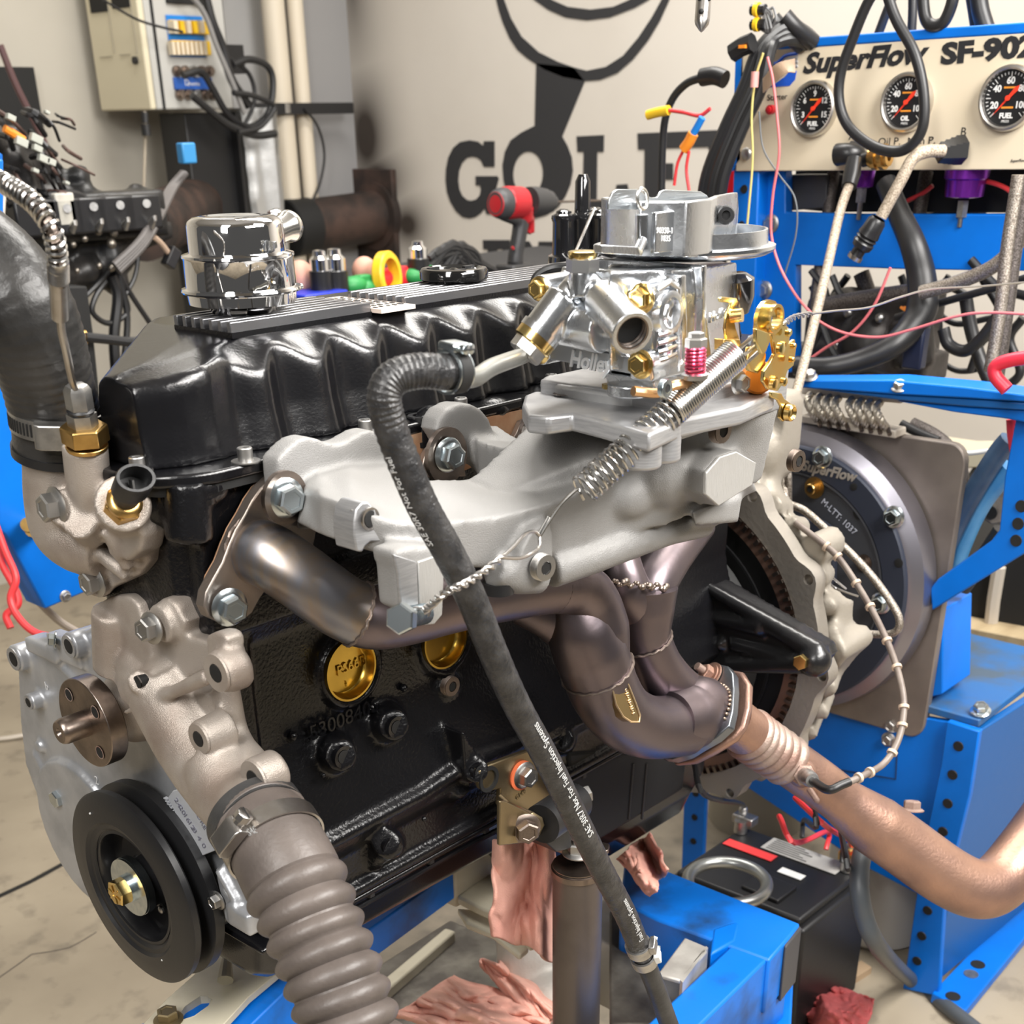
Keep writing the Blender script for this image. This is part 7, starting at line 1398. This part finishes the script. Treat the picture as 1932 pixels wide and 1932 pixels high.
# ---- battery
bt = thing('car_battery', 'black car battery with red label behind the blue stand', 'battery', P(1520,1860,Z=FZ))
bo = P(1500,1680,Z=-.40); 
ax_ = (P(1640,1655,Z=-.40)-P(1395,1560,Z=-.40)).normalized(); ay_ = V((-ax_.y, ax_.x, 0)); 
A0, A1, A2_ = P(1395,1565,Z=-.40), P(1645,1655,Z=-.40), P(1545,1770,Z=-.40); wv = A2_-A1; wv = wv - ax_*wv.dot(ax_)
G().prism([A0, A1, A1+wv, A0+wv], (0,0,-.20)).obj('case', mat('battery_case', (.012,.012,.013), .45, bump=.15, bscale=120), bt, bevel=.005)
G().prism([A0+ax_*.01+wv*.03, A1-ax_*.01+wv*.03, A1-ax_*.01+wv*.97, A0+ax_*.01+wv*.97], (0,0,.012)).obj('lid', satin_black, bt, bevel=.004)
lx = (A1-A0).length; 
def bpt(u, v, h=.0135): return A0+(A1-A0)*u+wv*v+V((0,0,h))
G().prism([bpt(.08,.30),bpt(.45,.30),bpt(.45,.40),bpt(.08,.40)], (0,0,.001)).obj('red_stripe', mat('label_red', (.70,.05,.05), .5), bt)
G().prism([bpt(.30,.06),bpt(.85,.06),bpt(.85,.26),bpt(.30,.26)], (0,0,.001)).obj('white_label', mat('label_grey', (.40,.39,.37), .5), bt)
for k in range(6): G().prism([bpt(.33,.08+.03*k,.0148),bpt(.55+.04*(k%3),.08+.03*k,.0148),bpt(.55+.04*(k%3),.09+.03*k,.0148),bpt(.33,.09+.03*k,.0148)], (0,0,.0002)).obj('print_line', ink, bt)
G().prism([bpt(.55,.42),bpt(.72,.42),bpt(.72,.50),bpt(.55,.50)], (0,0,.001)).obj('white_label', white, bt)
g = G().box(bpt(.62,.75,.012), (.06,.05,.012), (ax_,ay_,V((0,0,1)))); g.obj('vent_cover', satin_black, bt, bevel=.002)
G().box(bpt(.80,1.0,-.09)-V((0,0,0))+(wv.normalized()*.001), (.045,.002,.03), (ax_,wv.normalized(),V((0,0,1)))).obj('side_logo', mat('label_red2', (.65,.03,.04), .5), bt)
for u in (.08,.88): 
    c = bpt(u,.14); G().cyl(c, c+V((0,0,.02)), .010, n=18).obj('terminal', dull_zinc, bt); G().box(c+V((.01,0,.018)), (.035,.02,.014), (ax_,ay_,V((0,0,1)))).obj('terminal_clamp', brass if u > .5 else dull_zinc, bt, bevel=.002); G().ball(c+V((.02,.01,.026)), .007).obj('clamp_nut', dull_zinc, bt)
bw = 'battery leads'
for i, (a, b, c_, m_, nm) in enumerate((((.08,.14),(1330,1500),(1310,1440),cable_black,'black lead rising left of the battery'),((.88,.14),(1560,1560),(1500,1505),red_wire,'red lead arching across the battery'),((.70,.10),(1500,1590),(1470,1540),red_wire,'second red lead lying along the battery top'),((.5,.05),(1540,1560),(1530,1500),cable_black,'black lead rising behind the battery label'),((.86,.2),(1600,1640),(1585,1560),cable_black,'black lead beside the right battery terminal'))):
    s0 = bpt(*a, .03); G().tube([s0, s0+V((0,0,.03)), P(*b,D=1.45), P(*c_,D=1.5)], .0035, 8, sub=6).obj('battery_lead', m_, None, label=nm, cat='wire', group=bw)
# steel hoop, white barrel, beige bucket
hc = P(1372,1665,Z=-.33); t = G().tube([hc+V((.052*math.cos(a), .052*math.sin(a), 0)) for a in [2*math.pi*k/48 for k in range(48)]], .0085, 14, closed=True); t.obj('steel_hoop', mat('grey_hoop', (.33,.34,.33), .3, .8), None, label='grey steel ring lying against the battery', cat='ring')
c = P(1690,1850,Z=FZ); t = thing('white_drum', 'dirty white plastic drum behind the rusty downpipe', 'drum', (1.235,-.125,FZ)); G().lathe((1.235,-.125,FZ), (0,0,1), [(0,.075),(.01,.085),(.20,.085),(.22,.08),(.26,.078),(.265,.07)], 48).obj('body', mat('stained_white', (.55,.53,.48), .6, bump=.2, bscale=60, col2=(.30,.26,.21), cscale=9, cmix=(.5,.7), detail=8), t)
t = thing('beige_bucket', 'beige container behind the battery and blue leg', 'container', P(1440,1560,Z=-.5)); c = V((1.42,.22,FZ)); G().lathe(c, (0,0,1), [(0,.09),(.25,.10),(.26,.104)], 36).obj('body', mat('dim_beige', (.40,.37,.30), .6), t)
# floor hoses and cables
G().tube([P(1640,1560,D=1.55),P(1622,1640,D=1.50),P(1628,1720,D=1.5),P(1660,1790,D=1.56),P(1720,1850,Z=FZ+.015),P(1800,1910,Z=FZ+.012),P(1900,1990,Z=FZ+.012)], .0115, 14, sub=8).obj('floor_hose', mat('grey_hose', (.07,.08,.09), .45), None, label='dark grey hose running down across the floor by the blue foot', cat='hose')
t = thing('timber_offcut', 'small wood offcut on the floor beside the battery', 'wood block', P(1590,1850,Z=FZ)); G().prism([P(x,y,Z=FZ+.012) for x,y in [(1585,1830),(1625,1812),(1645,1825),(1590,1860)]], (0,0,-.012)).obj('block', mat('pale_wood', (.45,.32,.2), .7), t)
G().tube([P(-20,1396,Z=FZ+.008),P(30,1390,Z=FZ+.008),P(90,1376,Z=FZ+.008),P(160,1350,Z=FZ+.008)], .0055, 8, sub=5).obj('floor_cable', creamb, None, label='beige cable lying on the concrete at the left edge', cat='cable')
G().tube([P(-20,960,D=1.7),P(30,945,D=1.65),P(15,1000,D=1.65),P(22,1060,D=1.68),P(60,1120,D=1.72),P(110,1170,D=1.78),P(150,1195,D=1.82)], .0055, 10, sub=6).obj('beige_hose', mat('beige_rubber', (.42,.36,.31), .5), None, label='beige hose curling in front of the blue cabinet', cat='hose')
rw = 'red leads at the left'
for k, pts in enumerate(([(-10,985),(10,1040),(30,1090),(20,1130),(35,1165),(70,1195),(130,1205)], [(-10,1005),(2,1060),(28,1110),(34,1140),(12,1160),(20,1185)])):
    G().tube([P(x,y,D=1.6+.05*k) for x,y in pts], .0048, 10, sub=6).obj('red_cable', red_wire, None, label='bright red cable, %s of two twisted below the water outlet' % ('longer' if not k else 'shorter'), cat='cable', group=rw)
# ================================================================ second engine, blue cabinet, bench with tools
bc3 = thing('blue_cabinet', 'blue steel equipment cabinet behind the radiator hose', 'cabinet', P(90,1140,Y=.75))
def yp(pts, Y, dep, name, m, par, **k): return G().prism([P(x,y,Y=Y) for x,y in pts], (0,dep,0)).obj(name, m, par, bevel=.003, **k)
yp([(-60,640),(30,700),(178,770),(180,1110),(85,1150),(10,1010),(-60,960)], .70, .05, 'front', blue_paint, bc3)
yp([(-60,300),(8,300),(8,460),(60,640),(60,860),(-60,860)], .78, .05, 'upper_front', blue_paint, bc3)
for x, y in ((52,990),(60,1000)): G().cyl(P(x,y,Y=.70), P(x,y,Y=.66), .009, n=14).obj('brass_stub', brass, bc3)
yp([(95,1030),(175,1020),(172,1040),(100,1045)], .698, .004, 'slot', deep_black, bc3)
bolt(bc3, P(123,1125,Y=.699), (0,-1,0), .006, dull_zinc, 'flange', name='bolt')
t = thing('dark_cabinet', 'black equipment rack behind the steel probe line', 'rack', P(130,760,Y=1.2))
yp([(70,540),(165,540),(178,640),(190,760),(190,850),(80,800)], 1.15, .3, 'body', deep_black, t); G().tube([P(132,640,Y=1.14),P(148,637,Y=1.14),P(160,636,Y=1.14)], .012, 12).obj('brass_coupling', brass, t); G().tube([P(160,636,Y=1.13),P(200,640,Y=1.13),P(250,645,Y=1.13),P(300,640,Y=1.13)], .008, 10, sub=4).obj('black_tube', cable_black, t)
se = thing('second_engine', 'dark second engine with coils and wiring behind the steel spring line', 'engine', P(160,560,Y=1.3))
YE = 1.30
g = G(); gp_ = [(-40,250),(40,235),(110,300),(150,350),(205,380),(260,400),(330,420),(330,450),(270,475),(250,510),(210,540),(150,560),(60,600),(-40,620)]
g.prism([P(x,y,Y=YE) for x,y in gp_], (0,.25,0))
for k in range(5): g.box(P(50+k*52,415-k*3,Y=YE-.02), (.09,.06,.075)); 
for k in range(26): g.ball(P(random.uniform(-20,270), random.uniform(260,540), Y=YE), random.uniform(.012,.03))
g.obj('block', mat('oily_black', (.012,.012,.012), .4, .2, bump=.6, bscale=60, col2=(.03,.027,.025), cscale=15), se, voxel=.008, sm=1)
for k in range(5): 
    x, y = 62+k*50, 412-k*3
    G().box(P(x,y,Y=YE-.06), (.075,.03,.055)).obj('ignition_coil', black_plastic, se, bevel=.004); G().cyl(P(x+15,y-16,Y=YE-.07), P(x+15,y-16,Y=YE-.08), .007, n=10).obj('coil_screw', dull_zinc, se)
    G().tube([P(x+18,y+25,Y=YE-.07),P(x+30,y+10,Y=YE-.09),P(x+25,y+30,Y=YE-.08)], .004, 8, sub=3).obj('spring_clip', dull_zinc, se)
G().tube([P(78,396,Y=YE-.03),P(120,394,Y=YE-.03),P(160,393,Y=YE-.03)], .010, 12).obj('blue_rail', mat('royal_blue', (.01,.06,.32), .3), se); G().tube([P(175,388,Y=YE-.03),P(195,383,Y=YE-.03),P(215,384,Y=YE-.03)], .009, 12).obj('blue_rail', MATS['royal_blue'], se)
G().box(P(117,395,Y=YE-.06), (.035,.03,.05)).obj('white_tag', mat('tag_white', (.50,.48,.42), .5), se, bevel=.003)
for k in range(6): G().tube([P(60,380+k*3,Y=YE-.05),P(110,366+k*3,Y=YE-.06),P(150,368+k*3,Y=YE-.05),P(178,395+k*2,Y=YE-.04)], .006, 8, sub=5).obj('loom', cable_black, se)
G().tube([P(165,388,Y=YE-.05),P(195,374,Y=YE-.06),P(230,385,Y=YE-.05),P(265,410,Y=YE-.04),P(280,430,Y=YE-.03)], .006, 8, sub=5).obj('loom', cable_black, se)
for k in range(34):
    x, y = random.uniform(-10,120), random.uniform(205,380)
    a = random.uniform(.2,1.2); l = random.uniform(25,70)
    G().tube([P(x,y,Y=YE-.04), P(x+l*.5*math.cos(a)+random.uniform(-8,8),y+l*.5*math.sin(a)+random.uniform(-8,8),Y=YE-.07), P(x+l*math.cos(a),y+l*math.sin(a),Y=YE-.04)], random.uniform(.002,.0055), 6, sub=4).obj('wire', random.choice([cable_black, cable_black, satin_black, mat('brown_wire', (.10,.06,.05), .5)]), se)
for x, y, m_ in ((8,242,orange),(20,248,orange)): G().tube([P(x,y,Y=YE-.08),P(x+25,y+16,Y=YE-.08)], .006, 8).obj('orange_wire', m_, se)
for x, y, s_ in ((68,262,.02),(70,280,.015),(82,300,.018),(95,305,.016),(40,268,.02),(66,322,.01),(125,345,.008),(20,222,.014),(88,212,.008)): G().box(P(x,y,Y=YE-.085), (s_,.01,s_*.6), (V((.9,0,-.4)),V((0,1,0)),V((.4,0,.9)))).obj('white_connector', mat('pale_plug', (.42,.43,.38), .5), se, bevel=.001)
for k in range(16): x = random.uniform(30,250); y = random.uniform(430,530)-x*.1; G().ball(P(x,y,Y=YE-.06), random.uniform(.004,.009), n=10, m=6).obj('bolt_head', mat('dull_bolt', (.30,.27,.23), .4, .9), se)
for pts, r in (([(120,545),(128,600),(125,700)],.012), ([(210,520),(222,560),(215,640),(222,740)],.010), ([(225,520),(240,600),(232,700)],.006), ([(200,530),(180,560),(175,590),(205,610),(240,590),(235,555)],.005), ([(215,500),(250,560),(290,620),(310,650)],.005), ([(160,560),(190,530),(215,500)],.005), ([(262,470),(255,520),(235,560)],.004)):
    G().tube([P(x,y,Y=YE-.02) for x,y in pts], r, 8, sub=5).obj('hanging_wire', cable_black, se)
wl = thing('wire_loom', 'grey split loom rising from the second engine to the blue clip', 'cable', P(300,380,Y=1.3))
for k in range(4): G().tube([P(215+k*3,500+k*4,Y=YE-.08),P(262+k*3,455+k*3,Y=YE-.08),P(290+k*3,410+k*2,Y=YE-.06),P(320+k*3,355,Y=YE),P(345+k*2,325,Y=YE)], .006, 8, sub=5).obj('loom_tube', mat('loom_grey', (.11,.10,.095), .5), wl)
G().box(P(352,289,Y=YE-.0), (.03,.02,.034)).obj('blue_clip', mat('clip_blue', (.03,.22,.48), .5), wl, bevel=.003)
G().tube([P(292,448,Y=YE-.08),P(305,460,Y=YE-.08),P(320,480,Y=YE-.08)], .005, 8, sub=3).obj('lead', mat('tan_lead', (.35,.25,.18), .5), wl); G().box(P(323,486,Y=YE-.08), (.02,.02,.035), (V((.8,0,-.6)),V((0,1,0)),V((.6,0,.8)))).obj('plug', cable_black, wl, bevel=.002)
t = thing('blue_post', 'narrow blue upright with white strip at the left edge', 'post', P(5,430,Y=1.1)); yp([(-30,280),(6,290),(10,440),(-30,440)], 1.1, .03, 'upright', blue_paint, t); yp([(7,365),(13,365),(8,450),(2,445)], 1.09, .004, 'strip', creamb, t)
# ---- bench behind the valve cover
ZB = .285
bn = thing('work_bench', 'dark workbench behind the valve cover carrying tools', 'bench', (1.25,1.05,FZ))
bp3 = [P(440,640,Z=ZB)]
G().box((1.62, 1.12, ZB-.02), (1.02,.50,.04)).obj('bench_top', mat('bench_black', (.03,.03,.032), .6), bn, bevel=.003)
for x, y in ((1.16,.92),(1.16,1.32),(2.08,.92),(2.08,1.32)): G().box((x,y,(FZ+ZB-.04)/2), (.05,.05,ZB-.04-FZ)).obj('leg', satin_black, bn)
def on_bench(px, py): return P(px, py, Z=ZB)
def tb_obj(name, label, cat): return thing(name, label, cat, (0,0,ZB))
Yb = 1.02
def pb(x, y, o=0): return P(x, y, Y=Yb+o)
t = tb_obj('tape_roll', 'yellow ring standing on the bench beside the red tube', 'ring'); G().lathe(pb(721,521), (.35,-1,.1), [(0,.030),(0,.040),(.003,.0425),(.018,.0425),(.021,.040),(.021,.030),(0,.030)], 48, caps=False).obj('ring', yellow, t)
t = tb_obj('red_tube', 'red plastic tube poking through the yellow ring', 'tube'); G().lathe(pb(712,527,.02), pb(770,523,.02)-pb(712,527,.02), [(0,.018),(.03,.018),(.032,.021),(.075,.021),(.078,.018),(.11,.018)], 24).obj('body', mat('scarlet', (.75,.02,.03), .35), t)
for i, (x, y, h, r, lb_) in enumerate(((606,522,.055,.019,'left one of the chrome sockets with a black foot'),(635,524,.06,.021,'right one of the chrome sockets with a black foot'),(790,495,.05,.020,'small chrome knob above the green pieces'))):
    t = tb_obj('chrome_socket', lb_, 'socket'); c = pb(x, y+14); G().lathe(c, (0,0,1), [(-.01,r*1.05),(h*.4,r*1.05),(h*.42,r*.9)], 24).obj('foot', black_plastic, t); G().lathe(c+V((0,0,h*.4)), (0,0,1), [(0,r*.9),(h*.35,r*.9),(h*.45,r*.6),(h*.6,r*.55),(h*.62,r*.3)], 24).obj('cap', chrome, t)
for i, (x, y, lb_) in enumerate(((668,538,'green plastic clamp left of the yellow ring'),(692,543,'small green plastic block under the yellow ring'),(785,520,'green plastic grip right of the red tube'))):
    t = tb_obj('green_clamp', lb_, 'clamp'); c = pb(x, y); G().ball(c, .020, (1.4,1,.8)).obj('jaw', green, t); G().box(c+V((.022,0,.006)), (.03,.02,.02)).obj('handle', green, t, bevel=.003)
for x, y, r, lb_ in ((567,523,.026,'peach foam ball half hidden by the breather spout'),(688,512,.024,'peach foam ball behind the yellow ring')): t = tb_obj('foam_ball', lb_, 'ball'); G().ball(pb(x,y,.05), r, (1,1,1.1)).obj('ball', mat('peach', (.68,.36,.27), .7), t)
t = tb_obj('blue_tray', 'blue plastic tray edge behind the breather cap', 'tray'); G().box(pb(590,560), (.10,.08,.02)).obj('tray', mat('ultramarine', (.01,.03,.45), .4), t, bevel=.003)
t = tb_obj('black_caddy', 'black tool tray left of the green clamps', 'tray'); G().box(pb(640,552,.03), (.12,.06,.03)).obj('tray', satin_black, t, bevel=.004)
t = tb_obj('spark_lead_bundle', 'tangle of black leads lying on the bench', 'leads')
for k in range(14):
    x0 = random.uniform(805,850); G().tube([pb(x0,random.uniform(480,515)), pb(x0+random.uniform(20,40),random.uniform(460,480)), pb(x0+random.uniform(45,70),random.uniform(470,500)), pb(x0+random.uniform(70,100),random.uniform(490,515))], random.uniform(.005,.009), 8, sub=5).obj('lead', cable_black, t)
# cordless drill
dr2 = thing('cordless_drill', 'red and black cordless drill standing on the bench', 'drill', pb(975,510))
a0, a1 = pb(935,383), pb(1065,382); dd = (a1-a0).normalized()
G().lathe(pb(938,384), dd, [(-.006,.020),(0,.026),(.008,.0285),(.03,.029),(.034,.027)], 36).obj('rear_cap', mat('drill_grey', (.045,.045,.048), .5), dr2); G().lathe(pb(942,385), -dd, [(0,.024),(.012,.022),(.013,.001)], 28).obj('motor_badge', mat('drill_red', (.45,.012,.02), .35), dr2)
g = G(); g.lathe(pb(952,383), dd, [(0,.030),(.01,.031),(.05,.030),(.055,.027)], 32); g.tube([pb(985,395), pb(990,420)], [.024,.018], 20); g.tube([pb(1000,405), pb(1002,440)], [.01,.008], 12); g.obj('red_shell', MATS['drill_red'], dr2, voxel=.003, sm=2)
G().lathe(pb(998,381), dd, [(0,.028),(.02,.0285),(.05,.025),(.052,.023),(.065,.021),(.067,.017),(.080,.012),(.082,.006)], 36).obj('gear_case', mat('drill_dark', (.035,.035,.037), .4), dr2); G().cyl(pb(1052,381), pb(1145,378), .0022, n=8).obj('drill_bit', dark_steel, dr2)
g = G(); g.tube([pb(985,408), pb(980,440), pb(974,475), pb(972,500)], [.017,.016,.0155,.017], 20, sub=5); g.tube([pb(945,405), pb(975,415), pb(988,412)], [.010,.012,.014], 12); g.obj('grip', MATS['drill_dark'], dr2, voxel=.003, sm=3); G().box(pb(972,512), (.07,.05,.03)).obj('battery_pack', MATS['drill_dark'], dr2, bevel=.005)
G().cyl(pb(966,466,-.017), pb(969,470,-.018), .003, n=10).obj('red_dot', red_plastic, dr2); G().tube([pb(998,412,-.0),pb(1002,425),pb(997,440)], .006, 10).obj('trigger', MATS['drill_red'], dr2)
# black ignition tower beside the carburetor
t = thing('ignition_cap', 'glossy black ignition cap with chrome tower behind the carburetor', 'ignition cap', P(1098,500,Y=.12)); c = P(1098,500,Y=.12)
gb2 = mat('piano_black', (.01,.01,.011), .08, coat=1.)
G().lathe(c+V((0,0,-.02)), (0,0,1), [(0,.040),(.03,.038),(.034,.030)], 36).obj('base', gb2, t)
for dx_, dy_ in ((0,0),(.022,0),(-.018,.012),(.01,-.02)): 
    tall = dx_ == 0; G().lathe(c+V((dx_,dy_,.0)), (0,0,1), [(0,.013),(.045,.0125),(.048,.014),(.052,.0135),(.054,.009),(.085 if tall else .056,.0085),(.092 if tall else .058,.005)], 24).obj('tower', gb2, t)
G().tube([P(1075,500,Y=.10),P(1060,512,Y=.10),P(1040,516,Y=.10)], .005, 8, sub=4).obj('lead', cable_black, t)
# tube stub at the second port (satin) next to breather
t = thing('small_chrome_elbow', 'small chrome elbow on the bench behind the breather spout', 'fitting', (0,0,ZB)); G().tube([P(508,404,Y=1.0),P(520,408,Y=1.0),P(524,416,Y=1.0)], [.006,.014,.016], 18, sub=4).obj('body', chrome, t); c = P(520,412,Y=1.0); G().cyl((c.x,c.y,ZB),(c.x,c.y,c.z),.006).obj('stem', steel, t)
